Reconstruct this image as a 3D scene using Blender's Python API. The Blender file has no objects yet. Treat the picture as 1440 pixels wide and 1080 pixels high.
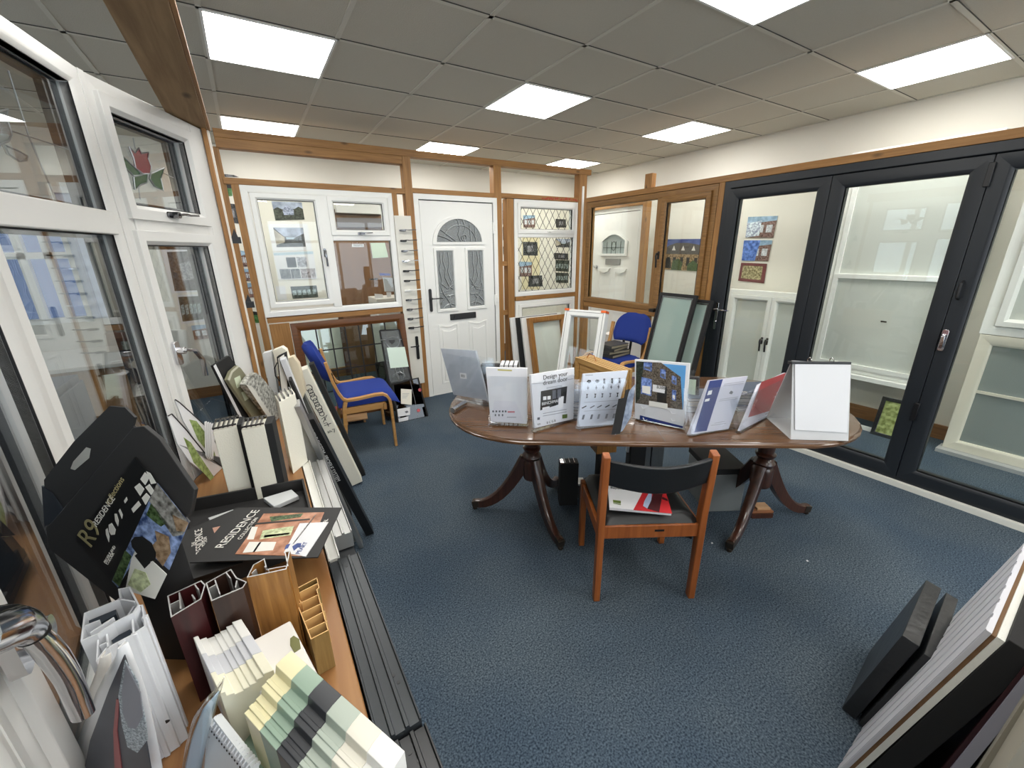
import bpy, math, random
from mathutils import Matrix, Vector
random.seed(7)
SC = bpy.context.scene
COL = SC.collection
R_ = math.radians

# ---------------------------------------------------------------- camera
F_PX = 577.876
CAM = Vector((-0.0159, -2.7291, 1.57))
CEIL = 2.6488
def cam_axes(yaw, pitch, roll):
    cy, sy, cp, sp = math.cos(yaw), math.sin(yaw), math.cos(pitch), math.sin(pitch)
    f = Vector((sy*cp, cy*cp, sp)); r = Vector((cy, -sy, 0)); u = r.cross(f)
    cr, sr = math.cos(roll), math.sin(roll)
    return r*cr+u*sr, u*cr-r*sr, f
AX, AU, AF = cam_axes(0.5503, -0.3156, -0.0147)
cd = bpy.data.cameras.new('camera'); cam = bpy.data.objects.new('camera', cd); COL.objects.link(cam)
cd.sensor_width = 36; cd.lens = F_PX/1440*36; cd.clip_start = 0.02
cam.matrix_world = Matrix(((AX.x, AU.x, -AF.x, CAM.x), (AX.y, AU.y, -AF.y, CAM.y), (AX.z, AU.z, -AF.z, CAM.z), (0, 0, 0, 1)))
SC.camera = cam
# measured points of the place: a sight line met with a known plane
def ray(x, y): return AX*((x-720)/F_PX) - AU*((y-540)/F_PX) + AF
def ZP(x, y, z=0.0): d = ray(x, y); return CAM + d*((z-CAM.z)/d.z)
def XP(x, y, v): d = ray(x, y); return CAM + d*((v-CAM.x)/d.x)
def YP(x, y, v): d = ray(x, y); return CAM + d*((v-CAM.y)/d.y)
def PP(x, y, P, N): d = ray(x, y); return CAM + d*((Vector(P)-CAM).dot(N)/d.dot(N))

# ---------------------------------------------------------------- world, exposure
w = bpy.data.worlds.new('daylight'); SC.world = w; w.use_nodes = True
bg = w.node_tree.nodes['Background']; bg.inputs[0].default_value = (.80, .90, 1, 1); bg.inputs[1].default_value = 4.6
SC.view_settings.view_transform = 'Standard'; SC.view_settings.look = 'None'
SC.view_settings.gamma = 1; SC.view_settings.use_curve_mapping = False
SC.view_settings.exposure = 0.0
LAMP = 17.5
try:
    SC.cycles.max_bounces = 10; SC.cycles.transparent_max_bounces = 24; SC.cycles.diffuse_bounces = 5
    SC.cycles.sample_clamp_indirect = 6; SC.cycles.caustics_reflective = False; SC.cycles.caustics_refractive = False
except Exception: pass

# ---------------------------------------------------------------- materials
def lin(c):
    r = []
    for v in c:
        v = v/255
        r.append(v/12.92 if v <= .04045 else ((v+.055)/1.055)**2.4)
    return (*r, 1)
MATS = {}
def M(name, rgb, rough=.5, metal=0, bump=0, bscale=60, vary=0, vscale=8, spec=.5, alpha=1, coat=0):
    if name in MATS: return MATS[name]
    m = bpy.data.materials.new(name); m.use_nodes = True; nt = m.node_tree; n = nt.nodes; l = nt.links
    p = n['Principled BSDF']; p.inputs['Base Color'].default_value = lin(rgb)
    p.inputs['Roughness'].default_value = rough; p.inputs['Metallic'].default_value = metal
    p.inputs['Specular IOR Level'].default_value = spec; p.inputs['Coat Weight'].default_value = coat
    tc = n.new('ShaderNodeTexCoord')
    if vary:
        t = n.new('ShaderNodeTexNoise'); t.inputs['Scale'].default_value = vscale; t.inputs['Detail'].default_value = 4
        l.new(tc.outputs['Object'], t.inputs['Vector'])
        r = n.new('ShaderNodeMixRGB'); a = lin([max(0, c-vary) for c in rgb]); b = lin([min(255, c+vary) for c in rgb])
        r.inputs[1].default_value = a; r.inputs[2].default_value = b
        if vary > 18:
            q = n.new('ShaderNodeMapRange'); q.inputs[1].default_value = .36; q.inputs[2].default_value = .64; l.new(t.outputs['Fac'], q.inputs[0]); l.new(q.outputs[0], r.inputs[0])
        else: l.new(t.outputs['Fac'], r.inputs[0])
        l.new(r.outputs[0], p.inputs['Base Color'])
    if bump:
        t = n.new('ShaderNodeTexNoise'); t.inputs['Scale'].default_value = bscale; t.inputs['Detail'].default_value = 3
        l.new(tc.outputs['Object'], t.inputs['Vector'])
        b = n.new('ShaderNodeBump'); b.inputs['Strength'].default_value = bump; b.inputs['Distance'].default_value = .004
        l.new(t.outputs['Fac'], b.inputs['Height']); l.new(b.outputs[0], p.inputs['Normal'])
    MATS[name] = m; return m
def wood(name, c1, c2, axis=0, rough=.55, scale=9, knots=True, coat=0):
    if name in MATS: return MATS[name]
    m = bpy.data.materials.new(name); m.use_nodes = True; nt = m.node_tree; n = nt.nodes; l = nt.links
    p = n['Principled BSDF']; p.inputs['Roughness'].default_value = rough; p.inputs['Coat Weight'].default_value = coat
    tc = n.new('ShaderNodeTexCoord'); mp = n.new('ShaderNodeMapping'); s = [scale*3]*3; s[axis] = scale*.18
    mp.inputs['Scale'].default_value = s; l.new(tc.outputs['Object'], mp.inputs[0])
    t = n.new('ShaderNodeTexNoise'); t.inputs['Scale'].default_value = 2; t.inputs['Detail'].default_value = 6; t.inputs['Distortion'].default_value = .6
    l.new(mp.outputs[0], t.inputs['Vector'])
    cr = n.new('ShaderNodeValToRGB'); cr.color_ramp.elements[0].position = .3; cr.color_ramp.elements[1].position = .7
    cr.color_ramp.elements[0].color = lin(c2); cr.color_ramp.elements[1].color = lin(c1)
    l.new(t.outputs['Fac'], cr.inputs[0]); out = cr.outputs[0]
    if knots:
        mp2 = n.new('ShaderNodeMapping'); s = [9.0]*3; s[axis] = 3.6; mp2.inputs['Scale'].default_value = s
        l.new(tc.outputs['Object'], mp2.inputs[0])
        v = n.new('ShaderNodeTexVoronoi'); v.inputs['Scale'].default_value = 1; l.new(mp2.outputs[0], v.inputs['Vector'])
        k = n.new('ShaderNodeMapRange'); k.inputs[1].default_value = .05; k.inputs[2].default_value = .16; k.inputs[3].default_value = .75; k.inputs[4].default_value = 0
        l.new(v.outputs['Distance'], k.inputs[0])
        mx = n.new('ShaderNodeMixRGB'); l.new(k.outputs[0], mx.inputs[0]); l.new(out, mx.inputs[1]); mx.inputs[2].default_value = lin([c*.45 for c in c2]); out = mx.outputs[0]
    l.new(out, p.inputs['Base Color'])
    b = n.new('ShaderNodeBump'); b.inputs['Strength'].default_value = .15; b.inputs['Distance'].default_value = .002
    l.new(t.outputs['Fac'], b.inputs['Height']); l.new(b.outputs[0], p.inputs['Normal'])
    MATS[name] = m; return m
def glass(name, tint=(235, 242, 240), f0=.05, rough=0.0, maxr=1.0):
    if name in MATS: return MATS[name]
    m = bpy.data.materials.new(name); m.use_nodes = True; nt = m.node_tree; n = nt.nodes; l = nt.links; n.clear()
    o = n.new('ShaderNodeOutputMaterial'); tr = n.new('ShaderNodeBsdfTransparent'); tr.inputs[0].default_value = lin(tint)
    g = n.new('ShaderNodeBsdfGlossy'); g.inputs['Roughness'].default_value = rough; g.inputs[0].default_value = (1, 1, 1, 1)
    lw = n.new('ShaderNodeLayerWeight'); lw.inputs[0].default_value = .5
    pw = n.new('ShaderNodeMath'); pw.operation = 'POWER'; pw.inputs[1].default_value = 5; l.new(lw.outputs['Facing'], pw.inputs[0])
    mr = n.new('ShaderNodeMapRange'); mr.inputs[3].default_value = f0; mr.inputs[4].default_value = maxr; l.new(pw.outputs[0], mr.inputs[0])
    mx = n.new('ShaderNodeMixShader'); l.new(mr.outputs[0], mx.inputs[0]); l.new(tr.outputs[0], mx.inputs[1]); l.new(g.outputs[0], mx.inputs[2])
    l.new(mx.outputs[0], o.inputs[0]); MATS[name] = m; return m
def frosted(name, rgb, clear=.4, rough=.25, bump=.3, bscale=120):
    if name in MATS: return MATS[name]
    m = M(name, rgb, rough, bump=bump, bscale=bscale); nt = m.node_tree; n = nt.nodes; l = nt.links
    p = n['Principled BSDF']; o = [x for x in n if x.type == 'OUTPUT_MATERIAL'][0]
    tr = n.new('ShaderNodeBsdfTransparent'); mx = n.new('ShaderNodeMixShader'); mx.inputs[0].default_value = clear
    l.new(p.outputs[0], mx.inputs[1]); l.new(tr.outputs[0], mx.inputs[2]); l.new(mx.outputs[0], o.inputs[0]); return m
def emit(name, rgb, s):
    m = bpy.data.materials.new(name); m.use_nodes = True; nt = m.node_tree; n = nt.nodes; n.clear()
    o = n.new('ShaderNodeOutputMaterial'); e = n.new('ShaderNodeEmission'); e.inputs[0].default_value = lin(rgb); e.inputs[1].default_value = s
    nt.links.new(e.outputs[0], o.inputs[0]); return m

# ---------------------------------------------------------------- mesh builder
class B:
    def __init__(s, T=None): s.v = []; s.f = []; s.m = []; s.T = T
    def add(s, vs, fs, mi=0):
        k = len(s.v)
        for p in vs:
            p = Vector(p)
            if s.T: p = s.T @ p
            s.v.append(p)
        for f in fs: s.f.append([k+i for i in f]); s.m.append(mi)
        return s
    def box(s, x0, x1, y0, y1, z0, z1, mi=0):
        return s.add([(x0,y0,z0),(x1,y0,z0),(x1,y1,z0),(x0,y1,z0),(x0,y0,z1),(x1,y0,z1),(x1,y1,z1),(x0,y1,z1)],
                     [(0,3,2,1),(4,5,6,7),(0,1,5,4),(1,2,6,5),(2,3,7,6),(3,0,4,7)], mi)
    def ring(s, x0, x1, z0, z1, prof, mi=0):
        vs = []; n = len(prof)
        for cx, cz, sx, sz in ((x0,z0,1,1),(x1,z0,-1,1),(x1,z1,-1,-1),(x0,z1,1,-1)):
            for i, y in prof: vs.append((cx+sx*i, y, cz+sz*i))
        fs = [(c*n+i, c*n+(i+1)%n, ((c+1)%4)*n+(i+1)%n, ((c+1)%4)*n+i) for c in range(4) for i in range(n)]
        return s.add(vs, fs, mi)
    def prism(s, pts, y0, y1, mi=0):          # polygon in xz, extruded in y
        n = len(pts)
        return s.add([(x, y0, z) for x, z in pts]+[(x, y1, z) for x, z in pts],
                     [tuple(range(n)), tuple(range(2*n-1, n-1, -1))]+[(i, (i+1)%n, n+(i+1)%n, n+i) for i in range(n)], mi)
    def prismz(s, pts, z0, z1, mi=0):         # polygon in xy, extruded in z
        n = len(pts)
        return s.add([(x, y, z0) for x, y in pts]+[(x, y, z1) for x, y in pts],
                     [tuple(range(n)), tuple(range(2*n-1, n-1, -1))]+[(i, (i+1)%n, n+(i+1)%n, n+i) for i in range(n)], mi)
    def prismx(s, pts, x0, x1, mi=0):         # polygon in yz, extruded in x
        n = len(pts)
        return s.add([(x0, y, z) for y, z in pts]+[(x1, y, z) for y, z in pts],
                     [tuple(range(n)), tuple(range(2*n-1, n-1, -1))]+[(i, (i+1)%n, n+(i+1)%n, n+i) for i in range(n)], mi)
    def band(s, outer, inner, y0, y1, mi=0):   # closed strip between two outlines in xz
        n = len(outer)
        vs = [(x, y0, z) for x, z in outer]+[(x, y0, z) for x, z in inner]+[(x, y1, z) for x, z in outer]+[(x, y1, z) for x, z in inner]
        fs = []
        for i in range(n):
            j = (i+1) % n
            fs += [(i, j, n+j, n+i), (2*n+i, 3*n+i, 3*n+j, 2*n+j), (i, 2*n+i, 2*n+j, j), (n+i, n+j, 3*n+j, 3*n+i)]
        return s.add(vs, fs, mi)
    def sweep(s, path, prof, mi=0, cap=True, up=None, scales=None):   # closed profile (a,b) along a 3D path
        P = [Vector(p) for p in path]; n = len(prof); vs = []
        up0 = Vector(up) if up else None; prev = None
        for i, p in enumerate(P):
            t = (P[min(i+1, len(P)-1)]-P[max(i-1, 0)]).normalized()
            if up0: a = t.cross(up0).normalized()
            elif prev is None: a = t.cross(Vector((0, 0, 1)) if abs(t.z) < .95 else Vector((1, 0, 0))).normalized()
            else: a = (prev - t*prev.dot(t)).normalized()
            prev = a; b = a.cross(t); k = scales[i] if scales else 1
            for u, v_ in prof: vs.append(p+a*u*k+b*v_*k)
        fs = [(i*n+j, i*n+(j+1)%n, (i+1)*n+(j+1)%n, (i+1)*n+j) for i in range(len(P)-1) for j in range(n)]
        if cap: fs += [tuple(range(n-1, -1, -1)), tuple((len(P)-1)*n+j for j in range(n))]
        return s.add(vs, fs, mi)
    def tube(s, path, r, mi=0, n=8, scales=None):
        return s.sweep(path, [(r*math.cos(2*math.pi*k/n), r*math.sin(2*math.pi*k/n)) for k in range(n)], mi, scales=scales)
    def lathe(s, prof, c=(0, 0, 0), n=20, mi=0):    # (r,z) about the z axis
        vs = []; c = Vector(c)
        for r, z in prof:
            for k in range(n): a = 2*math.pi*k/n; vs.append(c+Vector((r*math.cos(a), r*math.sin(a), z)))
        fs = [(i*n+k, i*n+(k+1)%n, (i+1)*n+(k+1)%n, (i+1)*n+k) for i in range(len(prof)-1) for k in range(n)]
        fs += [tuple(range(n-1, -1, -1)), tuple((len(prof)-1)*n+k for k in range(n))]
        return s.add(vs, fs, mi)
    def cyl(s, c, r, y0, y1, mi=0, n=14):             # short cylinder along y at (x,z)
        return s.prism([(c[0]+r*math.cos(2*math.pi*k/n), c[1]+r*math.sin(2*math.pi*k/n)) for k in range(n)], y0, y1, mi)
    def grid(s, fn, nu, nv, mi=0):
        vs = [fn(i/nu, j/nv) for j in range(nv+1) for i in range(nu+1)]
        fs = [(j*(nu+1)+i, j*(nu+1)+i+1, (j+1)*(nu+1)+i+1, (j+1)*(nu+1)+i) for j in range(nv) for i in range(nu)]
        return s.add(vs, fs, mi)
def arc(cx, cz, rx, rz, a0, a1, n): return [(cx+rx*math.cos(R_(a0+(a1-a0)*i/n)), cz+rz*math.sin(R_(a0+(a1-a0)*i/n))) for i in range(n+1)]
def rrect(x0, x1, z0, z1, r, n=4):
    return arc(x1-r, z0+r, r, r, -90, 0, n)+arc(x1-r, z1-r, r, r, 0, 90, n)+arc(x0+r, z1-r, r, r, 90, 180, n)+arc(x0+r, z0+r, r, r, 180, 270, n)

def mk(name, b, mats, parent=None, label=None, bevel=0, solid=0, smooth=40):
    me = bpy.data.meshes.new(name); me.from_pydata(b.v, [], b.f)
    if not isinstance(mats, (list, tuple)): mats = [mats]
    for m in mats: me.materials.append(m)
    me.polygons.foreach_set('material_index', b.m)
    import bmesh
    bm = bmesh.new(); bm.from_mesh(me); bmesh.ops.recalc_face_normals(bm, faces=bm.faces); bm.to_mesh(me); bm.free()
    me.polygons.foreach_set('use_smooth', [True]*len(me.polygons)); me.set_sharp_from_angle(angle=R_(smooth))
    o = bpy.data.objects.new(name, me); COL.objects.link(o)
    if parent: o.parent = parent
    if label: o['label'] = label
    if solid:
        md = o.modifiers.new('solid', 'SOLIDIFY'); md.thickness = solid; md.offset = 0
    if bevel:
        md = o.modifiers.new('bevel', 'BEVEL'); md.width = bevel; md.segments = 2; md.limit_method = 'ANGLE'; md.angle_limit = R_(40)
    return o
def tag(o, label, cat, group=None):
    o['label'] = label; o['category'] = cat
    if group: o['group'] = group
    return o
def thing(name, label, cat, mat=None, group=None, loc=None, rz=0):
    o = bpy.data.objects.new(name, None); COL.objects.link(o); o.empty_display_size = .1
    if mat is not None: o.matrix_world = mat
    elif loc is not None: o.matrix_world = Matrix.Translation(loc) @ Matrix.Rotation(rz, 4, 'Z')
    return tag(o, label, cat, group)
def struct(name, b, mats, parent=None, **k):
    o = mk(name, b, mats, parent, **k)
    if not parent: o['kind'] = 'structure'
    return o
def axes(o, xd, zd=(0, 0, 1)):
    x = Vector(xd).normalized(); z = Vector(zd); z = (z-x*z.dot(x)).normalized(); y = z.cross(x)
    return Matrix(((x.x, y.x, z.x, o[0]), (x.y, y.y, z.y, o[1]), (x.z, y.z, z.z, o[2]), (0, 0, 0, 1)))
def copy_tree(o, mat=None, label=None):
    c = o.copy(); COL.objects.link(c)
    if mat is not None: c.matrix_world = mat
    if label: c['label'] = label
    for ch in o.children:
        d = ch.copy(); COL.objects.link(d); d.parent = c
        for g in ch.children:
            e = g.copy(); COL.objects.link(e); e.parent = d
    return c
def text(s, parent, size, x, z, y, mat, name='lettering', align='LEFT', rot=0, flat=False, sx=1):
    cu = bpy.data.curves.new(name, 'FONT'); cu.body = s; cu.size = size; cu.align_x = align; cu.extrude = .0003
    t = bpy.data.objects.new('tmp', cu); COL.objects.link(t)
    bpy.context.view_layer.update()
    me = bpy.data.meshes.new_from_object(t.evaluated_get(bpy.context.evaluated_depsgraph_get()))
    bpy.data.objects.remove(t); me.name = name; me.materials.clear(); me.materials.append(mat)
    Rt = Matrix.Translation((x, y, z)) @ (Matrix() if flat else Matrix.Rotation(R_(90), 4, 'X')) @ Matrix.Rotation(R_(rot), 4, 'Z') @ Matrix.Diagonal((sx, 1, 1, 1))
    me.transform(Rt)
    o = bpy.data.objects.new(name, me); COL.objects.link(o); o.parent = parent; return o

# common materials
UPVC = M('white_upvc', (240, 240, 236), .32, spec=.5)
UPVCB = M('bay_shaded_upvc', (224, 223, 220), .32)  # same white, darkened for the bay frames to stand in for dimmer light
UPVC2 = M('cream_upvc', (226, 221, 205), .35)
GASK = M('black_gasket', (22, 22, 24), .6)
CHROME = M('chrome', (215, 215, 218), .12, 1)
CHROMED = M('dark_chrome', (120, 120, 122), .25, 1)
PEWTER = M('pewter', (62, 62, 64), .45, .6)
PVW = M('white_block', (222, 224, 228), .35)
BLK = M('black_plastic', (18, 18, 20), .4)
BLKM = M('black_matt', (24, 24, 25), .75)
CARD = M('black_card', (38, 37, 37), .6)
PAPER = M('white_paper', (226, 226, 228), .5)
WHITE = M('white_paint', (235, 232, 224), .6)
CREAMP = M('cream_core', (233, 229, 214), .7, bump=.2, bscale=200)
PINEX = wood('pine_x', (170, 124, 70), (138, 96, 50), 0)
PINEY = wood('pine_y', (170, 124, 70), (138, 96, 50), 1)
PINEZ = wood('pine_z', (170, 124, 70), (138, 96, 50), 2)
OAKX = wood('oak_foil_x', (150, 110, 62), (118, 84, 44), 0, .4, 14, False)
OAKZ = wood('oak_foil_z', (150, 110, 62), (118, 84, 44), 2, .4, 14, False)
BRNX = wood('brown_timber_x', (116, 72, 36), (90, 54, 26), 0, .4, 10, False)
ANTH = M('anthracite_aluminium', (30, 34, 39), .42, bump=.03, bscale=300)
CLEAR = glass('clear_glass', (252, 254, 252), .026)
CLEARG = glass('greenish_glass', (232, 242, 238), .06)
ACRY = glass('clear_acrylic', (251, 252, 253), .035, .05)
LEAD = M('lead_strip', (40, 40, 42), .5, .5)
LEADL = M('silver_lead', (175, 178, 180), .35, .8)
FR = [(0, 0), (.040, 0), (.052, .010), (.052, .07), (0, .07)]
SA = [(0, -.014), (.034, -.014), (.050, .002), (.050, .055), (0, .055)]
def pane(parent, x0, x1, z0, z1, y=.03, mat=None, name='glass_pane'):
    return mk(name, B().box(x0-.004, x1+.004, y, y+.006, z0-.004, z1+.004), mat or CLEAR, parent)
def gasket(parent, x0, x1, z0, z1, y, t=.004):
    return mk('gasket', B().ring(x0-t, x1+t, z0-t, z1+t, [(0, y-.001), (t, y-.001), (t, y+.02), (0, y+.02)]), GASK, parent)
# ================================================================ the room
def flat_carpet():
    m = bpy.data.materials.new('blue_carpet'); m.use_nodes = True; nt = m.node_tree; n = nt.nodes; l = nt.links
    p = n['Principled BSDF']; p.inputs['Roughness'].default_value = .95; p.inputs['Specular IOR Level'].default_value = .15
    tc = n.new('ShaderNodeTexCoord')
    a = n.new('ShaderNodeTexNoise'); a.inputs['Scale'].default_value = 150; a.inputs['Detail'].default_value = 3; l.new(tc.outputs['Object'], a.inputs['Vector'])
    b = n.new('ShaderNodeTexNoise'); b.inputs['Scale'].default_value = 1.6; b.inputs['Detail'].default_value = 3; l.new(tc.outputs['Object'], b.inputs['Vector'])
    cr = n.new('ShaderNodeValToRGB'); e = cr.color_ramp.elements; e[0].position = .34; e[0].color = lin((44, 56, 68)); e[1].position = .68; e[1].color = lin((100, 113, 124))
    l.new(a.outputs['Fac'], cr.inputs[0])
    cb = n.new('ShaderNodeValToRGB'); e = cb.color_ramp.elements; e[0].position = .38; e[0].color = (.72, .78, .86, 1); e[1].position = .62; e[1].color = (1.08, 1.04, 1, 1)
    l.new(b.outputs['Fac'], cb.inputs[0])
    mx = n.new('ShaderNodeMixRGB'); mx.blend_type = 'MULTIPLY'; mx.inputs[0].default_value = .8; l.new(cr.outputs[0], mx.inputs[1]); l.new(cb.outputs[0], mx.inputs[2]); l.new(mx.outputs[0], p.inputs['Base Color'])
    bp = n.new('ShaderNodeBump'); bp.inputs['Strength'].default_value = .6; bp.inputs['Distance'].default_value = .004; l.new(a.outputs['Fac'], bp.inputs['Height']); l.new(bp.outputs[0], p.inputs['Normal'])
    return m
def ceiling_mat():
    m = M('mineral_tile', (196, 191, 178), .9, bump=.35, bscale=160, vary=6, vscale=220); return m
X0, X1, Y0, Y1 = -3.6, 4.71, -6.0, 2.95
struct('floor', B().box(X0-.1, X1+.1, Y0-.1, Y1+.1, -.1, 0), flat_carpet())
struct('ceiling', B().box(X0-.1, X1+.1, Y0-.1, Y1+.1, CEIL, CEIL+.1), ceiling_mat())
WALLP = M('painted_wall', (232, 228, 217), .75, bump=.05, bscale=30, vary=3, vscale=3)
struct('wall_right', B().box(X1, X1+.1, Y0, Y1, 0, CEIL), WALLP)
WX0, WX1 = YP(-25, 330, 2.95).x, YP(93, 330, 2.95).x
b = B(); b.box(X0, WX0, Y1, Y1+.1, 0, CEIL); b.box(WX1, X1+.1, Y1, Y1+.1, 0, CEIL); b.box(WX0, WX1, Y1, Y1+.1, 0, .95); b.box(WX0, WX1, Y1, Y1+.1, 2.1, CEIL)
struct('wall_back', b, WALLP)
# left wall with a bright window, front wall with shop windows
b = B(); b.box(X0-.1, X0, Y0, -.6, 0, CEIL); b.box(X0-.1, X0, 1.2, Y1, 0, CEIL); b.box(X0-.1, X0, -.6, 1.2, 0, .85); b.box(X0-.1, X0, -.6, 1.2, 2.3, CEIL)
struct('wall_left', b, WALLP)
b = B(); b.box(X0, -2.6, Y0-.1, Y0, 0, CEIL); b.box(-.2, .5, Y0-.1, Y0, 0, CEIL); b.box(3.6, X1, Y0-.1, Y0, 0, CEIL)
for a, c in ((-2.6, -.2), (.5, 3.6)): b.box(a, c, Y0-.1, Y0, 0, .55); b.box(a, c, Y0-.1, Y0, 2.35, CEIL)
struct('wall_front', b, WALLP)
def bigwin(name, x0, x1, z0, z1, T, nm):
    b = B(T); b.ring(x0, x1, z0, z1, FR)
    for k in range(1, nm): x = x0+(x1-x0)*k/nm; b.box(x-.03, x+.03, 0, .07, z0+.05, z1-.05)
    b.box(x0+.05, x1-.05, 0, .07, z1-.55, z1-.49)
    struct(name, b, UPVC)
bigwin('window_1', -2.6, -.2, .55, 2.35, Matrix.Translation((0, Y0-.085, 0)), 3)
bigwin('window_2', .5, 3.6, .55, 2.35, Matrix.Translation((0, Y0-.085, 0)), 4)
bigwin('window_3', 0, 1.8, .85, 2.3, axes((X0-.015, -.6, 0), (0, 1, 0)), 2)
bigwin('window_4', WX0, WX1, .95, 2.1, Matrix.Translation((0, Y1+.03, 0)), 3)
struct('window_5', B().box(WX0, WX1, Y1+.10, Y1+.105, .95, 2.1), glass('sky_dimming_glass', (126, 134, 150), .05))  # pane tint added to dim the sky behind it to pale blue
# suspended ceiling grid
b = B(); GZ = CEIL-.004
for k in range(-6, 8): b.box(k*.6-.012, k*.6+.012, Y0, Y1, GZ, CEIL)
for k in range(-10, 5): b.box(X0, X1, k*.6-.012, k*.6+.012, GZ, CEIL)
struct('trim_1', b, M('grid_white', (206, 202, 190), .6))
b = B(); b.box(X1-.02, X1, Y0, Y1, GZ-.001, CEIL); struct('trim_2', b, M('grid_white', (206, 202, 190)))
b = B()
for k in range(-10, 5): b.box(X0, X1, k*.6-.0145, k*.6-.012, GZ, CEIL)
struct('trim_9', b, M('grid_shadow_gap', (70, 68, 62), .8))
BASEB = wood('brown_skirting', (150, 108, 66), (118, 80, 46), 1, knots=False)
struct('baseboard_right', B().box(X1-.02, X1, -2.7, Y1, 0, .12), BASEB)
struct('baseboard_back', B().box(X0, X1-.02, Y1-.02, Y1, 0, .12), wood('brown_skirting_x', (150, 108, 66), (118, 80, 46), 0, knots=False))
# recessed light panels, every third tile
LEDM = emit('led_diffuser', (255, 253, 248), LAMP)
base = None
for cx in (0, 3, 6):
    for cy in (-9, -6, -3, 0, 3):
        if base is None:
            base = thing('ceiling_light', 'x', 'ceiling light', group='square flush panels in the suspended ceiling')
            mk('frame', B().ring(0, .6, 0, .6, [(0, 0), (.012, 0), (.012, .01), (0, .01)]), M('panel_rim', (240, 240, 238)), base)
            mk('diffuser', B().box(.012, .588, .002, .006, .012, .588), LEDM, base)
            o = base
            o.matrix_world = axes((cx*.6, cy*.6, CEIL-.008), (1, 0, 0), (0, 1, 0)) @ Matrix.Scale(-1, 4, (0, 1, 0))
        else: o = copy_tree(base, axes((cx*.6, cy*.6, CEIL-.008), (1, 0, 0), (0, 1, 0)) @ Matrix.Scale(-1, 4, (0, 1, 0)))
        o['label'] = {(0, 0): 'large bright square light panel in ceiling at upper left', (0, 3): 'light panel directly above the wide white casement window at back left',
                      (3, 0): 'bright light panel in middle of ceiling, above the white door', (3, 3): 'far light panel partly cut off by timber rail above white door',
                      (6, 0): 'light panel near right wall above oak framed window', (6, 3): 'smallest light panel in far right corner of the ceiling',
                      (3, -3): 'light panel cut off by the top edge of the picture', (6, -3): 'long looking light panel at far right above the grey folding doors',
                      }.get((cx, cy), 'light panel in the ceiling outside the picture')

# ---------------------------------------------------------------- back timber frame, plane Y = 1.5
T = Matrix.Translation((0, 1.5, 0))
fr = thing('stud_partition', 'pine stud frame across the back holding white windows and white door', 'stud frame', T)
mk('rail', B().box(-.06, 3.765, 0, .09, 2.425, 2.485), PINEX, fr, 'top rail', bevel=.002)
mk('rail', B().box(-.06, 1.40, .002, .09, 2.355, 2.424), PINEX, fr, 'second rail doubled under the top rail at left', bevel=.002)
mk('rail', B().box(-.06, 1.40, 0, .07, 2.098, 2.145), PINEX, fr, 'middle rail above windows', bevel=.002)
mk('rail', B().box(1.478, 2.385, 0, .07, 2.11, 2.155), PINEX, fr, bevel=.002)
mk('rail', B().box(2.48, 3.57, 0, .07, 2.115, 2.162), PINEX, fr, bevel=.002)
mk('rail', B().box(.05, 1.28, .0, .09, .978, 1.022), PINEX, fr, bevel=.002)
mk('rail', B().box(2.645, 3.57, 0, .08, .985, 1.033), PINEX, fr, bevel=.002)
mk('rail', B().box(2.475, 2.545, .01, .07, 1.395, 1.445), PINEX, fr, 'short block between twin posts', bevel=.002)
mk('rail', B().box(2.475, 2.545, .01, .07, .83, .88), PINEX, fr, 'short block between twin posts', bevel=.002)
for a, c, z0, z1, y in ((-.015, .038, 0, 2.098, .0), (1.268, 1.318, 0, 2.098, .0), (1.40, 1.478, 0, 2.424, -.002), (2.385, 2.478, 0, 2.424, -.002), (2.545, 2.634, 0, 2.11, .0), (3.575, 3.70, 0, 2.424, -.002), (-.09, -.045, 0, 2.36, .02)):
    mk('post', B().box(a, c, y, .09, z0, z1), PINEZ, fr, bevel=.002)
b = B(); rs = random.Random(3)
for k in range(26): x = 3.02+k*.0208; h0 = 2.12+rs.random()*.012; b.box(x, x+rs.uniform(.008, .021), -.0015, 0, h0, h0+rs.uniform(.012, .026))
mk('stamp', b, M('red_print', (168, 66, 46), .7), fr, 'red timber grade stamp')

# ---------------------------------------------------------------- uPVC window builder
def crank(parent, x, z, mat, horiz=True, L=.11, flip=1, y=-.014, name='handle'):
    b = B(); 
    if horiz:
        b.prism(rrect(x-.02, x+.045, z-.011, z+.011, .008), y-.008, y); b.cyl((x+.01, z), .012, y-.03, y-.006)
        b.sweep([(x+.005, y-.032, z), (x+.03*flip, y-.040, z+.004), (x+.06*flip, y-.036, z+.002), (x+L*flip, y-.030, z+.006)], [(-.007, -.004), (.007, -.004), (.007, .004), (-.007, .004)])
    else:
        b.prism(rrect(x-.011, x+.011, z-.03, z+.045, .008), y-.008, y); b.cyl((x, z+.02), .012, y-.03, y-.006)
        b.sweep([(x, y-.032, z+.028), (x, y-.042, z), (x+.003*flip, y-.036, z-.04), (x+.004*flip, y-.03, z-L)], [(-.008, -.004), (.008, -.004), (.008, .004), (-.008, .004)])
    return mk(name, b, mat, parent, bevel=.001)

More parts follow.
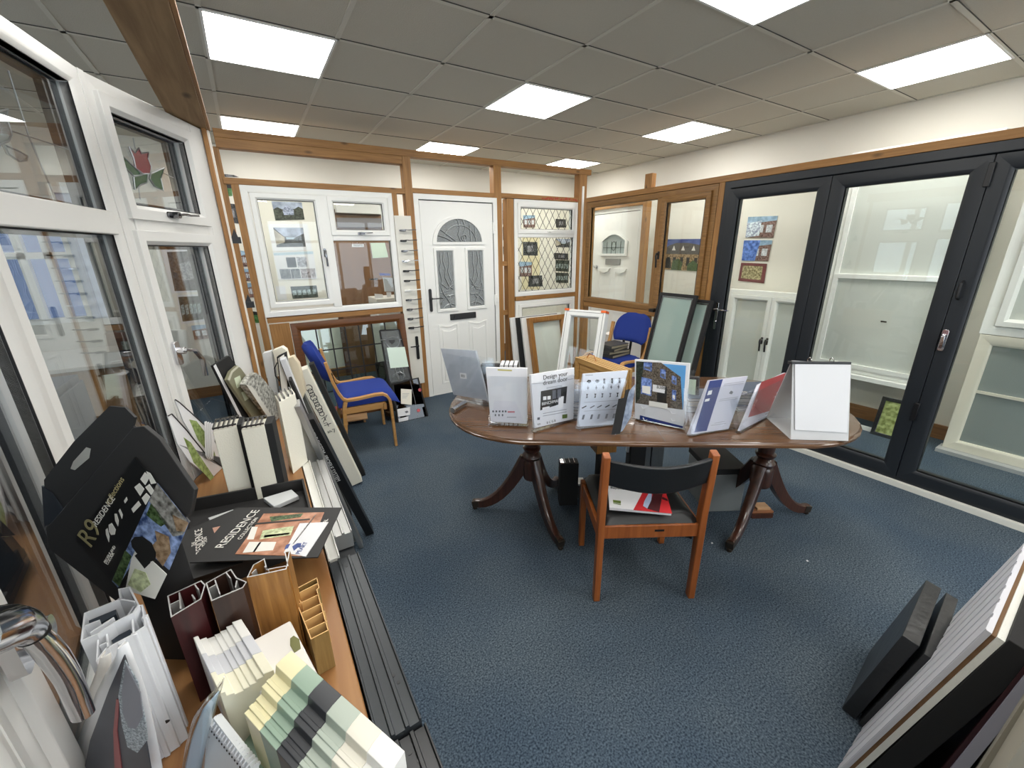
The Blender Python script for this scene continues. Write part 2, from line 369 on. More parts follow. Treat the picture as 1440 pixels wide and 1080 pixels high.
# main casement window
wn = thing('casement_window', 'wide white casement window with top opener, in the pine frame left of the white door', 'window', T)
b = B(); b.ring(.04, 1.268, 1.03, 2.097, FR); b.box(.618, .69, .0, .07, 1.08, 2.045)
mk('frame', b, UPVC, wn, bevel=.002)
mk('transom', B().box(.69, 1.216, -.002, .07, 1.672, 1.722), UPVC, wn, bevel=.003)
s = mk('sash', B().ring(.098, .622, 1.112, 2.042, SA), UPVC, wn, 'tall side hung opening sash', bevel=.0015)
gasket(s, .148, .572, 1.162, 1.992, .0); pane(s, .148, .572, 1.162, 1.992); crank(s, .603, 1.56, CHROMED, False, .11)
s = mk('sash', B().ring(.684, 1.212, 1.718, 2.044, SA), UPVC, wn, 'small top hung opening sash', bevel=.0015)
gasket(s, .732, 1.162, 1.768, 1.994, .0); pane(s, .732, 1.162, 1.768, 1.994); crank(s, .93, 1.735, CHROMED, True, .11)
gasket(wn, .692, 1.214, 1.084, 1.67, .03); pane(wn, .692, 1.214, 1.084, 1.67, .045)

# leaded window
wn = thing('casement_window', 'white window with diamond leaded glass beside the back right corner post', 'window', T)
b = B(); b.ring(2.642, 3.568, 1.036, 2.11, FR); mk('frame', b, UPVC, wn, bevel=.002)
mk('transom', B().box(2.69, 3.52, -.002, .07, 1.705, 1.76), UPVC, wn, bevel=.003)
s = mk('sash', B().ring(2.682, 3.528, 1.748, 2.07, SA), UPVC, wn, 'top opening sash', bevel=.0015)
def lattice(b, x0, x1, z0, z1, y, dx, dz, r=.0025):
    def clip(px, pz, qx, qz):
        t0, t1 = 0, 1; dx_, dz_ = qx-px, qz-pz
        for p, q in ((-dx_, px-x0), (dx_, x1-px), (-dz_, pz-z0), (dz_, z1-pz)):
            if p == 0:
                if q < 0: return None
            else:
                t = q/p
                if p < 0: t0 = max(t0, t)
                else: t1 = min(t1, t)
        return None if t0 >= t1 else ((px+dx_*t0, y, pz+dz_*t0), (px+dx_*t1, y, pz+dz_*t1))
    H = z1-z0; n = int((x1-x0)/dx)+int(H/dz)+3
    for k in range(-n, n+1):
        for sgn in (1, -1):
            xa = (x0+x1)/2+k*dx; seg = clip(xa-sgn*8*dx, z0-8*dz+0, xa+sgn*24*dx, z0+24*dz)
            if seg: b.sweep(seg, [(-r, -.001), (r, -.001), (r, .001), (-r, .001)], up=(0, 1, 0))
pane(s, 2.732, 3.478, 1.798, 2.02); gasket(s, 2.732, 3.478, 1.798, 2.02, 0)
b = B(); lattice(b, 2.732, 3.478, 1.798, 2.02, .027, .095, .16); mk('leading', b, LEAD, s)
crank(s, 3.12, 1.77, UPVC, True, .10)
pane(wn, 2.694, 3.516, 1.09, 1.703, .045); gasket(wn, 2.694, 3.516, 1.09, 1.703, .02)
b = B(); lattice(b, 2.694, 3.516, 1.09, 1.703, .042, .095, .16); mk('leading', b, LEAD, wn)

# low white window under it
wn = thing('casement_window', 'white window low in frame under the diamond leaded one, samples stacked before it', 'window', T)
mk('frame', B().ring(2.645, 3.565, .02, .98, FR), UPVC, wn, bevel=.002)
s = mk('sash', B().ring(2.69, 3.52, .065, .935, SA), UPVC, wn, bevel=.0015)
pane(s, 2.74, 3.47, .115, .885); gasket(s, 2.74, 3.47, .115, .885, 0); crank(s, 2.705, .46, CHROMED, False, .1)

# ---------------------------------------------------------------- white front door
dr = thing('front_door', 'white panelled front door with arched leaded glass, letter plate and lever handle', 'door', T)
DW = M('door_skin', (240, 240, 236), .42, bump=.12, bscale=26)
mk('frame', B().ring(1.478, 2.418, -.06, 2.108, [(0, -.004), (.05, -.004), (.05, .07), (0, .07)]).box(1.5, 2.4, .0, .07, 0, .012), UPVC, dr, bevel=.002)
mk('seal', B().box(1.526, 2.364, .012, .05, .012, 2.056), GASK, dr, 'dark gap round the leaf')
def archpts(cx, zb, rx, rz, n=20): return arc(cx, zb, rx, rz, 0, 180, n)
def leaf(b, x0, x1, z0, z1): b.box(x0, x1, .002, .046, z0, z1)
b = B(); leaf(b, 1.532, 2.358, .014, 2.048); lf = mk('door_leaf', b, DW, dr, bevel=.002)
b = B()
ao = archpts(1.95, 1.645, .305, .272)+[(1.645, 1.632), (2.255, 1.632)]
ai = archpts(1.95, 1.658, .262, .228)+[(1.688, 1.656), (2.212, 1.656)]
b.band(ao, ai, -.014, .004)
for x0, x1 in ((1.645, 1.895), (2.005, 2.255)): b.ring(x0, x1, .935, 1.60, [(0, .002), (.004, -.012), (.026, -.012), (.036, .0), (.036, .004), (0, .004)])
mk('glazing_trim', b, UPVC, lf)
DG = frosted('door_leaded_glass', (150, 156, 158), .5, .18, .5, 60)
b = B(); b.prism(archpts(1.95, 1.656, .264, .23), -.004, 0)
for x0, x1 in ((1.681, 1.859), (2.041, 2.219)): b.box(x0, x1, -.004, 0, .971, 1.565)
mk('leaded_glass', b, DG, lf)
b = B()
def ln(b, pts, r=.0028): b.tube([(x, -.006, z) for x, z in pts], r, n=5)
ln(b, arc(1.95, 1.656, .19, .165, 15, 165, 14)); ln(b, [(1.70, 1.72), (1.78, 1.70), (1.86, 1.66)]); ln(b, [(1.73, 1.78), (1.90, 1.665)]); ln(b, [(1.93, 1.88), (1.955, 1.8), (1.93, 1.73), (1.96, 1.66)]); ln(b, [(1.99, 1.88), (2.02, 1.8), (1.99, 1.73), (2.01, 1.66)]); ln(b, [(2.07, 1.84), (2.08, 1.66)]); ln(b, [(2.13, 1.82), (2.14, 1.66)])
ln(b, arc(2.0, 1.70, .03, .03, 0, 360, 12))
for x0, s_ in ((1.681, 1), (2.219, -1)):
    X_ = lambda u: x0+s_*u
    ln(b, [(X_(.03), 1.56), (X_(.035), 1.45), (X_(.015), 1.38), (X_(.035), 1.28), (X_(.02), 1.2), (X_(.05), 1.12), (X_(.10), 1.05), (X_(.13), .975)])
    ln(b, [(X_(.075), 1.56), (X_(.06), 1.47), (X_(.085), 1.38), (X_(.07), 1.3), (X_(.12), 1.2), (X_(.16), 1.17)])
    ln(b, [(X_(.12), 1.56), (X_(.13), 1.45), (X_(.11), 1.36), (X_(.14), 1.26)])
    ln(b, [(X_(.02), 1.24), (X_(.09), 1.18), (X_(.16), 1.22)]); ln(b, [(X_(.01), 1.02), (X_(.08), 1.10), (X_(.17), 1.11)]); ln(b, [(X_(.01), 1.14), (X_(.10), 1.16), (X_(.17), 1.28)])
    ln(b, arc(X_(.095), 1.09, .02, .02, 0, 360, 12)); ln(b, [(X_(.03), .975), (X_(.06), 1.0), (X_(.13), 1.02), (X_(.17), 1.0)])
mk('leading', b, LEAD, lf)
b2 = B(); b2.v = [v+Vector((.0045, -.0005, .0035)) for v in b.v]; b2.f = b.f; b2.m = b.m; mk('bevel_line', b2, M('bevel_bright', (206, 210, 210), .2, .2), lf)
b = B()
for x0, x1 in ((1.648, 1.885), (2.012, 2.25)):
    o_ = [(x0, .12), (x1, .12), (x1, .80)]+[(x1-.03-(x1-x0-.06)*i/8, .80-.022*math.sin(math.pi*i/8)) for i in range(9)]+[(x0, .80)]
    i_ = [(x0+.022+(p[0]-x0)*(x1-x0-.044)/(x1-x0), .142+(p[1]-.12)*(.636/.68)) for p in o_]
    b.band(o_, i_, -.005, .003)
    b.prism([(x0+.04, .16), (x1-.04, .16), (x1-.04, .74), (x1-.06, .73), ((x0+x1)/2, .715), (x0+.06, .73), (x0+.04, .74)], -.006, .003)
mk('moulded_panel', b, DW, lf, bevel=.002)
b = B(); b.prism(rrect(1.79, 2.105, .838, .905, .006), -.012, .003); b.prism(rrect(1.83, 2.065, .852, .892, .004), -.018, -.01)
mk('letter_plate', b, PEWTER, lf, bevel=.002)
b = B(); b.prism(rrect(1.563, 1.593, .95, 1.19, .014), -.01, .003); b.cyl((1.578, 1.09), .011, -.05, -.008)
b.sweep([(1.578, -.048, 1.09), (1.61, -.055, 1.09), (1.70, -.05, 1.088)], [(-.008, -.005), (.008, -.005), (.008, .005), (-.008, .005)])
b.cyl((1.578, 1.0), .008, -.014, -.008); mk('handle', b, PEWTER, lf, bevel=.001)
for z in (1.80, 1.02, .22):
    mk('hinge', B().box(2.352, 2.385, -.018, .0, z-.06, z+.06).box(2.372, 2.398, -.022, .0, z-.03, z+.03), UPVC, dr, bevel=.003)

# ---------------------------------------------------------------- handle display board
bd = thing('handle_board', 'tall narrow white board carrying a column of window handles beside the door', 'display board', Matrix.Translation((1.268, 1.486, .18)))
a = YP(554, 303, 1.47); c = YP(577, 303, 1.47)
mk('board', B().box(.0, .165, 0, .012, 0, 1.72), M('board_white', (228, 226, 216), .5), bd, bevel=.001)
hm = [CHROMED, PEWTER, CHROMED, CHROME, BLK, BLK, UPVC, CHROMED, CHROMED, CHROMED, BLK]
for k, m in enumerate(hm):
    z = 1.585-k*.096
    b = B(); b.prism(rrect(.035, .10, z-.009, z+.009, .007), -.008, 0); b.cyl((.08, z), .010, -.032, -.006)
    b.sweep([(.05, -.034, z-.002), (.085, -.042, z+.006), (.12, -.038, z+.004), (.195, -.03, z+.007)], [(-.0065, -.004), (.0065, -.004), (.0065, .004), (-.0065, .004)])
    mk('handle', b, m, bd, {BLK: 'black handle', UPVC: 'white handle'}.get(m))
b = B(); b.prism(rrect(.10, .13, .28, .53, .01), -.012, 0); b.cyl((.115, .43), .01, -.045, -.01); b.sweep([(.115, -.045, .43), (.08, -.05, .43), (.03, -.045, .43)], [(-.008, -.005), (.008, -.005), (.008, .005), (-.008, .005)])
mk('handle', b, BLK, bd, 'black lever door handle on backplate', bevel=.001)
# ---------------------------------------------------------------- right timber frame, plane X = 3.5 ; local x = -Y
TR = axes((3.5, 0, 0), (0, -1, 0))
fr = thing('stud_partition', 'pine frame along right side around oak window and dark folding doors', 'stud frame', TR)
mk('rail', B().box(-1.30, 2.85, 0, .09, 2.085, 2.135), PINEX, fr, 'long head rail', bevel=.002)
mk('post', B().box(.405, .455, 0, .09, 0, 2.084), PINEZ, fr, bevel=.002)
mk('post', B().box(-.415, -.325, .002, .06, 2.136, 2.265), PINEZ, fr, 'stub of post above the rail', bevel=.002)
mk('rail', B().box(-1.25, .405, 0, .09, .885, .94), PINEX, fr, 'rail under the oak window', bevel=.002)
mk('post', B().box(-1.30, -1.255, 0, .09, 0, 2.084), PINEZ, fr, bevel=.002)
mk('post', B().box(-.30, -.25, .02, .09, 0, .884), PINEZ, fr, bevel=.002)
# oak window
wn = thing('casement_window', 'oak coloured two-light window in the right hand pine frame', 'window', TR)
b = B(); b.ring(-1.25, .40, .945, 2.08, [(0, 0), (.045, 0), (.058, .010), (.058, .07), (0, .07)]); mk('frame', b, OAKX, wn, bevel=.002)
mk('mullion', B().box(-.232, -.165, -.001, .07, 1.0, 2.025), OAKZ, wn, bevel=.002)
pane(wn, -1.192, -.234, 1.003, 2.022, .035); gasket(wn, -1.192, -.234, 1.003, 2.022, .02)
s = mk('sash', B().ring(-.17, .345, .998, 2.03, [(0, -.014), (.034, -.014), (.058, .002), (.058, .055), (0, .055)]), OAKX, wn, bevel=.0015)
pane(s, -.112, .287, 1.056, 1.972); gasket(s, -.112, .287, 1.056, 1.972, 0); crank(s, -.15, 1.49, BLK, False, .11)
# bifold doors
bf = thing('bifold_door', 'anthracite grey three-panel folding door with large glass panes', 'door', TR)
mk('frame', B().ring(.46, 2.80, .04, 2.082, [(0, -.005), (.052, -.005), (.060, .005), (.060, .075), (0, .075)]), ANTH, bf, bevel=.002)
for x0, x1 in ((.512, 1.243), (1.247, 1.997), (2.001, 2.745)):
    s = mk('door_leaf', B().ring(x0, x1, .062, 2.02, [(0, -.012), (.062, -.012), (.082, .0), (.082, .06), (0, .06)]), ANTH, bf, bevel=.002)
    pane(s, x0+.082, x1-.082, .144, 1.938, .03); gasket(s, x0+.082, x1-.082, .144, 1.938, .002, .003)
    if x0 < .6:
        b = B(); b.prism(rrect(x0+.022, x0+.048, .86, 1.10, .012), -.022, -.012); b.cyl((x0+.035, 1.04), .011, -.06, -.02)
        b.sweep([(x0+.035, -.058, 1.04), (x0+.08, -.064, 1.042), (x0+.165, -.06, 1.045)], [(-.008, -.005), (.008, -.005), (.008, .005), (-.008, .005)])
        b.cyl((x0+.035, .93), .012, -.03, -.02); mk('handle', b, CHROME, s, bevel=.001)
    if x0 > 1.2 and x0 < 2:
        mk('hinge', B().box(x1-.012, x1+.014, -.03, -.012, 1.86, 1.98).box(x1-.012, x1+.014, -.03, -.012, .48, .60), BLK, s, bevel=.003)
        b = B(); b.tube([(x1+.03, -.012, 1.36), (x1+.03, -.05, 1.35), (x1+.03, -.055, 1.31), (x1+.03, -.05, 1.27), (x1+.03, -.012, 1.26)], .007); mk('pull_handle', b, BLK, s)
        b = B(); b.prism(rrect(x1+.012, x1+.04, .95, 1.08, .01), -.03, -.012); b.sweep([(x1+.026, -.03, 1.05), (x1+.026, -.055, 1.04), (x1+.028, -.05, .97)], [(-.008, -.004), (.008, -.004), (.008, .004), (-.008, .004)]); mk('lock_handle', b, CHROME, s, bevel=.001)
mk('threshold', B().box(.40, 2.78, -.03, .075, .0, .04), M('threshold_white', (226, 224, 214), .4), bf, 'white sill strip on the carpet', bevel=.002)
struct('trim_3', B().box(3.485, 3.60, -2.86, -2.802, 0, CEIL), PINEZ)
# ================================================================ frames laid on measured planes
class Fr:
    """a flat frame: origin, x along it, z up it; y points away from the room's viewer side"""
    def __init__(s, o, xd, zd=(0, 0, 1)):
        s.M = axes(Vector(o), xd, zd); s.I = s.M.inverted(); s.o = Vector(o); s.N = Vector((s.M[0][1], s.M[1][1], s.M[2][1]))
    def p(s, x, y, off=0):
        w_ = s.I @ PP(x, y, s.o+s.N*off, s.N); return (w_.x, w_.z)
    def ps(s, pts, off=0): return [s.p(x, y, off) for x, y in pts]
def base(a, c, z, lean=15, side=0):
    A, Bp = ZP(*a, z), ZP(*c, z); x = (Bp-A).normalized(); y = Vector((0, 0, 1)).cross(x)
    up = Vector((0, 0, 1))*math.cos(R_(lean)) + y*math.sin(R_(lean)) + x*math.tan(R_(side))
    return Fr(A, x, up)
def wallfr(v, axis='Y'):
    return Fr((0, v, 0), (1, 0, 0)) if axis == 'Y' else Fr((v, 0, 0), (0, -1, 0))
def slab(f, pts, t, mats, name, label, cat, group=None, y0=0, bevel=0, off=0):
    o = thing(name, label, cat, f.M, group)
    mk('panel', B().prism(f.ps(pts, off), y0, y0+t), mats, o, bevel=bevel); return o
def decal(o, f, pts, mat, name='print', dy=-.0006, label=None, t=.0004):
    return mk(name, B().prism(f.ps(pts), dy, dy+t), mat, o, label)
BLUEW = glass('window_glass', (242, 246, 248), .14, 0, 1)

# ================================================================ bay of display windows at the left
hd = thing('timber_beam', 'wide rough timber beam under ceiling over the white bay windows at left', 'beam', Matrix())
mk('plank', B().box(-.185, -.062, -3.4, -.17, 2.105, 2.15), wood('rough_plank', (172, 142, 104), (134, 106, 74), 1, .8, 7), hd, bevel=.002)
mk('batten', B().box(-.075, -.058, -3.4, -.17, 2.15, 2.20), PINEY, hd, bevel=.002)
mk('batten', B().box(-.062, -.050, -3.4, -.17, 2.108, 2.128), PINEY, hd, bevel=.002)
cp = thing('timber_post', 'narrow stud with thin laths beside the right edge of the bay windows', 'post', Matrix())
mk('stud', B().box(-.118, -.066, -.215, -.12, 0, 2.104), PINEZ, cp, bevel=.002)
mk('lath', B().box(-.066, -.058, -.20, -.12, 0, 2.104), WHITE, cp, 'white edged lath')
mk('lath', B().box(-.084, -.07, -.235, -.216, .7, 2.104), PINEZ, cp)
for z in (1.62, 1.30):
    mk('clip', B().box(-.058, -.02, -.16, -.12, z, z+.03).prism([(-.058, z+.03), (-.03, z+.03), (-.04, z+.07)], -.15, -.13), BLK, cp, 'small black clip')

A2 = Vector((-.341, -.816, .60)); B2 = Vector((-.084, -.221, .60)); H = 1.50
F2 = Fr(A2, B2-A2); L2 = (B2-A2).length
A1 = Vector((-.4545, -1.45, .60)); F1 = Fr(A1, A2-A1); L1 = (A2-A1).length
A0 = Vector((-.374, -2.094, .60)); F0 = Fr(A0, A1-A0); L0 = (A1-A0).length
Am = Vector((-.10, -2.70, .60)); Fm = Fr(Am, A0-Am); Lm = (A0-Am).length
Z_ = lambda v: v-.60
SPC = M('dark_spacer', (26, 30, 38), .5)
def spacer(parent, x0, x1, z0, z1, w_=.016): return mk('spacer_bar', B().ring(x0-.004, x1+.004, z0-.004, z1+.004, [(0, .037), (w_, .037), (w_, .052), (0, .052)]).ring(x0-.01, x1+.01, z0-.01, z1+.01, [(0, .054), (.012, .054), (.012, .085), (0, .085)]), SPC, parent)
bw = []
def bay(f, L, label, fill=0):
    t = thing('bay_window', label, 'window', f.M)
    b = B(); b.ring(.012, L-fill-.012, 0, H, [(0, 0), (.040, 0), (.052, .010), (.052, .07), (0, .07)])
    if fill: b.box(L-fill-.012, L, .0, .06, 0, H)
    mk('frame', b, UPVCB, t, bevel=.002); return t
t2 = bay(F2, L2, 'right hand white bay window facet with red tulip leaded top pane', .085)
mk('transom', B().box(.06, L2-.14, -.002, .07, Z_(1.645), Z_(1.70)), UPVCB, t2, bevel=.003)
R2 = L2-.085-.035
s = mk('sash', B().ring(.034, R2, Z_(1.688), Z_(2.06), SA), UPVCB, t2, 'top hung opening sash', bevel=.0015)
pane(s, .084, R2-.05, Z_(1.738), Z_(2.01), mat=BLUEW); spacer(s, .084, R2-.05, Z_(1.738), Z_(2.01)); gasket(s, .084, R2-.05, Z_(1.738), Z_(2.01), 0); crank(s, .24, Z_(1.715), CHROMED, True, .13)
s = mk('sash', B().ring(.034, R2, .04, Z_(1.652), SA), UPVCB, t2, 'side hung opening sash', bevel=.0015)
pane(s, .084, R2-.05, .09, Z_(1.602), mat=BLUEW); spacer(s, .084, R2-.05, .09, Z_(1.602)); gasket(s, .084, R2-.05, .09, Z_(1.602), 0)
b = B(); b.prism(rrect(.045, .075, Z_(1.17), Z_(1.26), .01), -.026, -.014); b.cyl((.06, Z_(1.225)), .013, -.05, -.02)
b.sweep([(.05, -.052, Z_(1.23)), (.10, -.06, Z_(1.215)), (.135, -.058, Z_(1.17)), (.145, -.05, Z_(1.10))], [(-.008, -.005), (.008, -.005), (.008, .005), (-.008, .005)]); mk('handle', b, CHROME, s, bevel=.001)
# red tulip
def gl(name, rgb): return frosted(name, rgb, .25, .2, .2, 60)
RED, GRN, CLR = gl('red_glass', (138, 46, 52)), gl('green_glass', (66, 98, 66)), frosted('bevel_glass', (170, 176, 178), .55, .08, .6, 40)
def z1px(x, y): return (x/3.6, y/3.6)
def tpoly(f, parent, pts, mat, name):
    yy = .024 if f is F2 else .0375; q = [f.p(*z1px(x, y)) for x, y in pts]; b = B(); b.prism(q, yy, yy+.005)
    o = mk(name, b, mat, parent, bevel=.001); l = B(); l.tube([(a, yy, c) for a, c in q+[q[0]]], .0024, n=5); mk('leading', l, LEADL, o)
s = [c_ for c_ in t2.children if c_.get('label') == 'top hung opening sash'][0]
tpoly(F2, s, [(693, 742), (722, 775), (740, 750), (752, 778), (788, 770), (785, 800), (802, 845), (795, 880), (762, 880), (725, 850), (715, 800)], RED, 'tulip_flower')
tpoly(F2, s, [(622, 795), (660, 790), (700, 830), (740, 868), (752, 888), (715, 890), (670, 845)], GRN, 'tulip_leaf')
tpoly(F2, s, [(715, 895), (755, 885), (785, 880), (780, 925), (750, 935), (722, 960)], GRN, 'tulip_leaf')
tpoly(F2, s, [(800, 880), (865, 850), (848, 905), (862, 965), (820, 945), (795, 905)], GRN, 'tulip_leaf')
b = B()
for a, c in (((735, 700), (745, 755)), ((760, 935), (770, 1010)), ((600, 860), (640, 868)), ((865, 870), (930, 900))):
    q = [F2.p(*z1px(*a)), F2.p(*z1px(*c))]; b.tube([(u, .039, v) for u, v in q], .002, n=5)
mk('leading', b, LEADL, s)

t1 = bay(F1, L1, 'middle white bay window facet with clear bevelled tulip in top pane')
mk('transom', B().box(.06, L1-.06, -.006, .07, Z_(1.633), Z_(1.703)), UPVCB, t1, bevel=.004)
g1 = pane(t1, .064, L1-.064, Z_(1.703), Z_(2.048), mat=BLUEW); spacer(t1, .064, L1-.064, Z_(1.703), Z_(2.048)); pane(t1, .064, L1-.064, .052, Z_(1.633), mat=BLUEW); spacer(t1, .064, L1-.064, .052, Z_(1.633))
gasket(t1, .064, L1-.064, Z_(1.703), Z_(2.048), .01, .005); gasket(t1, .064, L1-.064, .052, Z_(1.633), .01, .005)
tpoly(F1, g1, [(0, 425), (20, 450), (40, 520), (90, 575), (145, 560), (140, 600), (165, 690), (150, 720), (110, 740), (60, 710), (20, 660), (0, 600)], CLR, 'tulip_flower')
tpoly(F1, g1, [(0, 700), (60, 705), (110, 745), (100, 775), (60, 785), (0, 770)], CLR, 'tulip_leaf')
tpoly(F1, g1, [(130, 740), (190, 765), (240, 795), (235, 815), (200, 820), (150, 785)], CLR, 'tulip_leaf')
b = B()
for pts in (((150, 370), (250, 700), (385, 1030)), ((165, 670), (300, 715), (430, 760)), ((0, 430), (150, 465))):
    b.tube([(F1.p(*z1px(*q))[0], .039, F1.p(*z1px(*q))[1]) for q in pts], .002, n=5)
mk('leading', b, LEADL, g1)

t0 = bay(F0, L0, 'nearest white bay window facet with large chrome handle, cut off by left edge')
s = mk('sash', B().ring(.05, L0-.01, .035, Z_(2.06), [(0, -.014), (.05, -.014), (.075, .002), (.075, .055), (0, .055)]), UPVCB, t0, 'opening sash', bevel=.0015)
pane(s, .125, L0-.085, .11, Z_(1.985), mat=BLUEW); spacer(s, .125, L0-.085, .11, Z_(1.985)); gasket(s, .125, L0-.085, .11, Z_(1.985), 0)
# chrome crank handle (measured in the plane standing 5 cm off the sash)
def hp(x, y, off): a, c = F0.p(x, y, off); return (a, off, c)
b = B(); a, c = F0.p(10, 905, -.02); b.prism(rrect(a-.018, a+.018, c-.05, c+.05, .012), -.03, -.014); b.cyl((a, c), .016, -.06, -.02)
def cat(P, n=5):
    P = [Vector(p) for p in P]; out = []
    for i in range(len(P)-1):
        p0, p1, p2, p3 = P[max(i-1, 0)], P[i], P[i+1], P[min(i+2, len(P)-1)]
        for k in range(n):
            t_ = k/n; out.append(.5*((2*p1)+(p2-p0)*t_+(2*p0-5*p1+4*p2-p3)*t_*t_+(3*p1-p0-3*p2+p3)*t_**3))
    return out+[P[-1]]
def cs(sc, n=5): 
    out = []
    for i in range(len(sc)-1): out += [sc[i]+(sc[i+1]-sc[i])*k/n for k in range(n)]
    return out+[sc[-1]]
circ = lambda rx, ry, n=18: [(rx*math.cos(2*math.pi*k/n), ry*math.sin(2*math.pi*k/n)) for k in range(n)]
b.sweep(cat([hp(-50, 905, -.05), hp(-20, 892, -.054), hp(5, 884, -.057), hp(28, 882, -.058), hp(44, 888, -.058)]), circ(.021, .021), scales=cs([1.2, 1.2, 1.15, .95, .72]))
b.sweep(cat([hp(42, 886, -.058), hp(56, 900, -.059), hp(75, 922, -.060), hp(95, 952, -.061), hp(108, 982, -.060), hp(117, 1005, -.058)]), circ(.0125, .010), scales=cs([.9, 1.15, 1.2, 1.1, 1.05, 1.0]))
hh = mk('handle', b, CHROME, s, smooth=70)
b = B(); b.sweep([hp(41, 884, -.058), hp(48, 893, -.0585)], circ(.0155, .0145)); mk('handle_collar', b, BLK, s)
tm = bay(Fm, Lm, 'edge of white bay window frame in the bottom left corner of picture')
pane(tm, .064, Lm-.064, .052, Z_(2.048), mat=BLUEW); spacer(tm, .064, Lm-.064, .052, Z_(2.048))
# corner posts
for k, (P_, a) in enumerate(((A2, 16), (A1, 0), (A0, -15))):
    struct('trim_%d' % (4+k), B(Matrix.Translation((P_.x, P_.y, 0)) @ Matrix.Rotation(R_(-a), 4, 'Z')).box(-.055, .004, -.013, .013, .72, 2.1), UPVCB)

# ---------------------------------------------------------------- shelf in the bay
sh = thing('window_shelf', 'long orange brown wood shelf under the bay windows, covered with samples', 'shelf', Matrix())
SW = wood('shelf_wood', (160, 116, 70), (138, 94, 54), 1, .4, 6, False)
out = [(.030, -3.2), (.030, -.235), (-.09, -.235), (-.341+.0, -.83), (-.4545, -1.45), (-.374, -2.094), (-.10, -2.72), (-.10, -3.2)]
mk('shelf_top', B().prismz(out, .69, .72), SW, sh, bevel=.004)
mk('front_rail', B().box(-.03, .0, -3.2, -.25, .55, .69), SW, sh, bevel=.002)
for y in (-3.0, -2.0, -1.1, -.35): mk('leg', B().box(-.06, -.03, y, y+.05, 0, .69), PINEZ, sh, bevel=.002)
mk('back_panel', B().prismz([(-.341, -.83), (-.4545, -1.45), (-.374, -2.094), (-.10, -2.72), (-.12, -2.72), (-.40, -2.094), (-.48, -1.45), (-.36, -.82), (-.11, -.235), (-.09, -.235)], 0, .598), M('panel_white', (205, 203, 196), .6), sh)

# ---------------------------------------------------------------- sills and profiles along the shelf edge
ALU = M('mill_aluminium', (168, 168, 166), .35, .7); GREYP = M('grey_profile', (50, 54, 57), .38, .3)
def sill(x0, x1, y0, y1, z0, z1, m, label, grooves=4, holes=()):
    t = thing('profile_length', label, 'profile sample', Matrix.Translation((0, 0, 0)))
    n = grooves; pts = [(x0, z0), (x0, z1)]; wd = (x1-x0)/n
    for k in range(n):
        a = x0+k*wd; pts += [(a+wd*.12, z1), (a+wd*.16, z1-.006), (a+wd*.84, z1-.006), (a+wd*.88, z1)]
    pts += [(x1, z1), (x1, z0)]
    mk('profile', B().prism(pts, y0, y1), m, t, bevel=.0006)
    for i, (hx, hy) in enumerate(holes):
        b = B(); b.lathe([(.004, -.001), (.004, .0008)], (hx, hy, z1-.006), 8); mk('screw_hole', b, BLK, t)
    return t
sill(.034, .116, -2.165, -1.622, .665, .722, GREYP, 'long dark grey grooved aluminium sill lying along the shelf edge', 3, ((.075, -1.66), (.088, -1.66), (.086, -1.86), (.06, -2.12), (.095, -2.05), (.10, -2.07)))
sill(.036, .122, -2.80, -2.17, .655, .712, M('black_profile', (28, 29, 31), .35, .2), 'near black profile length continuing along shelf edge at bottom', 3, ((.08, -2.2), (.09, -2.22)))
sill(.034, .066, -1.61, -.92, .665, .722, M('white_profile', (222, 221, 214), .4), 'white profile length along shelf edge beside black cutlery-like leaflet box', 1)
sill(.068, .122, -1.50, -.92, .655, .715, ALU, 'silver grey aluminium profile length beside the white one on shelf edge', 2)
def leaner(x0, x1, y0, y1, m, label, zt=.65, xt=.02):
    t = thing('sample_board', label, 'board', Matrix())
    mk('panel', B().prism([(x0, 0), (x1, 0), (x1+xt-.045+.02, zt), (x0+xt-.045+.02, zt)], y0, y1), m, t, bevel=.002); return t
leaner(.075, .125, -2.75, -1.15, M('dark_board', (34, 36, 39), .5), 'dark board standing on carpet beneath the grey sill lengths')
leaner(.045, .074, -1.62, -.6, M('grey_board', (120, 120, 118), .5), 'grey board standing on carpet under the white profile length')

# leaning samples: box swept from floor point to top point
def stick(bot, top, dy, w_, d_, mats, name, label, cat='profile sample', extra=None, zmax=None, hollow=False):
    P = ZP(*bot, 0); T_ = YP(*top, P.y+dy); u = (T_-P); L = u.length; u.normalize()
    f = axes(P, Vector((0, 1, 0)).cross(u)*1, u)     # local x across, z up the stick
    xd = Vector((1, -.12, 0)); f = axes(P, xd-u*xd.dot(u), u)
    # rest the lowest corner on the carpet
    low = min((f @ Vector((a, c, 0))).z for a in (-w_/2, w_/2) for c in (-d_/2, d_/2)); f = Matrix.Translation((0, 0, -low+.001)) @ f
    t = thing(name, label, cat, f)
    mk('profile', B().box(-w_/2, w_/2, -d_/2, d_/2, 0, L), mats, t, bevel=.002)
    return t, L
t, L = stick((511, 667), (438, 512), -.02, .03, .06, BLKM, 'profile_length', 'black edged board leaning farthest from camera beside blue chair')
t, L = stick((502, 678), (424, 521), 0, .075, .085, CREAMP, 'profile_length', 'cream profile sample with handwritten black marks leaning toward the blue chair')
INK = M('marker_ink', (30, 30, 34), .6)
b = B(); z = L-.12
for k in range(9):
    r = .016 if k % 3 else .021
    b.tube([(-.004+r*.9*math.cos(a*math.pi/5), -.0435, z-k*.024+r*math.sin(a*math.pi/5)) for a in range(11)], .0022, n=4)
z -= 9*.024
b.tube([(-.02, -.0435, z-.01), (.022, -.0435, z+.004), (-.02, -.0435, z-.035)], .0022, n=4); b.tube([(0, -.0435, z), (0, -.0435, z-.03)], .0022, n=4)
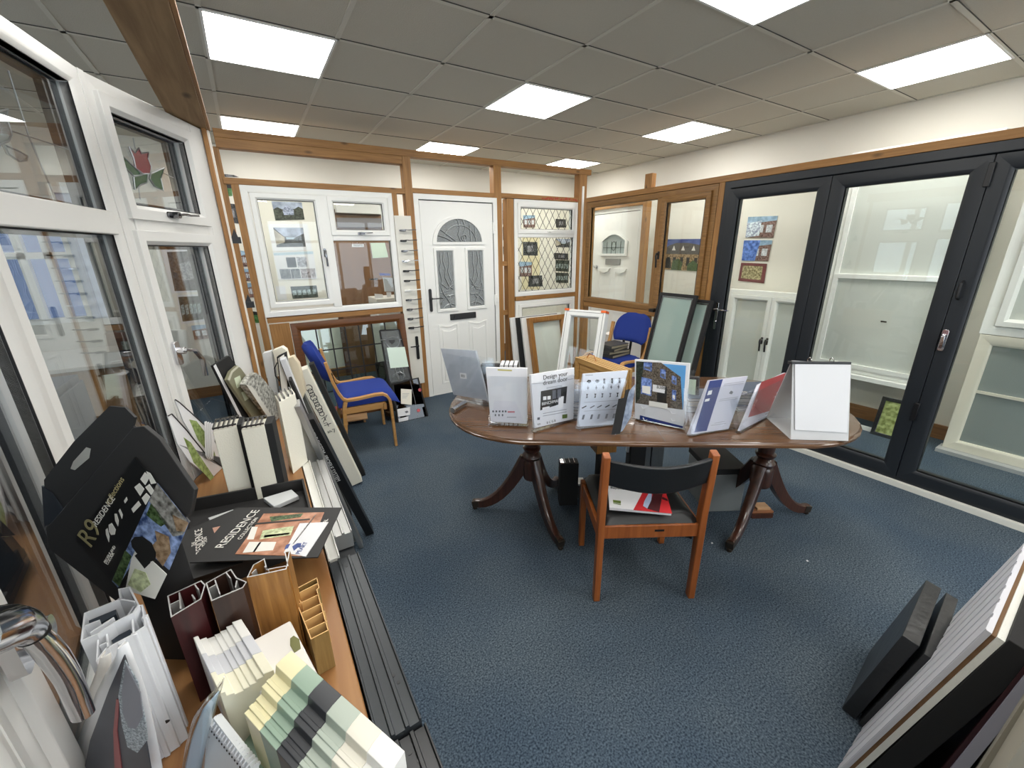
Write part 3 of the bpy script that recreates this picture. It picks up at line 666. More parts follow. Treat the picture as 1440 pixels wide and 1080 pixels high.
b.tube([(-.022, -.0435, z-.06), (.022, -.0435, z-.06)], .0022, n=4); b.tube([(-.02, -.0435, z-.045), (.0, -.0435, z-.045), (0, -.0435, z-.075)], .0022, n=4)
b.tube([(-.02, -.0435, z-.12), (-.02, -.0435, z-.105), (-.008, -.0435, z-.12), (-.008, -.0435, z-.105), (.004, -.0435, z-.12)], .0022, n=4); b.tube([(.01, -.0435, z-.105), (.024, -.0435, z-.105), (.014, -.0435, z-.13)], .0022, n=4)
mk('handwriting', b, INK, t)
t, L = stick((487, 694), (405, 520), -.05, .05, .06, M('smoked_grey', (84, 86, 82), .3), 'profile_length', 'smoky grey profile leaning between cream sample and black printed length')
t, L = stick((520, 750), (434, 590), -.22, .045, .05, BLK, 'profile_length', 'black profile with white printed lettering leaning against the shelf')
text('PROFILE SYSTEM  PROFILE SYSTEM', t, .026, -.018, L-.02, -.0262, M('white_print', (220, 220, 220)), rot=-90)
t, L = stick((508, 768), (418, 570), -.28, .022, .05, ALU, 'profile_length', 'bright silver channel leaning with its foot farthest forward on the carpet')
t, L = stick((495, 762), (400, 556), -.30, .045, .03, M('white_profile', (222, 221, 214), .4), 'profile_length', 'white slim profile leaning beside the silver channel')

t, L = stick((480, 712), (398, 505), -.12, .028, .05, PVW, 'profile_length', 'white channel with black edge leaning behind the smoky grey profile')
mk('edge', B().box(-.0155, -.0142, -.0255, .0255, 0, L), BLKM, t)
t, L = stick((493, 722), (408, 534), -.10, .014, .055, BLKM, 'profile_length', 'thin black bar leaning between white channel and printed black length')
# ---------------------------------------------------------------- standing samples on shelf (white foam core panels)
def vblock(pts, z1, mats, name, label, cat, group=None, z0=.72, bevel=.002, topz=None):
    """upright block: footprint given by its top outline as seen, at height z1"""
    q = [ZP(x, y, z1) for x, y in pts]; c = sum(q, Vector())/len(q)
    t = thing(name, label, cat, Matrix.Translation((c.x, c.y, z0+.001)), group)
    loc = [(p.x-c.x, p.y-c.y) for p in q]
    mk('block', B().prismz(loc, 0, z1-z0-.001), mats, t, bevel=bevel); return t, loc
for pts, lb, blk in (((( 299, 607), (333, 600), (337, 588), (303, 594)), 'cream cored panel sample with black edge, left of the matching pair on shelf', (333, 600, 337, 588, 340, 599, 344, 588)),
                 (((339, 605), (372, 599), (376, 588), (343, 593)), 'cream cored panel sample with wide black edge, right of the matching pair', (372, 599, 376, 588, 383, 597, 387, 586))):
    t, loc = vblock(pts, 1.0, CREAMP, 'panel_sample', lb, 'panel sample', 'cream cored upright panel samples')
    q = [ZP(blk[i], blk[i+1], 1.0) for i in (0, 4, 6, 2)]; o = t.matrix_world.translation
    mk('edge_profile', B().prismz([(p.x-o.x, p.y-o.y) for p in q], 0, .285), BLKM, t, 'black edge', bevel=.001)
    a, c2, d, e = [Vector((x, y, 0)) for x, y in loc]
    b = B()
    for k in range(5):
        s0 = a.lerp(c2, k/5+.04); s1 = a.lerp(c2, k/5+.13); e0 = e.lerp(d, k/5+.04)
        b.sweep([(s0.x, s0.y, .284), (e0.x, e0.y, .284)], [(-.002, 0), (.002, 0), (.002, .008), (-.002, .008)], up=(0, 0, 1))
    b.sweep([(a.x, a.y, .286), (c2.x, c2.y, .286)], [(-.0015, 0), (.0015, 0), (.0015, .006), (-.0015, .006)], up=(0, 0, 1))
    b.sweep([(e.x, e.y, .286), (d.x, d.y, .286)], [(-.0015, 0), (.0015, 0), (.0015, .006), (-.0015, .006)], up=(0, 0, 1))
    mk('cut_end', b, CHROMED, t, 'metal profile end')
t, loc = vblock(((392, 566), (415, 553), (410, 546), (386, 556)), 1.03, CREAMP, 'panel_sample', 'taller cream panel sample standing behind the matching pair on shelf', 'panel sample')
b = B()
for k in range(4):
    p_ = Vector((*loc[0], 0)).lerp(Vector((*loc[1], 0)), k/4+.1); q_ = Vector((*loc[3], 0)).lerp(Vector((*loc[2], 0)), k/4+.1)
    b.sweep([(p_.x, p_.y, .31), (q_.x, q_.y, .31)], [(-.002, 0), (.002, 0), (.002, .01), (-.002, .01)], up=(0, 0, 1))
mk('cut_end', b, CHROMED, t)

def inroom(off, z=.721): 
    d = (B2-A2).normalized(); n_ = Vector((d.y, -d.x, 0)); o_ = A2+n_*off; return Fr((o_.x, o_.y, z), d, Vector((0, 0, 1))-n_*.0)
def glassside(off, pts, t, mats, name, label, cat, bevel=.001):
    f = inroom(off); q = [(x, max(z, .002)) for x, z in f.ps(pts)]; o = thing(name, label, cat, f.M); mk('panel', B().prism(q, 0, t), mats, o, bevel=bevel); return o, f
# back cluster near the end of the shelf
def up(f_pts, base_a, base_c, z, lean, t, mats, name, label, cat, group=None, side=0, bevel=.002):
    f = base(base_a, base_c, z, lean, side); return slab(f, f_pts, t, mats, name, label, cat, group, bevel=bevel), f
BOOKE = M('page_edges', (225, 224, 216), .8)
t, f = glassside(.03, [(300, 514), (322, 500), (331, 512), (392, 640), (368, 650), (340, 596)], .012, BLKM, 'brochure', 'black brochure leaning back, leftmost of the books by the window', 'brochure')
decal(t, f, [(300, 515), (303, 512), (345, 596), (342, 598)], PAPER, 'page_edge')
t, f = glassside(.055, [(320, 534), (325, 522), (334, 514), (339, 518), (398, 640), (376, 650)], .014, M('olive_cover', (132, 130, 106), .3), 'brochure', 'olive covered door brochure with pale picture leaning behind the cream samples', 'brochure')
decal(t, f, [(320, 534), (325, 522), (334, 514), (336, 516), (327, 524), (323, 535)], M('olive_light', (206, 204, 186), .4))
decal(t, f, [(329, 532), (337, 528), (341, 541), (333, 546)], M('pale_picture', (214, 222, 196), .4), dy=-.0012)
decal(t, f, [(339, 552), (345, 549), (350, 560), (344, 564)], M('pale_picture', (214, 222, 196), .4), dy=-.0012)
t, f = glassside(.10, [(346, 541), (352, 530), (360, 524), (368, 530), (412, 610), (392, 618)], .03, M('grey_photo_cover', (150, 150, 142), .35, vary=60, vscale=60), 'brochure_stack', 'thick ribbed stack of grey photo brochures in the middle of the shelf', 'brochures')
b = B()
for k in range(9):
    q = [f.p(346+k*1.0, 541+k*.4), f.p(388+k*.9, 605+k*.1)]
    b.sweep([(q[0][0], -.002, q[0][1]), (q[1][0], -.002, q[1][1])], [(-.0012, -.001), (.0012, -.001), (.0012, .001), (-.0012, .001)], up=(0, 1, 0))
mk('page_edges', b, BOOKE, t)
for pts, m, lb in (([(369, 497), (381, 494), (392, 560), (382, 566)], M('clear_white', (214, 216, 216), .4), 'translucent white offcut standing at back left end of shelf'),
                   ([(383, 493), (396, 488), (402, 492), (418, 540), (402, 552), (390, 520)], CREAMP, 'cream rounded offcut standing at back end of shelf'),
                   ([(404, 504), (412, 501), (420, 512), (430, 550), (416, 556)], M('brownish_cream', (222, 208, 180), .5), 'brown tinged cream offcut near the handwritten sample'),
                   ):
    f = Fr(ZP(400, 590, .72)+Vector((.0, .16, 0)), (1, -.25, 0)); 
    q = f.ps(pts); zmin = min(z for x, z in q); q = [(x, 0 if z == zmin else z) for x, z in q]
    o = thing('profile_offcut', lb, 'profile sample', f.M); mk('offcut', B().prism(q, 0, .05), m, o, bevel=.003)
f = Fr(ZP(400, 590, .72)+Vector((.0, .07, 0)), (1, -.3, 0))
q = f.ps([(389, 502), (401, 496), (406, 560), (396, 570)]); o = thing('glazed_corner_sample', 'small dark framed window corner sample with white inside, among offcuts', 'window sample', f.M)
mk('frame', B().prism([(q[0][0], q[0][1]), (q[1][0], q[1][1]), (q[2][0], 0), (q[3][0], 0)], 0, .04), BLKM, o, bevel=.002)
mk('core', B().prism([(q[0][0]+.006, q[0][1]-.008), (q[1][0]-.006, q[1][1]-.008), (q[2][0]-.006, .01), (q[3][0]+.006, .01)], -.003, .01), WHITE, o)
b = B(); b.tube([(q[0][0]-.002, .0, q[0][1]-.03), (q[0][0]-.02, -.005, q[0][1]-.06), (q[0][0]-.022, -.005, q[0][1]-.1), (q[0][0]-.004, 0, q[0][1]-.14)], .003, n=6); mk('cable', b, BLK, o)

# green and white leaflets in clear holder
lh, f = glassside(.045, [(262, 598), (298, 560), (330, 570), (345, 640), (352, 697), (300, 690)], .003, ACRY, 'leaflet_holder', 'clear acrylic leaflet holder leaning by window behind black box', 'holder')
for off, pts, pr__, lb in ((.075, [(236, 585), (241, 582), (262, 605), (290, 640), (318, 675), (338, 704), (330, 706), (300, 680), (268, 650), (250, 625)], [(258, 615), (268, 622), (290, 655), (310, 684), (300, 680), (272, 650)], 'curled white and green leaflet, left of the two'),
                      (.06, [(246, 562), (252, 566), (270, 582), (292, 602), (308, 632), (322, 662), (316, 668), (296, 645), (276, 622), (258, 592)], [(266, 590), (276, 592), (296, 618), (304, 645), (294, 638), (278, 618)], 'curled white and green leaflet, right of the two in front of window')):
    o, f = glassside(off, pts, .004, PAPER, 'leaflet', lb, 'leaflet')
    decal(o, f, pr__, M('leaf_green_print', (138, 158, 92), .4, vary=30, vscale=60), 'print')
    e = B(); q = f.ps(pts); e.sweep([(x, -.001, max(z, .003)) for x, z in q[:len(q)//2+1]], [(-.0015, -.0015), (.0015, -.0015), (.0015, .0015), (-.0015, .0015)], up=(0, 1, 0)); mk('dark_edge', e, CARD, o)
for k in range(4):
    o, f = glassside(.085+k*.004, [(288+k*3, 593+k), (291+k*3, 592+k), (296+k*2, 618), (294+k*2, 648), (289+k*3, 640)], .002, PAPER, 'leaflet', ('first', 'second', 'third', 'fourth')[k]+' of small folded white leaflets held upright left of cream samples', 'leaflet')
# ---------------------------------------------------------------- black presentation box with lid, print and leaflets
P0 = ZP(167, 826, .97); NN = Vector((math.cos(R_(228))*math.cos(R_(8)), math.sin(R_(228))*math.cos(R_(8)), math.sin(R_(8))))*-1
# frame in lid plane, x along the print's reading direction
pl = lambda x, y: PP(x, y, P0, NN)
xd = (pl(267, 734)-pl(167, 826)); zd = (pl(107, 759)-pl(167, 826))
fl = Fr(P0, xd, zd)
bx = thing('presentation_box', 'open black card presentation box with product print in its propped lid', 'box', fl.M)
mk('lid', B().prism(fl.ps([(62, 742), (70, 736), (185, 602), (200, 600), (222, 618), (272, 690), (266, 722), (166, 850), (150, 838), (66, 772)]), .002, .010), CARD, bx, bevel=.001)
e1 = pl(152, 840); e2 = e1.lerp(pl(270, 700), .36); bk_ = fl.N*.05; e1 = e1+bk_; e2 = e2+bk_
IM = fl.I
q3 = [IM @ p_ for p_ in (e1, e2, Vector((e2.x, e2.y, .722)), Vector((e1.x, e1.y, .722)), e1+Vector((.03, .0, 0)), e2+Vector((.03, .0, 0)), Vector((e2.x+.03, e2.y, .722)), Vector((e1.x+.03, e1.y, .722)))]
mk('box_body', B().add(q3, [(0, 1, 2, 3), (7, 6, 5, 4), (0, 4, 5, 1), (1, 5, 6, 2), (2, 6, 7, 3), (3, 7, 4, 0)]), CARD, bx)
b = B(); q = fl.ps([(62, 742), (185, 602)]); r = fl.ps([(58, 676), (100, 622), (150, 572), (172, 574), (186, 588), (183, 600), (154, 612)])
hole = fl.ps([(96, 660), (100, 650), (118, 630), (124, 632), (122, 645), (102, 662)])
flap = [q[0]]+[r[0], r[1], r[2], r[3], r[4], r[5]]+[q[1]]
mk('lid_flap', B().prism(flap, .004, .008), CARD, bx, 'tuck flap with hand hole')
mk('hand_hole', B().prism(hole, .0032, .0045), M('hole_light', (205, 205, 198), .6), bx, 'cut hand hole showing white behind')
q = fl.ps([(62, 742), (58, 676), (45, 690), (60, 740)])
mk('side_flap', B().prism(fl.ps([(60, 742), (56, 684), (70, 694), (86, 716), (95, 738), (80, 742), (68, 736)]), .0025, .005), M('blue_black_card', (34, 40, 50), .5), bx)
pr_ = mk('printed_sheet', B().prism(fl.ps([(107, 759), (190, 643), (267, 734), (167, 826)]), -.001, .002), M('print_black', (24, 24, 25), .35), bx)
def tz(x, y): return (x/3.6, 540+y/3.6)
def pdec(pts, mat, name='picture', dy=-.0018): return mk(name, B().prism([fl.p(*tz(*p_)) for p_ in pts], dy, dy+.0006), mat, pr_)
SKY = M('print_sky', (104, 126, 170), .35, vary=60, vscale=60); TREE = M('print_foliage', (58, 82, 40), .4, vary=38, vscale=130); STONE = M('print_stone', (150, 124, 96), .4, vary=30, vscale=90)
PWHT = M('print_white', (232, 230, 222), .4); PDARK = M('print_dark', (30, 30, 30), .4); PGREY = M('print_grey', (120, 118, 112), .4, vary=50, vscale=80)
pdec([(570, 995), (600, 1028), (720, 820), (860, 940), (960, 700), (800, 500)], SKY, dy=-.0014)
pdec([(800, 500), (960, 700), (930, 760), (880, 770), (760, 590)], PGREY)
pdec([(880, 660), (960, 700), (940, 745), (900, 740)], STONE, dy=-.0024)
pdec([(770, 600), (850, 700), (820, 720), (780, 690), (745, 660)], TREE)
pdec([(790, 740), (860, 770), (870, 850), (830, 920), (760, 830), (800, 790)], STONE, dy=-.0022)
pdec([(575, 990), (640, 840), (672, 870), (610, 1022)], TREE, dy=-.0022)
pdec([(672, 880), (700, 820), (850, 960), (790, 1085), (640, 1040)], PWHT, dy=-.0022)
pdec([(690, 930), (745, 950), (770, 1010), (720, 1050), (655, 1010)], M('print_lit_window', (196, 204, 160), .4, vary=30, vscale=100), dy=-.003)
pdec([(690, 865), (720, 840), (770, 900), (740, 930)], PDARK, dy=-.003)
pdec([(672, 790), (690, 770), (730, 768), (775, 800), (798, 850), (795, 885), (770, 895), (700, 850), (678, 820)], PDARK, dy=-.0034)
for pts in ([(715, 480), (738, 445), (762, 470), (740, 510)], [(745, 440), (765, 450), (795, 500), (770, 505)], [(685, 520), (710, 500), (735, 530), (715, 565)], [(740, 520), (760, 505), (785, 540), (770, 560)], [(722, 575), (745, 550), (765, 570), (742, 610)], [(670, 630), (705, 590), (718, 610), (680, 650)],
            [(632, 590), (645, 570), (650, 585), (638, 602)], [(585, 655), (595, 655), (605, 690), (602, 718), (588, 690)], [(605, 640), (612, 630), (625, 660), (622, 680)], [(540, 735), (548, 728), (558, 770), (556, 798), (542, 760)], [(555, 710), (570, 702), (590, 735), (585, 760), (568, 762), (557, 745)]):
    pdec(pts, PWHT, 'sample_picture')
def ptext(s_, x, y, size, mat, x2, y2):
    a = Vector(fl.p(*tz(x, y))); c = Vector(fl.p(*tz(x2, y2))); d = c-a
    text(s_, pr_, size, a.x, a.y, -.0034, mat, rot=math.degrees(math.atan2(d.y, d.x)))
GOLD = M('gold_print', (168, 158, 116), .4)
ptext('R9', 468, 830, .052, GOLD, 520, 740); ptext('RESIDENCE', 498, 722, .0165, PWHT, 552, 640); ptext('collections', 562, 610, .016, GOLD, 640, 480)
ptext('PROFILE AND', 545, 905, .008, PWHT, 575, 855); ptext('COLOUR', 556, 912, .008, PWHT, 580, 870)

# tray of the box, lying on the shelf
A_, B_, C_, D_ = ZP(262, 722, .72), ZP(430, 690, .72), ZP(450, 770, .72), ZP(270, 842, .72)
c0 = (A_+B_+C_+D_)/4
tr = thing('card_tray', 'shallow black tray of leaflet box lying on shelf under dark leaflets', 'box', Matrix.Translation((c0.x, c0.y, .721)))
q = [(p_.x-c0.x, p_.y-c0.y) for p_ in (A_, B_, C_, D_)]; q2 = [(x*.96, y*.96) for x, y in q]
mk('base', B().prismz(q, 0, .006), CARD, tr)
b = B()
for k in range(4):
    a, c_ = q[k], q[(k+1) % 4]; a2, c2_ = q2[k], q2[(k+1) % 4]; b.prismz([a, c_, c2_, a2], .006, .052)
mk('side_wall', b, CARD, tr, bevel=.001)
for i, (pts, z, lb) in enumerate((([(370, 700), (410, 688), (420, 697), (385, 712)], .745, 'white and clear plastic profile piece in the black tray'),
                                  ([(292, 728), (328, 716), (332, 722), (298, 736)], .745, 'thin white strip lying in the black tray'))):
    vblock(pts, z, M('clear_white', (214, 216, 216), .4), 'profile_offcut', lb, 'profile sample', z0=.728)
# dark leaflets
def flat(pts, z, t, mat, label, name='leaflet', cat='leaflet', tilt=None):
    q = [ZP(*p_, z) for p_ in pts]; x = (q[1]-q[0]).normalized(); c_ = q[0]
    m = axes(c_, x, Vector((0, 0, 1)).cross(x)*1)   # local z across the sheet, local y = down
    o = thing(name, label, cat, m); I = m.inverted(); loc = [(I @ p_) for p_ in q]
    mk('sheet', B().prism([(p_.x, p_.z) for p_ in loc], -t, 0) if (m.to_3x3() @ Vector((0, 1, 0))).z < 0 else B().prism([(p_.x, p_.z) for p_ in loc], 0, t), mat, o)
    return o, I, m
def zr(x, y): return (200+x/4.235, 660+y/4.235)
o, I, m = flat([zr(195, 695), zr(190, 400), zr(560, 240), zr(700, 380), zr(600, 560)], .790, .003, CARD, 'dark grey leaflet partly under the one with interior photo')
def fdec(o, I, m, pts, z, mat, name='picture', dz=.001):
    loc = [I @ ZP(*zr(*p_), z) for p_ in pts]; s_ = -1 if (m.to_3x3() @ Vector((0, 1, 0))).z < 0 else 1
    return mk(name, B().prism([(p_.x, p_.z) for p_ in loc], s_*(.003 if s_ > 0 else 0)+0, s_*(.003 if s_ > 0 else 0)+.0005*s_*1) if False else B().prism([(p_.x, p_.z) for p_ in loc], (-.003-dz) if s_ < 0 else .003, (-.003) if s_ < 0 else .003+dz), mat, o)
fdec(o, I, m, [(420, 355), (488, 340), (435, 395)], .79, M('print_pink', (196, 150, 130), .4))
def ftext(o, I, m, s_, p0, p1, z, size, mat, lift=.0045):
    a, c_ = I @ ZP(*zr(*p0), z), I @ ZP(*zr(*p1), z); d = c_-a
    cu = text(s_, o, size, 0, 0, 0, mat, flat=True); sg = -1 if (m.to_3x3() @ Vector((0, 1, 0))).z < 0 else 1
    T_ = Matrix.Translation((a.x, sg*lift, a.z)) @ Matrix.Rotation(-math.atan2(d.z, d.x), 4, 'Y') @ Matrix.Rotation(R_(90 if sg < 0 else -90), 4, 'X')
    cu.data.transform(T_); return cu
ftext(o, I, m, 'THE', (318, 462), (318, 432), .79, .012, PWHT); ftext(o, I, m, 'RESIDENCE', (370, 500), (362, 405), .79, .026, PWHT); ftext(o, I, m, 'COLLECTION', (395, 490), (385, 400), .79, .012, PWHT)
o, I, m = flat([zr(285, 560), zr(560, 232), zr(1188, 232), zr(1048, 528)], .812, .003, CARD, 'dark leaflet with white lettering and bright interior photo, lying on top')
fdec(o, I, m, [(555, 512), (725, 270), (1085, 262), (975, 525)], .812, M('print_brownish', (176, 122, 92), .4, vary=25, vscale=30), dz=.001)
for pts, mt in (([(720, 372), (905, 345), (885, 400), (700, 425)], M('print_lit_window', (196, 204, 160))), ([(760, 290), (960, 270), (945, 290), (770, 318)], M('print_foliage', (0, 0, 0))), ([(600, 505), (640, 440), (800, 440), (780, 490)], PWHT), ([(655, 350), (690, 350), (665, 425), (625, 425)], PWHT), ([(730, 400), (880, 385), (875, 395), (725, 415)], PDARK), ([(660, 500), (700, 442), (712, 442), (672, 500)], PDARK), ([(640, 330), (1000, 300), (1000, 308), (640, 340)], PDARK)):
    fdec(o, I, m, pts, .812, mt, dz=.0016)
lb_ = fdec(o, I, m, [(845, 505), (940, 330), (1110, 322), (975, 528)], .812, PAPER, 'address_label', .0022)
for pts in ([(895, 470), (925, 450), (935, 470), (905, 495)], [(860, 460), (885, 452), (870, 480), (850, 485)], [(925, 450), (950, 450), (945, 475), (930, 475)]): fdec(o, I, m, pts, .812, M('logo_blue', (52, 74, 140), .4), 'logo', .0028)
ftext(o, I, m, 'THE', (508, 440), (520, 400), .812, .012, PWHT); ftext(o, I, m, 'RESIDENCE', (480, 478), (642, 312), .812, .034, PWHT); ftext(o, I, m, 'COLLECTION', (590, 425), (672, 322), .812, .016, PWHT)
ftext(o, I, m, 'PEART', (938, 515), (985, 450), .812, .016, M('logo_blue', (52, 74, 140)), .0062); ftext(o, I, m, 'TECHNICAL', (1040, 420), (1100, 320), .812, .016, PWHT)
for k in range(6): ftext(o, I, m, 'windows and doors', (905+k*17, 455-k*22), (965+k*17, 375-k*22), .812, .0065, PGREY, .0062)

# ---------------------------------------------------------------- cut profile blocks at front of shelf
def walls(b, poly, z0, z1, t, mi=0):
    n = len(poly); area = sum(poly[i][0]*poly[(i+1) % n][1]-poly[(i+1) % n][0]*poly[i][1] for i in range(n)); sg = 1 if area > 0 else -1
    ins = []
    for i in range(n):
        a = Vector(poly[i-1]); c_ = Vector(poly[i]); d = Vector(poly[(i+1) % n])
        e1 = (c_-a).normalized(); e2 = (d-c_).normalized(); n1 = Vector((-e1.y, e1.x))*sg; n2 = Vector((-e2.y, e2.x))*sg
        k = (n1+n2); k = k/max(.3, k.dot(n1)); ins.append(tuple(c_+k*t))
    for i in range(n):
        j = (i+1) % n; b.prismz([poly[i], poly[j], ins[j], ins[i]], z0, z1, mi)
def hollow(pts, z1, t, mats, name, label, z0=.72, ribs=(), group=None, ribmat=0, floorz=None, rim=None):
    q = [ZP(x, y, z1) for x, y in pts]; c = sum(q, Vector())/len(q)
    o = thing(name, label, 'profile sample', Matrix.Translation((c.x, c.y, z0+.001)), group)
    loc = [(p_.x-c.x, p_.y-c.y) for p_ in q]; h = z1-z0-.001
    b = B(); walls(b, loc, 0, h-.001, t); mk('shell', b, mats, o)
    b = B(); walls(b, loc, h-.001, h, t)
    for (x0, y0), (x1, y1) in ribs:
        a, e = ZP(x0, y0, z1)-c, ZP(x1, y1, z1)-c
        b.sweep([(a.x, a.y, h-.03), (e.x, e.y, h-.03)], [(-t/2, -.03), (t/2, -.03), (t/2, .03), (-t/2, .03)], up=(0, 0, 1))
    mk('cut_end', b, rim or mats, o, 'pale cut edges' if rim else None); return o
CUTW = M('cut_edge_white', (228, 228, 226), .35, .2); PVW = M('white_block', (222, 224, 228), .35)
hollow([(113, 902), (118, 862), (168, 842), (166, 828), (183, 825), (196, 850), (188, 862), (160, 876), (137, 892)], 1.0, .0025, PVW, 'profile_block', 'white hollow window profile block, rear of the pair at front left', ribs=[((118, 880), (140, 872)), ((166, 842), (190, 846)), ((126, 890), (160, 868))], group='white hollow profile blocks')
hollow([(135, 930), (137, 892), (175, 872), (187, 852), (201, 850), (206, 880), (196, 886), (188, 892), (150, 912)], .99, .0025, PVW, 'profile_block', 'white hollow window profile block with black oval mark, front of the pair', ribs=[((150, 888), (152, 912)), ((185, 862), (188, 890)), ((140, 908), (152, 902))], group='white hollow profile blocks')
pb = [o_ for o_ in bpy.data.objects if o_.name.startswith('profile_block')]
STL = M('steel_core', (52, 60, 70), .35, .5)
for o_, pts, z1 in ((pb[0], [(124, 871), (163, 853), (163, 863), (127, 884)], .985), (pb[1], [(156, 899), (182, 883), (186, 889), (160, 906)], .975)):
    c_ = o_.matrix_world.translation; q = [ZP(x, y, z1)-c_ for x, y in pts]; mk('steel_core', B().prismz([(p_.x, p_.y) for p_ in q], .01, z1-.722), STL, o_, 'dark chamber')
c_ = pb[1].matrix_world.translation
for x, y in ((171, 901), (188, 890), (203, 866)):
    p_ = ZP(x, y, .99)-c_; mk('ridge', B().box(p_.x-.004, p_.x+.004, p_.y-.004, p_.y+.004, 0, .268), PVW, pb[1], bevel=.001)
p_ = ZP(219, 996, .78); fo = ZP(206, 880, .99); g_ = Vector((p_.x, p_.y, .78))
mk('oval_mark', B().prism([(.008*math.cos(k*math.pi/6), .004*math.sin(k*math.pi/6)) for k in range(12)], -.001, .001), PDARK, pb[1]).matrix_local = Matrix.Translation(ZP(150, 912, .99).lerp(ZP(201, 880, .99), .62)-c_-Vector((0, 0, .20))+Vector((.001, -.004, 0)))
BUR = wood('burgundy_foil', (70, 26, 28), (46, 16, 18), 2, .35, 8, False); DBR = wood('dark_brown_foil', (62, 42, 34), (40, 26, 22), 2, .35, 8, False); OKB = wood('golden_oak_foil', (176, 126, 66), (138, 92, 44), 2, .4, 16, False)
CUTM = M('cut_aluminium', (214, 214, 212), .3, .6)
hollow([(240, 868), (235, 838), (283, 816), (289, 822), (283, 842)], .94, .0022, BUR, 'profile_block', 'burgundy profile block with bright cut end, left of the dark row', ribs=[((252, 833), (254, 856)), ((239, 850), (252, 844)), ((274, 822), (279, 829)), ((274, 842), (270, 836))], rim=CUTM)
hollow([(297, 845), (289, 820), (325, 800), (333, 812), (347, 818), (342, 826)], .94, .0022, DBR, 'profile_block', 'dark brown profile block between burgundy and golden oak blocks', ribs=[((302, 815), (309, 835)), ((294, 827), (303, 822)), ((318, 805), (324, 813)), ((331, 826), (333, 816))], rim=CUTM)
hollow([(347, 812), (356, 794), (372, 785), (376, 800), (404, 795), (400, 776), (408, 774), (403, 800), (385, 804), (366, 808)], .95, .002, OKB, 'profile_block', 'golden oak profile block with bright cut end behind the small cell block', ribs=[((354, 806), (360, 800)), ((372, 796), (378, 802))], rim=CUTM)
hollow([(409.5, 831), (446, 812), (449, 826), (446, 829), (462, 886), (437, 899), (418, 851), (413, 847)], .822, .0018, wood('grey_oak_foil', (150, 122, 74), (118, 92, 50), 2, .45, 18, False), 'profile_block', 'small oak coloured block with five open cells near the shelf edge',
       ribs=[((412, 838), (447, 820)), ((418, 850), (448, 836)), ((424, 862), (453, 848)), ((429, 874), (457, 859)), ((433, 886), (460, 873)), ((415, 835), (425, 849))], rim=M('cut_tan', (222, 178, 116), .5))
# white swatch strip on white carton
c_ = thing('carton', 'flat white carton lying on shelf with small dark logo sticker', 'box', Matrix())
q = [ZP(x, y, .85) for x, y in ((345, 906), (408, 872), (448, 950), (400, 982), (368, 985))]
mk('body', B().prismz([(p_.x, p_.y) for p_ in q], .721, .85), M('carton_white', (226, 222, 216), .5), c_, bevel=.003)
q = [ZP(x, y, .8505) for x, y in ((408, 898), (413, 894), (421, 899), (423, 912), (414, 918), (408, 908))]
mk('sticker', B().prismz([(p_.x, p_.y) for p_ in q], .8502, .8510), M('olive_print', (112, 112, 66), .5), c_)
def stepped(px, z, prof, nb, cols, name, label, t=.02, y0=None):
    """swatch block: bands of colour along its length, stepped section across. px: A B (far edge), D C (near edge)"""
    A, Bq, Cq, D = [ZP(x, y, z) for x, y in px]; xd = (Bq-A); ld = (D-A); f = axes(A, xd, Vector(xd).cross(ld)*(-1 if Vector(xd).cross(ld).z < 0 else 1))
    W = xd.length; y_ = Vector((f[0][1], f[1][1], f[2][1])); Lh = ld.dot(y_); sk = ld.dot(xd.normalized())
    o = thing(name, label, 'colour sample', f)
    for k in range(nb):
        a, c_ = k/nb, (k+1)/nb; b = B()
        pr = [(0, -t)]+[(u*W, v) for u, v in prof]+[(W, -t)]
        vs = [(u+sk*a, Lh*a, v) for u, v in pr]+[(u+sk*c_, Lh*c_, v) for u, v in pr]; n = len(pr)
        b.add(vs, [tuple(range(n)), tuple(range(2*n-1, n-1, -1))]+[(i, (i+1) % n, n+(i+1) % n, n+i) for i in range(n)])
        mk('colour_band', b, cols[k], o, bevel=.001)
    return o
W1, W2, W3 = M('swatch_white', (232, 231, 226), .4), M('swatch_grey_white', (205, 206, 210), .4), M('swatch_ivory', (232, 228, 206), .4)
PR = [(0, .014), (.10, .014), (.10, .004), (.24, .004), (.24, .0), (.40, .0), (.40, .003), (.52, .003), (.52, .006), (.66, .006), (.66, .012), (.80, .012), (.80, .018), (1, .018)]
stepped([(274, 904), (342, 880), (372, 956), (312, 984)], .865, PR, 3, [W1, W2, W3], 'swatch_block', 'white to ivory stepped colour swatch block beside the carton', .13)
SC_ = [M('swatch_cream', (232, 224, 182), .35), M('swatch_sage', (150, 172, 154), .35), M('swatch_charcoal', (56, 58, 62), .35), M('swatch_pale_green', (176, 186, 174), .35), M('swatch_offwhite', (224, 220, 206), .35), M('swatch_white', (232, 231, 226), .35)]
PR2 = [(0, 0), (.09, 0), (.09, .003), (.16, .003), (.16, .0015), (.22, .0015), (.22, .004), (.33, .004), (.36, .016), (.45, .016), (.45, .018), (.52, .018), (.52, .0165), (.63, .0165), (.67, .030), (.80, .031), (1, .029)]
stepped([(343, 1003), (414, 932), (566, 1096), (505, 1190)], .885, PR2, 6, SC_, 'swatch_block', 'large stepped swatch block in cream, sage, charcoal and pale green bands', .15)
vblock([(330, 1060), (368, 1010), (420, 1080), (380, 1140)], .77, M('sage_card', (122, 144, 128), .5), 'sample_card', 'dark sage green card beside the big swatch block', 'card')

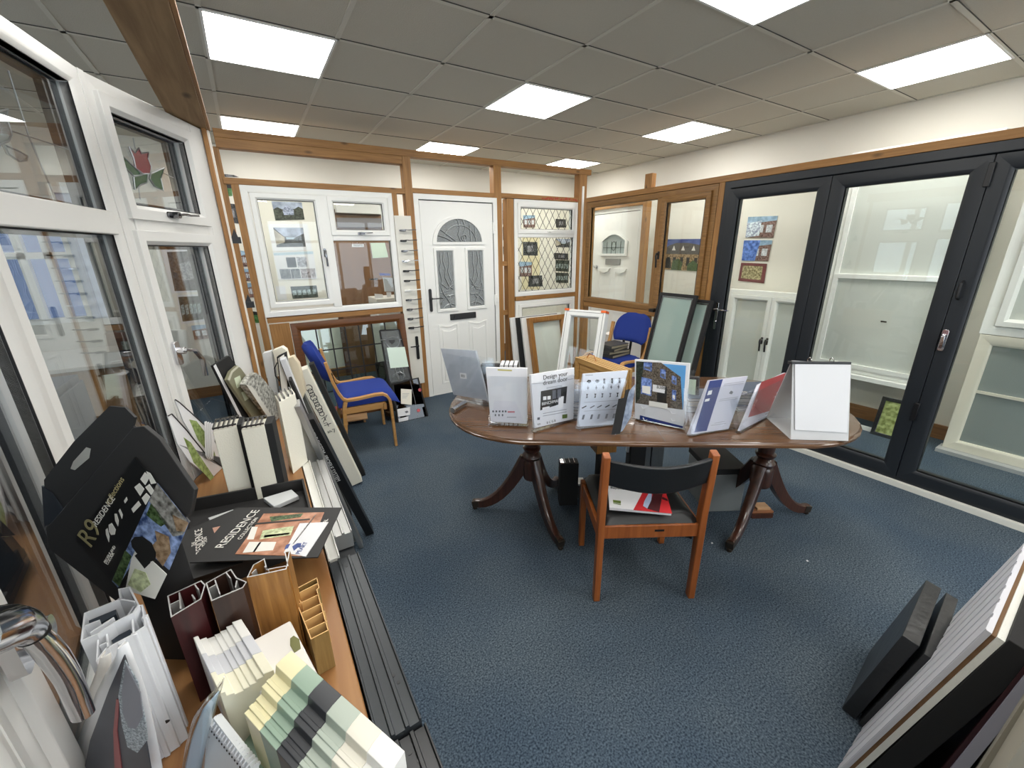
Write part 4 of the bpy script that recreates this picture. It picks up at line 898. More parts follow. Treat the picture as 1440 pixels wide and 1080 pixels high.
# spiral notebook, curled brochures at the bottom left
f = base((285, 1120), (350, 1180), .72, 18)
nb = thing('spiral_notebook', 'white spiral bound sample book at bottom edge left of the swatches', 'notebook', f.M)
q = f.ps([(291, 1016), (300, 1010), (352, 1078), (360, 1130), (285, 1130)])
mk('cover', B().prism(q, 0, .012), M('notebook_cover', (214, 217, 220), .45), nb)
b = B(); a, e = Vector(f.p(297, 1016)), Vector(f.p(352, 1084))
for k in range(16):
    c_ = a.lerp(e, k/15); d = (e-a).normalized(); nrm = Vector((-d.y, d.x))
    b.tube([(c_.x+nrm.x*.007*math.cos(t_), .006+.009*math.sin(t_), c_.y+nrm.y*.007*math.cos(t_)) for t_ in [i*math.pi/4 for i in range(9)]], .0016, n=5)
mk('binding', b, PVW, nb); b = B()
for k in range(16):
    c_ = a.lerp(e, k/15); d = (e-a).normalized(); nrm = Vector((d.y, -d.x)); b.cyl((c_.x+nrm.x*.012, c_.y+nrm.y*.012), .0018, -.0006, .0005, n=6)
mk('punched_holes', b, PDARK, nb)
def curl(pts_l, pts_r, z, off, mats, name, label, cat='brochure', t=.002, bow=.02, o_a=(120, 1100), o_c=(240, 1120), lean=2):
    f = base(o_a, o_c, z, lean); L_, Rr = f.ps(pts_l, off), f.ps(pts_r, off); n = len(L_)
    o = thing(name, label, cat, f.M); b = B()
    b.grid(lambda u, v: (lambda i, fr_: (lambda A, Bb: (A[0]+(Bb[0]-A[0])*u, off-bow*math.sin(math.pi*u), A[1]+(Bb[1]-A[1])*u))(tuple(L_[i][k]*(1-fr_)+L_[i+1][k]*fr_ for k in (0, 1)), tuple(Rr[i][k]*(1-fr_)+Rr[i+1][k]*fr_ for k in (0, 1))))(min(int(v*(n-1)), n-2), v*(n-1)-min(int(v*(n-1)), n-2)), 8, 8)
    mk('cover', b, mats, o, solid=t); return o, f, L_, Rr
o, f, a_, c_ = curl([(176, 902), (142, 960), (110, 1040), (96, 1100)], [(180, 902), (204, 965), (222, 1045), (232, 1100)], .72, -.0, PAPER, 'brochure', 'pointed white bordered brochure with dark swirl picture at bottom left', bow=.012)
b = B(); q = f.ps([(176, 920), (155, 968), (128, 1040), (118, 1090), (215, 1090), (205, 1030), (192, 965)], -.02)
mk('cover_picture', B().prism(q, -.0215, -.0200), M('dark_swirl', (66, 68, 76), .3, vary=16, vscale=20), o)
mk('swirl', B().prism(f.ps([(174, 930), (165, 980), (170, 1020), (178, 1052), (192, 1060), (206, 1042), (204, 1020), (192, 960)], -.024), -.0228, -.0216), M('grey_speckle', (150, 158, 164), .4, vary=40, vscale=300), o)
mk('swirl', B().prism(f.ps([(176, 935), (170, 975), (172, 1005), (180, 1024), (190, 1026), (200, 1008), (196, 975)], -.025), -.0242, -.0229), M('grey_lilac', (134, 134, 142), .4), o)
mk('stripe', B().prism(f.ps([(162, 985), (166, 985), (163, 1030), (170, 1085), (160, 1085), (158, 1030)], -.024), -.0228, -.0216), M('dull_red', (150, 84, 84), .4), o)
curl([(148, 915), (130, 960), (112, 1010), (98, 1080)], [(156, 918), (158, 965), (140, 1010), (118, 1075)], .72, .012, M('brochure_grey', (214, 210, 205), .45), 'brochure', 'curled pale brochure standing behind the pointed one', bow=.01)
curl([(88, 957), (84, 1000), (92, 1050), (100, 1090)], [(106, 985), (114, 1020), (112, 1060), (116, 1090)], .72, .022, M('brochure_grey', (214, 210, 205), .45), 'brochure', 'small curled grey brochure by the chrome handle', bow=.01)
o, f, a_, c_ = curl([(300, 972), (276, 1000), (262, 1050), (258, 1100)], [(316, 952), (302, 1000), (292, 1050), (284, 1100)], .72, 0, ACRY, 'brochure_holder', 'clear curved plastic brochure holder left of the spiral notebook', 'holder', o_a=(270, 1110), o_c=(320, 1120))
curl([(296, 985), (280, 1015), (268, 1060), (264, 1100)], [(308, 972), (296, 1015), (286, 1060), (280, 1100)], .72, .012, M('pale_blue_print', (168, 190, 206), .4), 'leaflet', 'pale blue leaflet inside the clear curved holder', 'leaflet', o_a=(270, 1110), o_c=(320, 1120))
# ================================================================ oval twin-pedestal table
MAH = wood('mahogany', (104, 74, 50), (78, 54, 36), 0, .22, 7, False, coat=.5); MAHD = wood('dark_mahogany', (78, 46, 34), (50, 28, 20), 2, .28, 9, False, coat=.4)
ang = math.atan2(-.574, .819); TC = Vector((1.71, -1.27, 0))
tb = thing('pedestal_table', 'oval dark mahogany dining table on two tripod pedestals, covered with brochures', 'table', loc=TC, rz=ang)
hl, hw = 1.06, .505
def oval(k=0, n=40):
    pts = []
    for i in range(4*n//4*1):
        t_ = 2*math.pi*i/n; c_, s_ = math.cos(t_), math.sin(t_)
        pts.append(((hl-hw)*(1 if c_ > 0 else -1)+(hw-k)*abs(c_)**.92*(1 if c_ > 0 else -1) if abs(c_) > 1e-6 else 0, (hw-k)*abs(s_)**.92*(1 if s_ > 0 else -1)))
    return pts
b = B(); rings = [(0.012, .722), (0.0, .728), (0.0, .738), (.008, .742), (.010, .749), (.014, .750)]
n = 40; vs = []
for k, z in rings: vs += [(x, y, z) for x, y in oval(k)]
fs = [(i*n+j, i*n+(j+1) % n, (i+1)*n+(j+1) % n, (i+1)*n+j) for i in range(len(rings)-1) for j in range(n)]+[tuple(range(n-1, -1, -1)), tuple((len(rings)-1)*n+j for j in range(n))]
b.add(vs, fs); mk('table_top', b, MAH, tb, smooth=50)
mk('leaf_joint', B().box(.0, .0015, -hw+.012, hw-.012, .7498, .7503), PDARK, tb, 'thin joint line between leaves')
mk('apron', B().box(-.75, .75, -.22, -.20, .66, .722).box(-.75, .75, .20, .22, .66, .722).box(-.75, -.73, -.2, .2, .66, .722).box(.73, .75, -.2, .2, .66, .722), MAHD, tb)
INV = (Matrix.Translation(TC) @ Matrix.Rotation(ang, 4, 'Z')).inverted()
for (cx, cy), feet in (((1.233, -.909), ((.951, -.678), (1.177, -1.269), (1.558, -.744))), ((2.297, -1.70), ((1.934, -1.776), (2.643, -1.835), (2.328, -1.331)))):
    c_ = INV @ Vector((cx, cy, 0)); b = B()
    b.lathe([(.05, .25), (.056, .27), (.056, .36), (.048, .375), (.052, .39), (.058, .40), (.052, .415), (.040, .43), (.052, .445), (.054, .455), (.040, .465), (.046, .50), (.058, .54), (.062, .59), (.055, .625), (.045, .64), (.060, .65), (.060, .665), (.048, .675), (.052, .722)], (c_.x, c_.y, 0), 24)
    col = mk('pedestal_column', b, MAHD, tb)
    for fx, fy in feet:
        f_ = INV @ Vector((fx, fy, 0)); d = (f_-c_); L = d.length; d.normalize(); b = B(); path = []; sc = []
        for i in range(11):
            u = i/10; r_ = .035+(L-.035)*u; z = .335*(1-u)**1.9+.045+.015*math.sin(math.pi*u)*-1
            path.append((c_.x+d.x*r_, c_.y+d.y*r_, z)); sc.append(1.25-.5*u)
        b.sweep(path, [(-.022, -.030), (.022, -.030), (.022, .024), (.012, .032), (-.012, .032), (-.022, .024)], scales=sc, up=(0, 0, 1))
        lg = mk('leg', b, MAHD, tb)
        e = Vector(path[-1]); b = B(); b.sweep([(e.x-d.x*.03, e.y-d.y*.03, .048), (e.x+d.x*.012, e.y+d.y*.012, .04)], [(-.02, -.02), (.02, -.02), (.02, .02), (-.02, .02)], up=(0, 0, 1))
        b.lathe([(.013, .0), (.016, .008), (.013, .018), (.006, .02), (.006, .032)], (e.x, e.y, .001), 10)
        mk('castor', b, M('dull_brass', (74, 66, 58), .4, .7), lg, bevel=.001)

# ================================================================ orange wood chair
TEAK = wood('teak', (168, 96, 46), (138, 74, 34), 2, .35, 8, False); VIN = M('black_vinyl', (26, 27, 28), .38, bump=.08, bscale=150)
o0 = Vector((1.107, -1.627, 0)); xv = Vector((1.492, -1.853, 0))-o0; Wc = xv.length
ch = thing('dining_chair', 'orange brown wooden chair with black vinyl seat and curved back, pushed toward the table', 'chair', axes(o0, xv))
for x in (0, Wc):
    b = B(); s = .018
    prof = [(-.018, 0), (.018, 0), (.022, .38), (.022, .46), (-.008, .775), (-.044, .765), (-.024, .46), (-.024, .38)]
    b.prismx(prof, x-.015, x+.015); mk('rear_leg', b, TEAK, ch, bevel=.004)
    b = B(); b.prismx([(.362, 0), (.392, 0), (.402, .36), (.402, .40), (.352, .40), (.352, .36)], x-.015, x+.015); mk('front_leg', b, TEAK, ch, bevel=.004)
    mk('side_rail', B().box(x-.01, x+.01, .02, .365, .335, .395), TEAK, ch, bevel=.003)
mk('rear_rail', B().box(.014, Wc-.014, -.01, .012, .345, .41), TEAK, ch, bevel=.003)
mk('slot', B().box(.24, .282, -.0115, -.0095, .378, .388), BLK, ch, 'small black slot in rear rail')
mk('front_rail', B().box(.014, Wc-.014, .365, .385, .335, .395), TEAK, ch, bevel=.003)
b = B()
def seatf(u, v):
    x = .005+(Wc-.01)*u; y = -.005+.41*v; e = min(u, 1-u, v, 1-v); return (x, y, .408+.045*min(1, e*9)**.5-.012*math.sin(math.pi*u)*math.sin(math.pi*v)-.010*math.sin(math.pi*u)*(1 if v < .05 else 0))
b.grid(seatf, 20, 18); b.box(.008, Wc-.008, 0, .40, .395, .41); mk('seat', b, VIN, ch)
b = B(); nn = 14; vs = []
for i in range(nn+1):
    u = i/nn; x = .012+(Wc-.024)*u; bow = -.045*math.sin(math.pi*u)
    sag = -.012*math.sin(math.pi*u)
    vs += [(x, bow-.022, .625-.02*math.sin(math.pi*u)), (x, bow+.004, .615-.02*math.sin(math.pi*u)), (x, bow-.018, .745+sag), (x, bow-.046, .750+sag)]
fs = [(i*4+j, i*4+(j+1) % 4, (i+1)*4+(j+1) % 4, (i+1)*4+j) for i in range(nn) for j in range(4)]+[(0, 1, 2, 3), (nn*4+3, nn*4+2, nn*4+1, nn*4)]
b.add(vs, fs); mk('backrest', b, VIN, ch, bevel=.006)
# red and white brochure on its seat
zl = .468
q = [ZP(x, y, zl) for x, y in ((854, 678), (932, 684), (944, 724), (857, 716))]
br = thing('brochure', 'white and red security brochure lying on the black chair seat', 'brochure', axes(q[3], q[2]-q[3], Vector((0, 0, 1)).cross(q[2]-q[3])))
I = br.matrix_world.inverted()
def bp(pts, y0, y1, mat, name, par=br):
    loc = [I @ ZP(x, y, zl) for x, y in pts]; return mk(name, B().prism([(v.x, v.z) for v in loc], y0, y1), mat, par)
sg = 1 if (br.matrix_world.to_3x3() @ Vector((0, 1, 0))).z > 0 else -1
def lay(k): return (sg*.0006*k+sg*.008, sg*.0006*(k+1)+sg*.008) if sg > 0 else (sg*.0006*(k+1)+sg*.008, sg*.0006*k+sg*.008)
bp(((854, 678), (932, 684), (944, 724), (857, 716)), *sorted((sg*-.004, sg*.008)), PAPER, 'cover')
def cz(x, y): return (780+x/6.545, 620+y/6.545)
CRED = M('cover_red', (196, 44, 50), .4)
bp([cz(850, 408), cz(1000, 412), cz(1080, 685), cz(722, 652)], *lay(0), CRED, 'red_panel')
bp([cz(925, 460), cz(1000, 460), cz(960, 672), cz(850, 640)], *lay(1), M('maroon', (70, 28, 32), .4), 'dark_panel')
bp([cz(875, 455), cz(890, 430), cz(930, 432), cz(940, 448), cz(1005, 450), cz(1005, 462), cz(900, 462), cz(888, 560), cz(850, 640), cz(812, 615), cz(822, 575), cz(862, 500)], *lay(2), M('steel_blue_print', (172, 188, 216), .3), 'lock_picture')
bp([cz(990, 530), cz(1035, 550), cz(1040, 570), cz(985, 550)], *lay(1), M('maroon', (70, 28, 32), .4), 'dark_panel')
bp([cz(535, 558), cz(608, 568), cz(608, 606), cz(540, 592)], *lay(1), M('logo_green', (96, 116, 48), .4), 'logo')
def btext(s_, p0, p1, size, mat, k=1):
    a, c_ = I @ ZP(*p0, zl), I @ ZP(*p1, zl); d = c_-a
    t_ = text(s_, br, size, 0, 0, 0, mat, flat=True)
    T_ = Matrix.Translation((a.x, lay(k)[1] if sg > 0 else lay(k)[0], a.z)) @ Matrix.Rotation(-math.atan2(d.z, d.x), 4, 'Y') @ Matrix.Rotation(R_(90 if sg < 0 else -90), 4, 'X')
    if sg > 0: T_ = Matrix.Translation((a.x, lay(k)[1], a.z)) @ Matrix.Rotation(-math.atan2(d.z, d.x), 4, 'Y') @ Matrix.Rotation(R_(-90), 4, 'X') @ Matrix.Diagonal((1, -1, 1, 1))
    t_.data.transform(T_)
btext('Security', cz(510, 430), cz(620, 442), .022, PDARK); btext('Beyond the lock.', cz(510, 452), cz(735, 475), .022, PDARK); btext('avocet', cz(543, 590), cz(600, 600), .012, PAPER, 2)

# ================================================================ blue armchairs
BEECH = wood('beech', (206, 158, 98), (184, 134, 76), 0, .35, 8, False); BLUEF = M('blue_fabric', (28, 54, 140), .85, bump=.25, bscale=220, vary=6, vscale=200)
ac = thing('armchair', 'blue padded chair with bent beech frame, left of the white door', 'chair', axes((.795, .498, 0), (-.0755*-1+.92, -.075, 0)))
# local x = forward, y = across
ac.matrix_world = Matrix(((.9971, .0755, 0, .795), (-.0755, .9971, 0, .498), (0, 0, 1, 0), (0, 0, 0, 1)))
Wb = .517
for y in (0, Wb):
    b = B()
    path = [(0, y, 0), (-.003, y, .20), (-.006, y, .37), (-.012, y, .42), (-.03, y, .455), (-.06, y, .475), (-.12, y, .478), (-.25, y, .468), (-.33, y, .468), (-.36, y, .485), (-.385, y, .535), (-.415, y, .63), (-.445, y, .79)]
    b.sweep(path, [(-.019, -.011), (.019, -.011), (.019, .011), (-.019, .011)], up=(1, 0, .001)) if False else b.sweep(path, [(-.020, -.011), (.020, -.011), (.020, .011), (-.020, .011)], up=None)
    mk('arm_frame', b, BEECH, ac, bevel=.003)
    b = B(); b.sweep([(-.345, y, .46), (-.362, y, .40), (-.372, y, .25), (-.405, y, 0)], [(-.020, -.014), (.020, -.014), (.020, .014), (-.020, .014)]); mk('rear_leg', b, BEECH, ac, bevel=.003)
mk('front_rail', B().box(-.06, -.035, .02, Wb-.02, .33, .385), BEECH, ac, bevel=.003)
for y in (.03, Wb-.055): mk('side_rail', B().box(-.36, -.04, y, y+.025, .34, .395), BEECH, ac, bevel=.003)
mk('rear_rail', B().box(-.37, -.35, .02, Wb-.02, .34, .395), BEECH, ac, bevel=.003)
b = B()
def sf(u, v, top=True):
    x = -.40+.475*u; y = .022+(Wb-.044)*v; e = min(v, 1-v, u*1.2, (1-u)*1.2)
    fr_ = .0 if u < .75 else ((u-.75)/.25)**2*.055
    z = (.43+.062*min(1, e*7)**.5 if top else .405)-fr_*(1 if top else .7)
    return (x, y, z)
b.grid(lambda u, v: sf(u, v), 18, 14); b.grid(lambda u, v: sf(u, v, False), 18, 14)
k0 = 0; nu, nv = 18, 14; off = (nu+1)*(nv+1); edge = [i for i in range(nu+1)]+[(j)*(nu+1)+nu for j in range(1, nv+1)]+[nv*(nu+1)+i for i in range(nu-1, -1, -1)]+[j*(nu+1) for j in range(nv-1, 0, -1)]
for i in range(len(edge)): a_, c_ = edge[i], edge[(i+1) % len(edge)]; b.f.append([a_, c_, off+c_, off+a_]); b.m.append(0)
mk('seat', b, BLUEF, ac, smooth=60)
def bf_(u, v, s_):
    y = Wb/2+(Wb/2-.02)*(2*u-1)*(1 if v < .55 else math.sqrt(max(0, 1-((v-.55)/.45)**2*.75)))*(1 if v > .3 else .80+.2*math.sin(v/.3*math.pi/2)); z = .60+.30*v
    e = min(u, 1-u, v, 1-v); bow = -.055*(1-(2*u-1)**2)
    x = -.40-.115*v+bow+s_*.030*min(1, e*8)**.5
    return (x, y, z)
b = B(); b.grid(lambda u, v: bf_(u, v, 1), 16, 12); b.grid(lambda u, v: bf_(u, v, -1), 16, 12); mk('backrest', b, BLUEF, ac, smooth=60)
b = B(); b.sweep([(-.37, Wb/2-.05, .40), (-.40, Wb/2-.05, .62)], [(-.012, -.006), (.012, -.006), (.012, .006), (-.012, .006)]); b.sweep([(-.37, Wb/2+.05, .40), (-.40, Wb/2+.05, .62)], [(-.012, -.006), (.012, -.006), (.012, .006), (-.012, .006)])
mk('back_bracket', b, BLK, ac)
copy_tree(ac, Matrix.Translation((2.93, .58, 0)) @ Matrix.Rotation(R_(182), 4, 'Z'), 'blue padded chair with dark books on its seat, behind the table at back right')
for k, (z, w_, d_, r_, c_) in enumerate(((.497, .30, .23, 8, (52, 50, 48)), (.53, .28, .22, -4, (70, 68, 62)), (.56, .29, .2, 14, (58, 57, 54)), (.59, .26, .2, 2, (66, 66, 64)))):
    o = thing('sample_book', ('bottom dark sample book on blue chair seat', 'second dark sample book up on blue chair seat', 'third dark sample book up on blue chair seat', 'topmost dark grey book of stack on the blue chair')[k], 'book', Matrix.Translation((3.12, .33, z)) @ Matrix.Rotation(R_(r_), 4, 'Z'))
    mk('cover', B().box(-w_/2, w_/2, -d_/2, d_/2, 0, .004).box(-w_/2, w_/2, -d_/2, d_/2, .026, .03).box(-w_/2, -w_/2+.004, -d_/2, d_/2, .004, .026), M('book_cover_%d' % k, c_, .5), o, bevel=.001)
    mk('pages', B().box(-w_/2+.004, w_/2-.005, -d_/2+.004, d_/2-.004, .004, .026), M('page_tan', (150, 142, 120), .8), o)

# ================================================================ brochures in acrylic stands on the table
def top(a, c, z, lean):
    A, Bp = ZP(*a, z), ZP(*c, z); x = (Bp-A).normalized(); y = Vector((0, 0, 1)).cross(x)
    return Fr(A, x, Vector((0, 0, 1))*math.cos(R_(lean))+y*math.sin(R_(lean)))
TZ = .7515
def stand(pa, pc, poly, lean, mats, label, t=.012, cov=.86, side=0, thickbook=None):
    f = base(pa, pc, TZ, lean, side); q = f.ps(poly); q = [(x, max(z, .006)) for x, z in q]
    h = thing('brochure_holder', 'clear acrylic stand holding '+label, 'holder', f.M)
    x0, x1 = min(x for x, z in q)-.004, max(x for x, z in q)+.004; x0b, x1b = f.p(*pa)[0]-.002, f.p(*pc)[0]+.002; zt = max(z for x, z in q)
    mk('back_plate', B().prism([(x0b, .001), (x1b, .001), (x1, zt*.9), (x0, zt*.9)], t+.004, t+.007), ACRY, h)
    mk('front_plate', B().prism([(x0b, .004), (x1b, .004), (x1b+(x1-x1b)*cov, zt*cov-.012), (x1b+(x1-x1b)*cov-.015, zt*cov), (x0b+(x0-x0b)*cov+.015, zt*cov), (x0b+(x0-x0b)*cov, zt*cov-.012)], -.007, -.0045), ACRY, h)
    b = B()
    b.prism([(x0b, .003), (x1b, .003), (x1b, .006), (x0b, .006)], -.007, t+.007); mk('base_strip', b, ACRY, h)
    for x in (x0b, x1b-.003):
        g_ = math.radians(lean); zf = -(.05)*math.sin(g_)
        mk('side_fin', B().prismx([(-.045, .045*math.tan(g_)+.001), (-.007, .002), (-.007, .06)], x, x+.003), ACRY, h)
    bk = thing('brochure', label, 'brochure', f.M)
    mk('cover', B().prism(q, -.003, t), mats, bk, bevel=.0006)
    return f, bk
def D(f, bk, pts, mat, name='picture', k=0): return mk(name, B().prism(f.ps(pts), -.0036-.0006*k, -.0031-.0006*k), mat, bk)
def TX(f, bk, s_, p0, p1, size, mat, k=1, sx=1):
    a, c_ = Vector(f.p(*p0)), Vector(f.p(*p1)); d = c_-a; return text(s_, bk, size, a.x, a.y, -.0036-.0006*k, mat, rot=math.degrees(math.atan2(d.y, d.x)), sx=sx)
SILV = M('silver_print', (176, 182, 192), .28, .15, vary=14, vscale=20); INKG = M('ink_grey', (96, 98, 106), .5); INKL = M('ink_light', (150, 152, 160), .5)
LOGOG = M('logo_green', (96, 116, 48), .4)
f, k_ = stand((641, 562), (705, 577), [(620, 490), (669, 493), (686, 563), (638, 555)], 10, SILV, 'tall silver grey brochure at left end of table', side=-6)
D(f, k_, [(647, 524), (656, 525), (657, 533), (648, 532)], PAPER, 'sticker'); TX(f, k_, 'BSI', (649, 530), (656, 531), .022, PDARK, 2)
# chrome tube and black gadget beside it
o = thing('chrome_tube', 'short shiny chrome tube lying at left end of table', 'fitting', Matrix())
a, c_ = ZP(636, 577, TZ+.016), ZP(654, 566, TZ+.016); b = B(); b.tube([a, a.lerp(c_, .1), a.lerp(c_, .12), c_], .015, n=14, scales=[1, 1, .85, .85]); mk('tube', b, CHROME, o)
o = thing('door_hardware_sample', 'black hardware sample block standing behind silver brochure on table', 'hardware', Matrix.Translation((1.10, -.72, TZ)) @ Matrix.Rotation(R_(-38), 4, 'Z'))
mk('body', B().box(-.08, .03, -.03, .03, 0, .19), BLKM, o, bevel=.004); mk('cap', B().box(-.02, .06, -.02, .02, .155, .185), CHROMED, o, bevel=.003); mk('lever', B().box(-.03, .09, -.045, -.03, .14, .155), BLK, o, bevel=.003)
# white box style brochure
f, k_ = stand((689, 598), (742, 600), [(683, 517), (741, 518), (741, 596), (690, 592)], 8, M('white_cover', (228, 228, 232), .35), 'thick white catalogue with small pictures near its foot', t=.03)
D(f, k_, [(695, 563), (725, 564), (738, 595), (692, 593)], M('cover_pale', (222, 221, 228), .4)); D(f, k_, [(700, 519), (720, 520), (720, 522), (700, 521)], M('gold_line', (190, 180, 110), .4))
for i, x in enumerate((692.5, 697, 701.5, 706, 710)): D(f, k_, [(x, 577), (x+2.4, 577), (x+2.4, 579.5), (x, 579.5)], INKG, 'small_picture', 1)
for i, x in enumerate((696, 701, 706)): D(f, k_, [(x, 582), (x+1.8, 582), (x+1.8, 585), (x, 585)], INKG, 'small_picture', 1)
D(f, k_, [(714, 578), (724, 578), (724, 580), (714, 580)], M('pink_print', (200, 120, 130), .4), k=1); D(f, k_, [(713, 586), (726, 586), (726, 587), (713, 587)], INKL, k=1)
# design your dream door
f, k_ = stand((750, 608), (806, 592), [(746, 527), (807, 517), (806, 589), (751, 602)], 8, M('white_cover', (228, 228, 232)), 'white catalogue reading Design your dream door with a door configurator picture')
TX(f, k_, 'Design your', (763, 534), (795, 528), .030, PDARK); TX(f, k_, 'dream door', (763, 541.5), (795, 535.5), .030, PDARK)
D(f, k_, [(747, 539.5), (765, 538), (765, 538.6), (747, 540.1)], INKL); D(f, k_, [(795, 534), (806, 532), (806, 532.6), (795, 534.6)], INKL)
for dy_ in (0, 1.6): D(f, k_, [(768, 544.5+dy_), (790, 541.5+dy_), (790, 542.1+dy_), (768, 545.1+dy_)], INKL)
D(f, k_, [(760, 550), (797, 543), (795, 567), (790, 567), (759, 577)], PDARK, 'screen_picture', 1)
for x in (763, 769): D(f, k_, [(x, 557.5-(x-763)*.1), (x+4.5, 557-(x-763)*.1), (x+4.5, 562-(x-763)*.1), (x, 562.5-(x-763)*.1)], PAPER, k=2)
D(f, k_, [(776, 549), (781, 548), (781, 560), (776, 561)], INKG, k=2); D(f, k_, [(783, 548), (788, 547), (788, 559), (783, 560)], INKG, k=2)
TX(f, k_, 'BENCHMARK', (761, 570), (780, 566), .020, PAPER, 3)
D(f, k_, [(785, 558), (792, 557), (791, 573), (784, 574)], PAPER, 'phone_picture', 2); D(f, k_, [(762, 573), (772, 571), (772, 573), (762, 576)], PAPER, k=2)
for yy in (581, 584.5): D(f, k_, [(763, yy), (796, yy-6), (796, yy-5.2), (763, yy+.8)], INKL)
D(f, k_, [(790, 583), (797, 582), (797, 587.5), (790, 588.5)], LOGOG, 'logo', 1)
D(f, k_, [(755, 587), (758.5, 586.5), (758.5, 590), (755, 590.5)], INKG, k=1); TX(f, k_, 'B C G B', (768, 596), (790, 590), .016, PDARK); TX(f, k_, 'ISO', (755, 598), (760, 597), .012, PDARK)
# parts brochure
f, k_ = stand((812, 604), (862, 598), [(820, 526), (883, 521), (862, 597), (812, 600)], 8, M('cover_bluewhite', (214, 219, 230), .35), 'pale catalogue printed with rows of small door hardware pictures')
def pp_(x, y): return (700+x/4.5, 380+y/4.5)
for r_, ys in enumerate(((705, 0), (745, 1), (795, 2), (865, 3), (930, 4))):
    for c2 in range(5):
        x = (575, 627, 672, 722, 768)[c2]-ys[1]*6-(12 if ys[1] > 2 else 0); y = ys[0]-c2*2; dk = PDARK if (c2+r_) % 3 == 0 else INKG
        sh_ = {0: [(-15, 0), (-5, -12), (12, -10), (14, 2), (0, 10)] if c2 < 2 else [(-6, -16), (6, -16), (6, 16), (-6, 16)], 1: [(-8, 0), (-3, -4), (0, -16), (3, -4), (8, 0), (3, 4), (0, 16), (-3, 4)], 2: [(-6, -14), (8, -12), (2, -2), (4, 12), (-8, 14), (-2, 2)], 3: [(-17, 6), (12, -10), (16, -5), (-12, 10)], 4: [(-10, 14), (-2, -15), (11, -17), (3, 13)]}[ys[1]]
        D(f, k_, [pp_(x+a, y+c3) for a, c3 in sh_], dk if ys[1] != 4 or c2 < 2 else INKL, 'hardware_picture')
for y in (835, 890): D(f, k_, [pp_(545, y), pp_(760, y-14), pp_(760, y-12), pp_(545, y+2)], INKL)
D(f, k_, [pp_(553, 662), pp_(600, 660), pp_(600, 664), pp_(553, 666)], INKL)
# curved dark leaflet
f = base((857, 612), (878, 606), TZ, 8)
o = thing('leaflet', 'curled black and white striped leaflets leaning between hardware catalogue and photo brochure', 'leaflet', f.M)
q = f.ps([(866, 560), (878, 558), (868, 610), (856, 610)]); mk('sheet', B().prism([(x, max(.002, z)) for x, z in q], -.02, -.017), BLKM, o)
q = f.ps([(873, 560), (890, 540), (884, 585), (872, 605), (862, 613)]); mk('curled_sheet', B().prism([(x, max(.002, z)) for x, z in q], -.016, -.012), M('grey_blue_print', (136, 148, 168), .35, vary=26, vscale=30), o)
q = f.ps([(876, 548), (882, 546), (870, 590), (866, 596)]); mk('dark_stripe', B().prism(q, -.0172, -.0162), PDARK, o)
# photo brochure
f, k_ = stand((893, 590), (962, 605), [(893, 505), (970, 511), (962, 602), (893, 588)], 10, PAPER, 'brochure with brick building photo and blue sky on the table', t=.02, cov=.45)
def g_(x, y): return (780+x/6, 480+y/6)
BRK = M('print_brick', (84, 74, 62), .4, vary=34, vscale=160); NAVY = M('print_navy', (28, 48, 112), .35); SK2 = M('print_clear_sky', (96, 160, 216), .35, vary=14, vscale=6)
D(f, k_, [g_(690, 170), g_(1110, 205), g_(1085, 575), g_(685, 520)], SK2, 'photo')
D(f, k_, [g_(690, 168), g_(900, 180), g_(1065, 300), g_(1080, 575), g_(960, 560), g_(685, 520)], BRK, k=1)
D(f, k_, [g_(690, 170), g_(760, 172), g_(740, 300), g_(720, 480), g_(685, 520)], M('print_dark_tree', (34, 44, 32), .4, vary=22, vscale=120), k=2)
for w_ in ([(755, 175), (825, 180), (820, 255), (752, 235)], [(895, 230), (940, 240), (938, 320), (893, 300)], [(735, 300), (822, 320), (818, 460), (730, 440)], [(990, 285), (1030, 300), (1030, 370), (990, 350)], [(992, 405), (1028, 415), (1025, 505), (992, 490)]):
    D(f, k_, [g_(*p_) for p_ in w_], M('print_window_blue', (86, 112, 172), .35, vary=50, vscale=90), 'window_picture', 3)
    (a0, a1), (c0_, c1) = w_[0], w_[2]; D(f, k_, [g_(a0+6, a1+(c1-a1)*.45), g_(c0_-8, a1+(c1-a1)*.5), g_(c0_-8, c1-12), g_(a0+6, c1-30)], PWHT if w_[0][0] in (735, 992) else INKG, 'window_picture', 4)
D(f, k_, [g_(870, 370), g_(950, 385), g_(945, 530), g_(865, 515)], PDARK, 'door_picture', 4)
D(f, k_, [g_(832, 362), g_(938, 380), g_(930, 438), g_(828, 420)], PAPER, 'sticker', 5); TX(f, k_, 'B388', g_(862, 395), g_(910, 402), .020, PDARK, 6)
D(f, k_, [g_(800, 500), g_(955, 525), g_(955, 570), g_(798, 545)], PWHT, k=5)
D(f, k_, [g_(722, 622), g_(1085, 715), g_(1080, 730), g_(720, 655)], NAVY, k=2)
for a_, c2 in (((735, 545), (765, 560)), ((980, 585), (1020, 605)), ((750, 640), (785, 660)), ((985, 650), (1020, 665))):
    b = B(); p0, p1 = f.p(*g_(*a_)), f.p(*g_(*c2)); mx_ = ((p0[0]+p1[0])/2, min(p0[1], p1[1])-.006); b.tube([(p0[0], -.01, p0[1]), (mx_[0], -.012, mx_[1]), (p1[0], -.01, p1[1])], .0016, n=5); mk('clip', b, PAPER, k_)
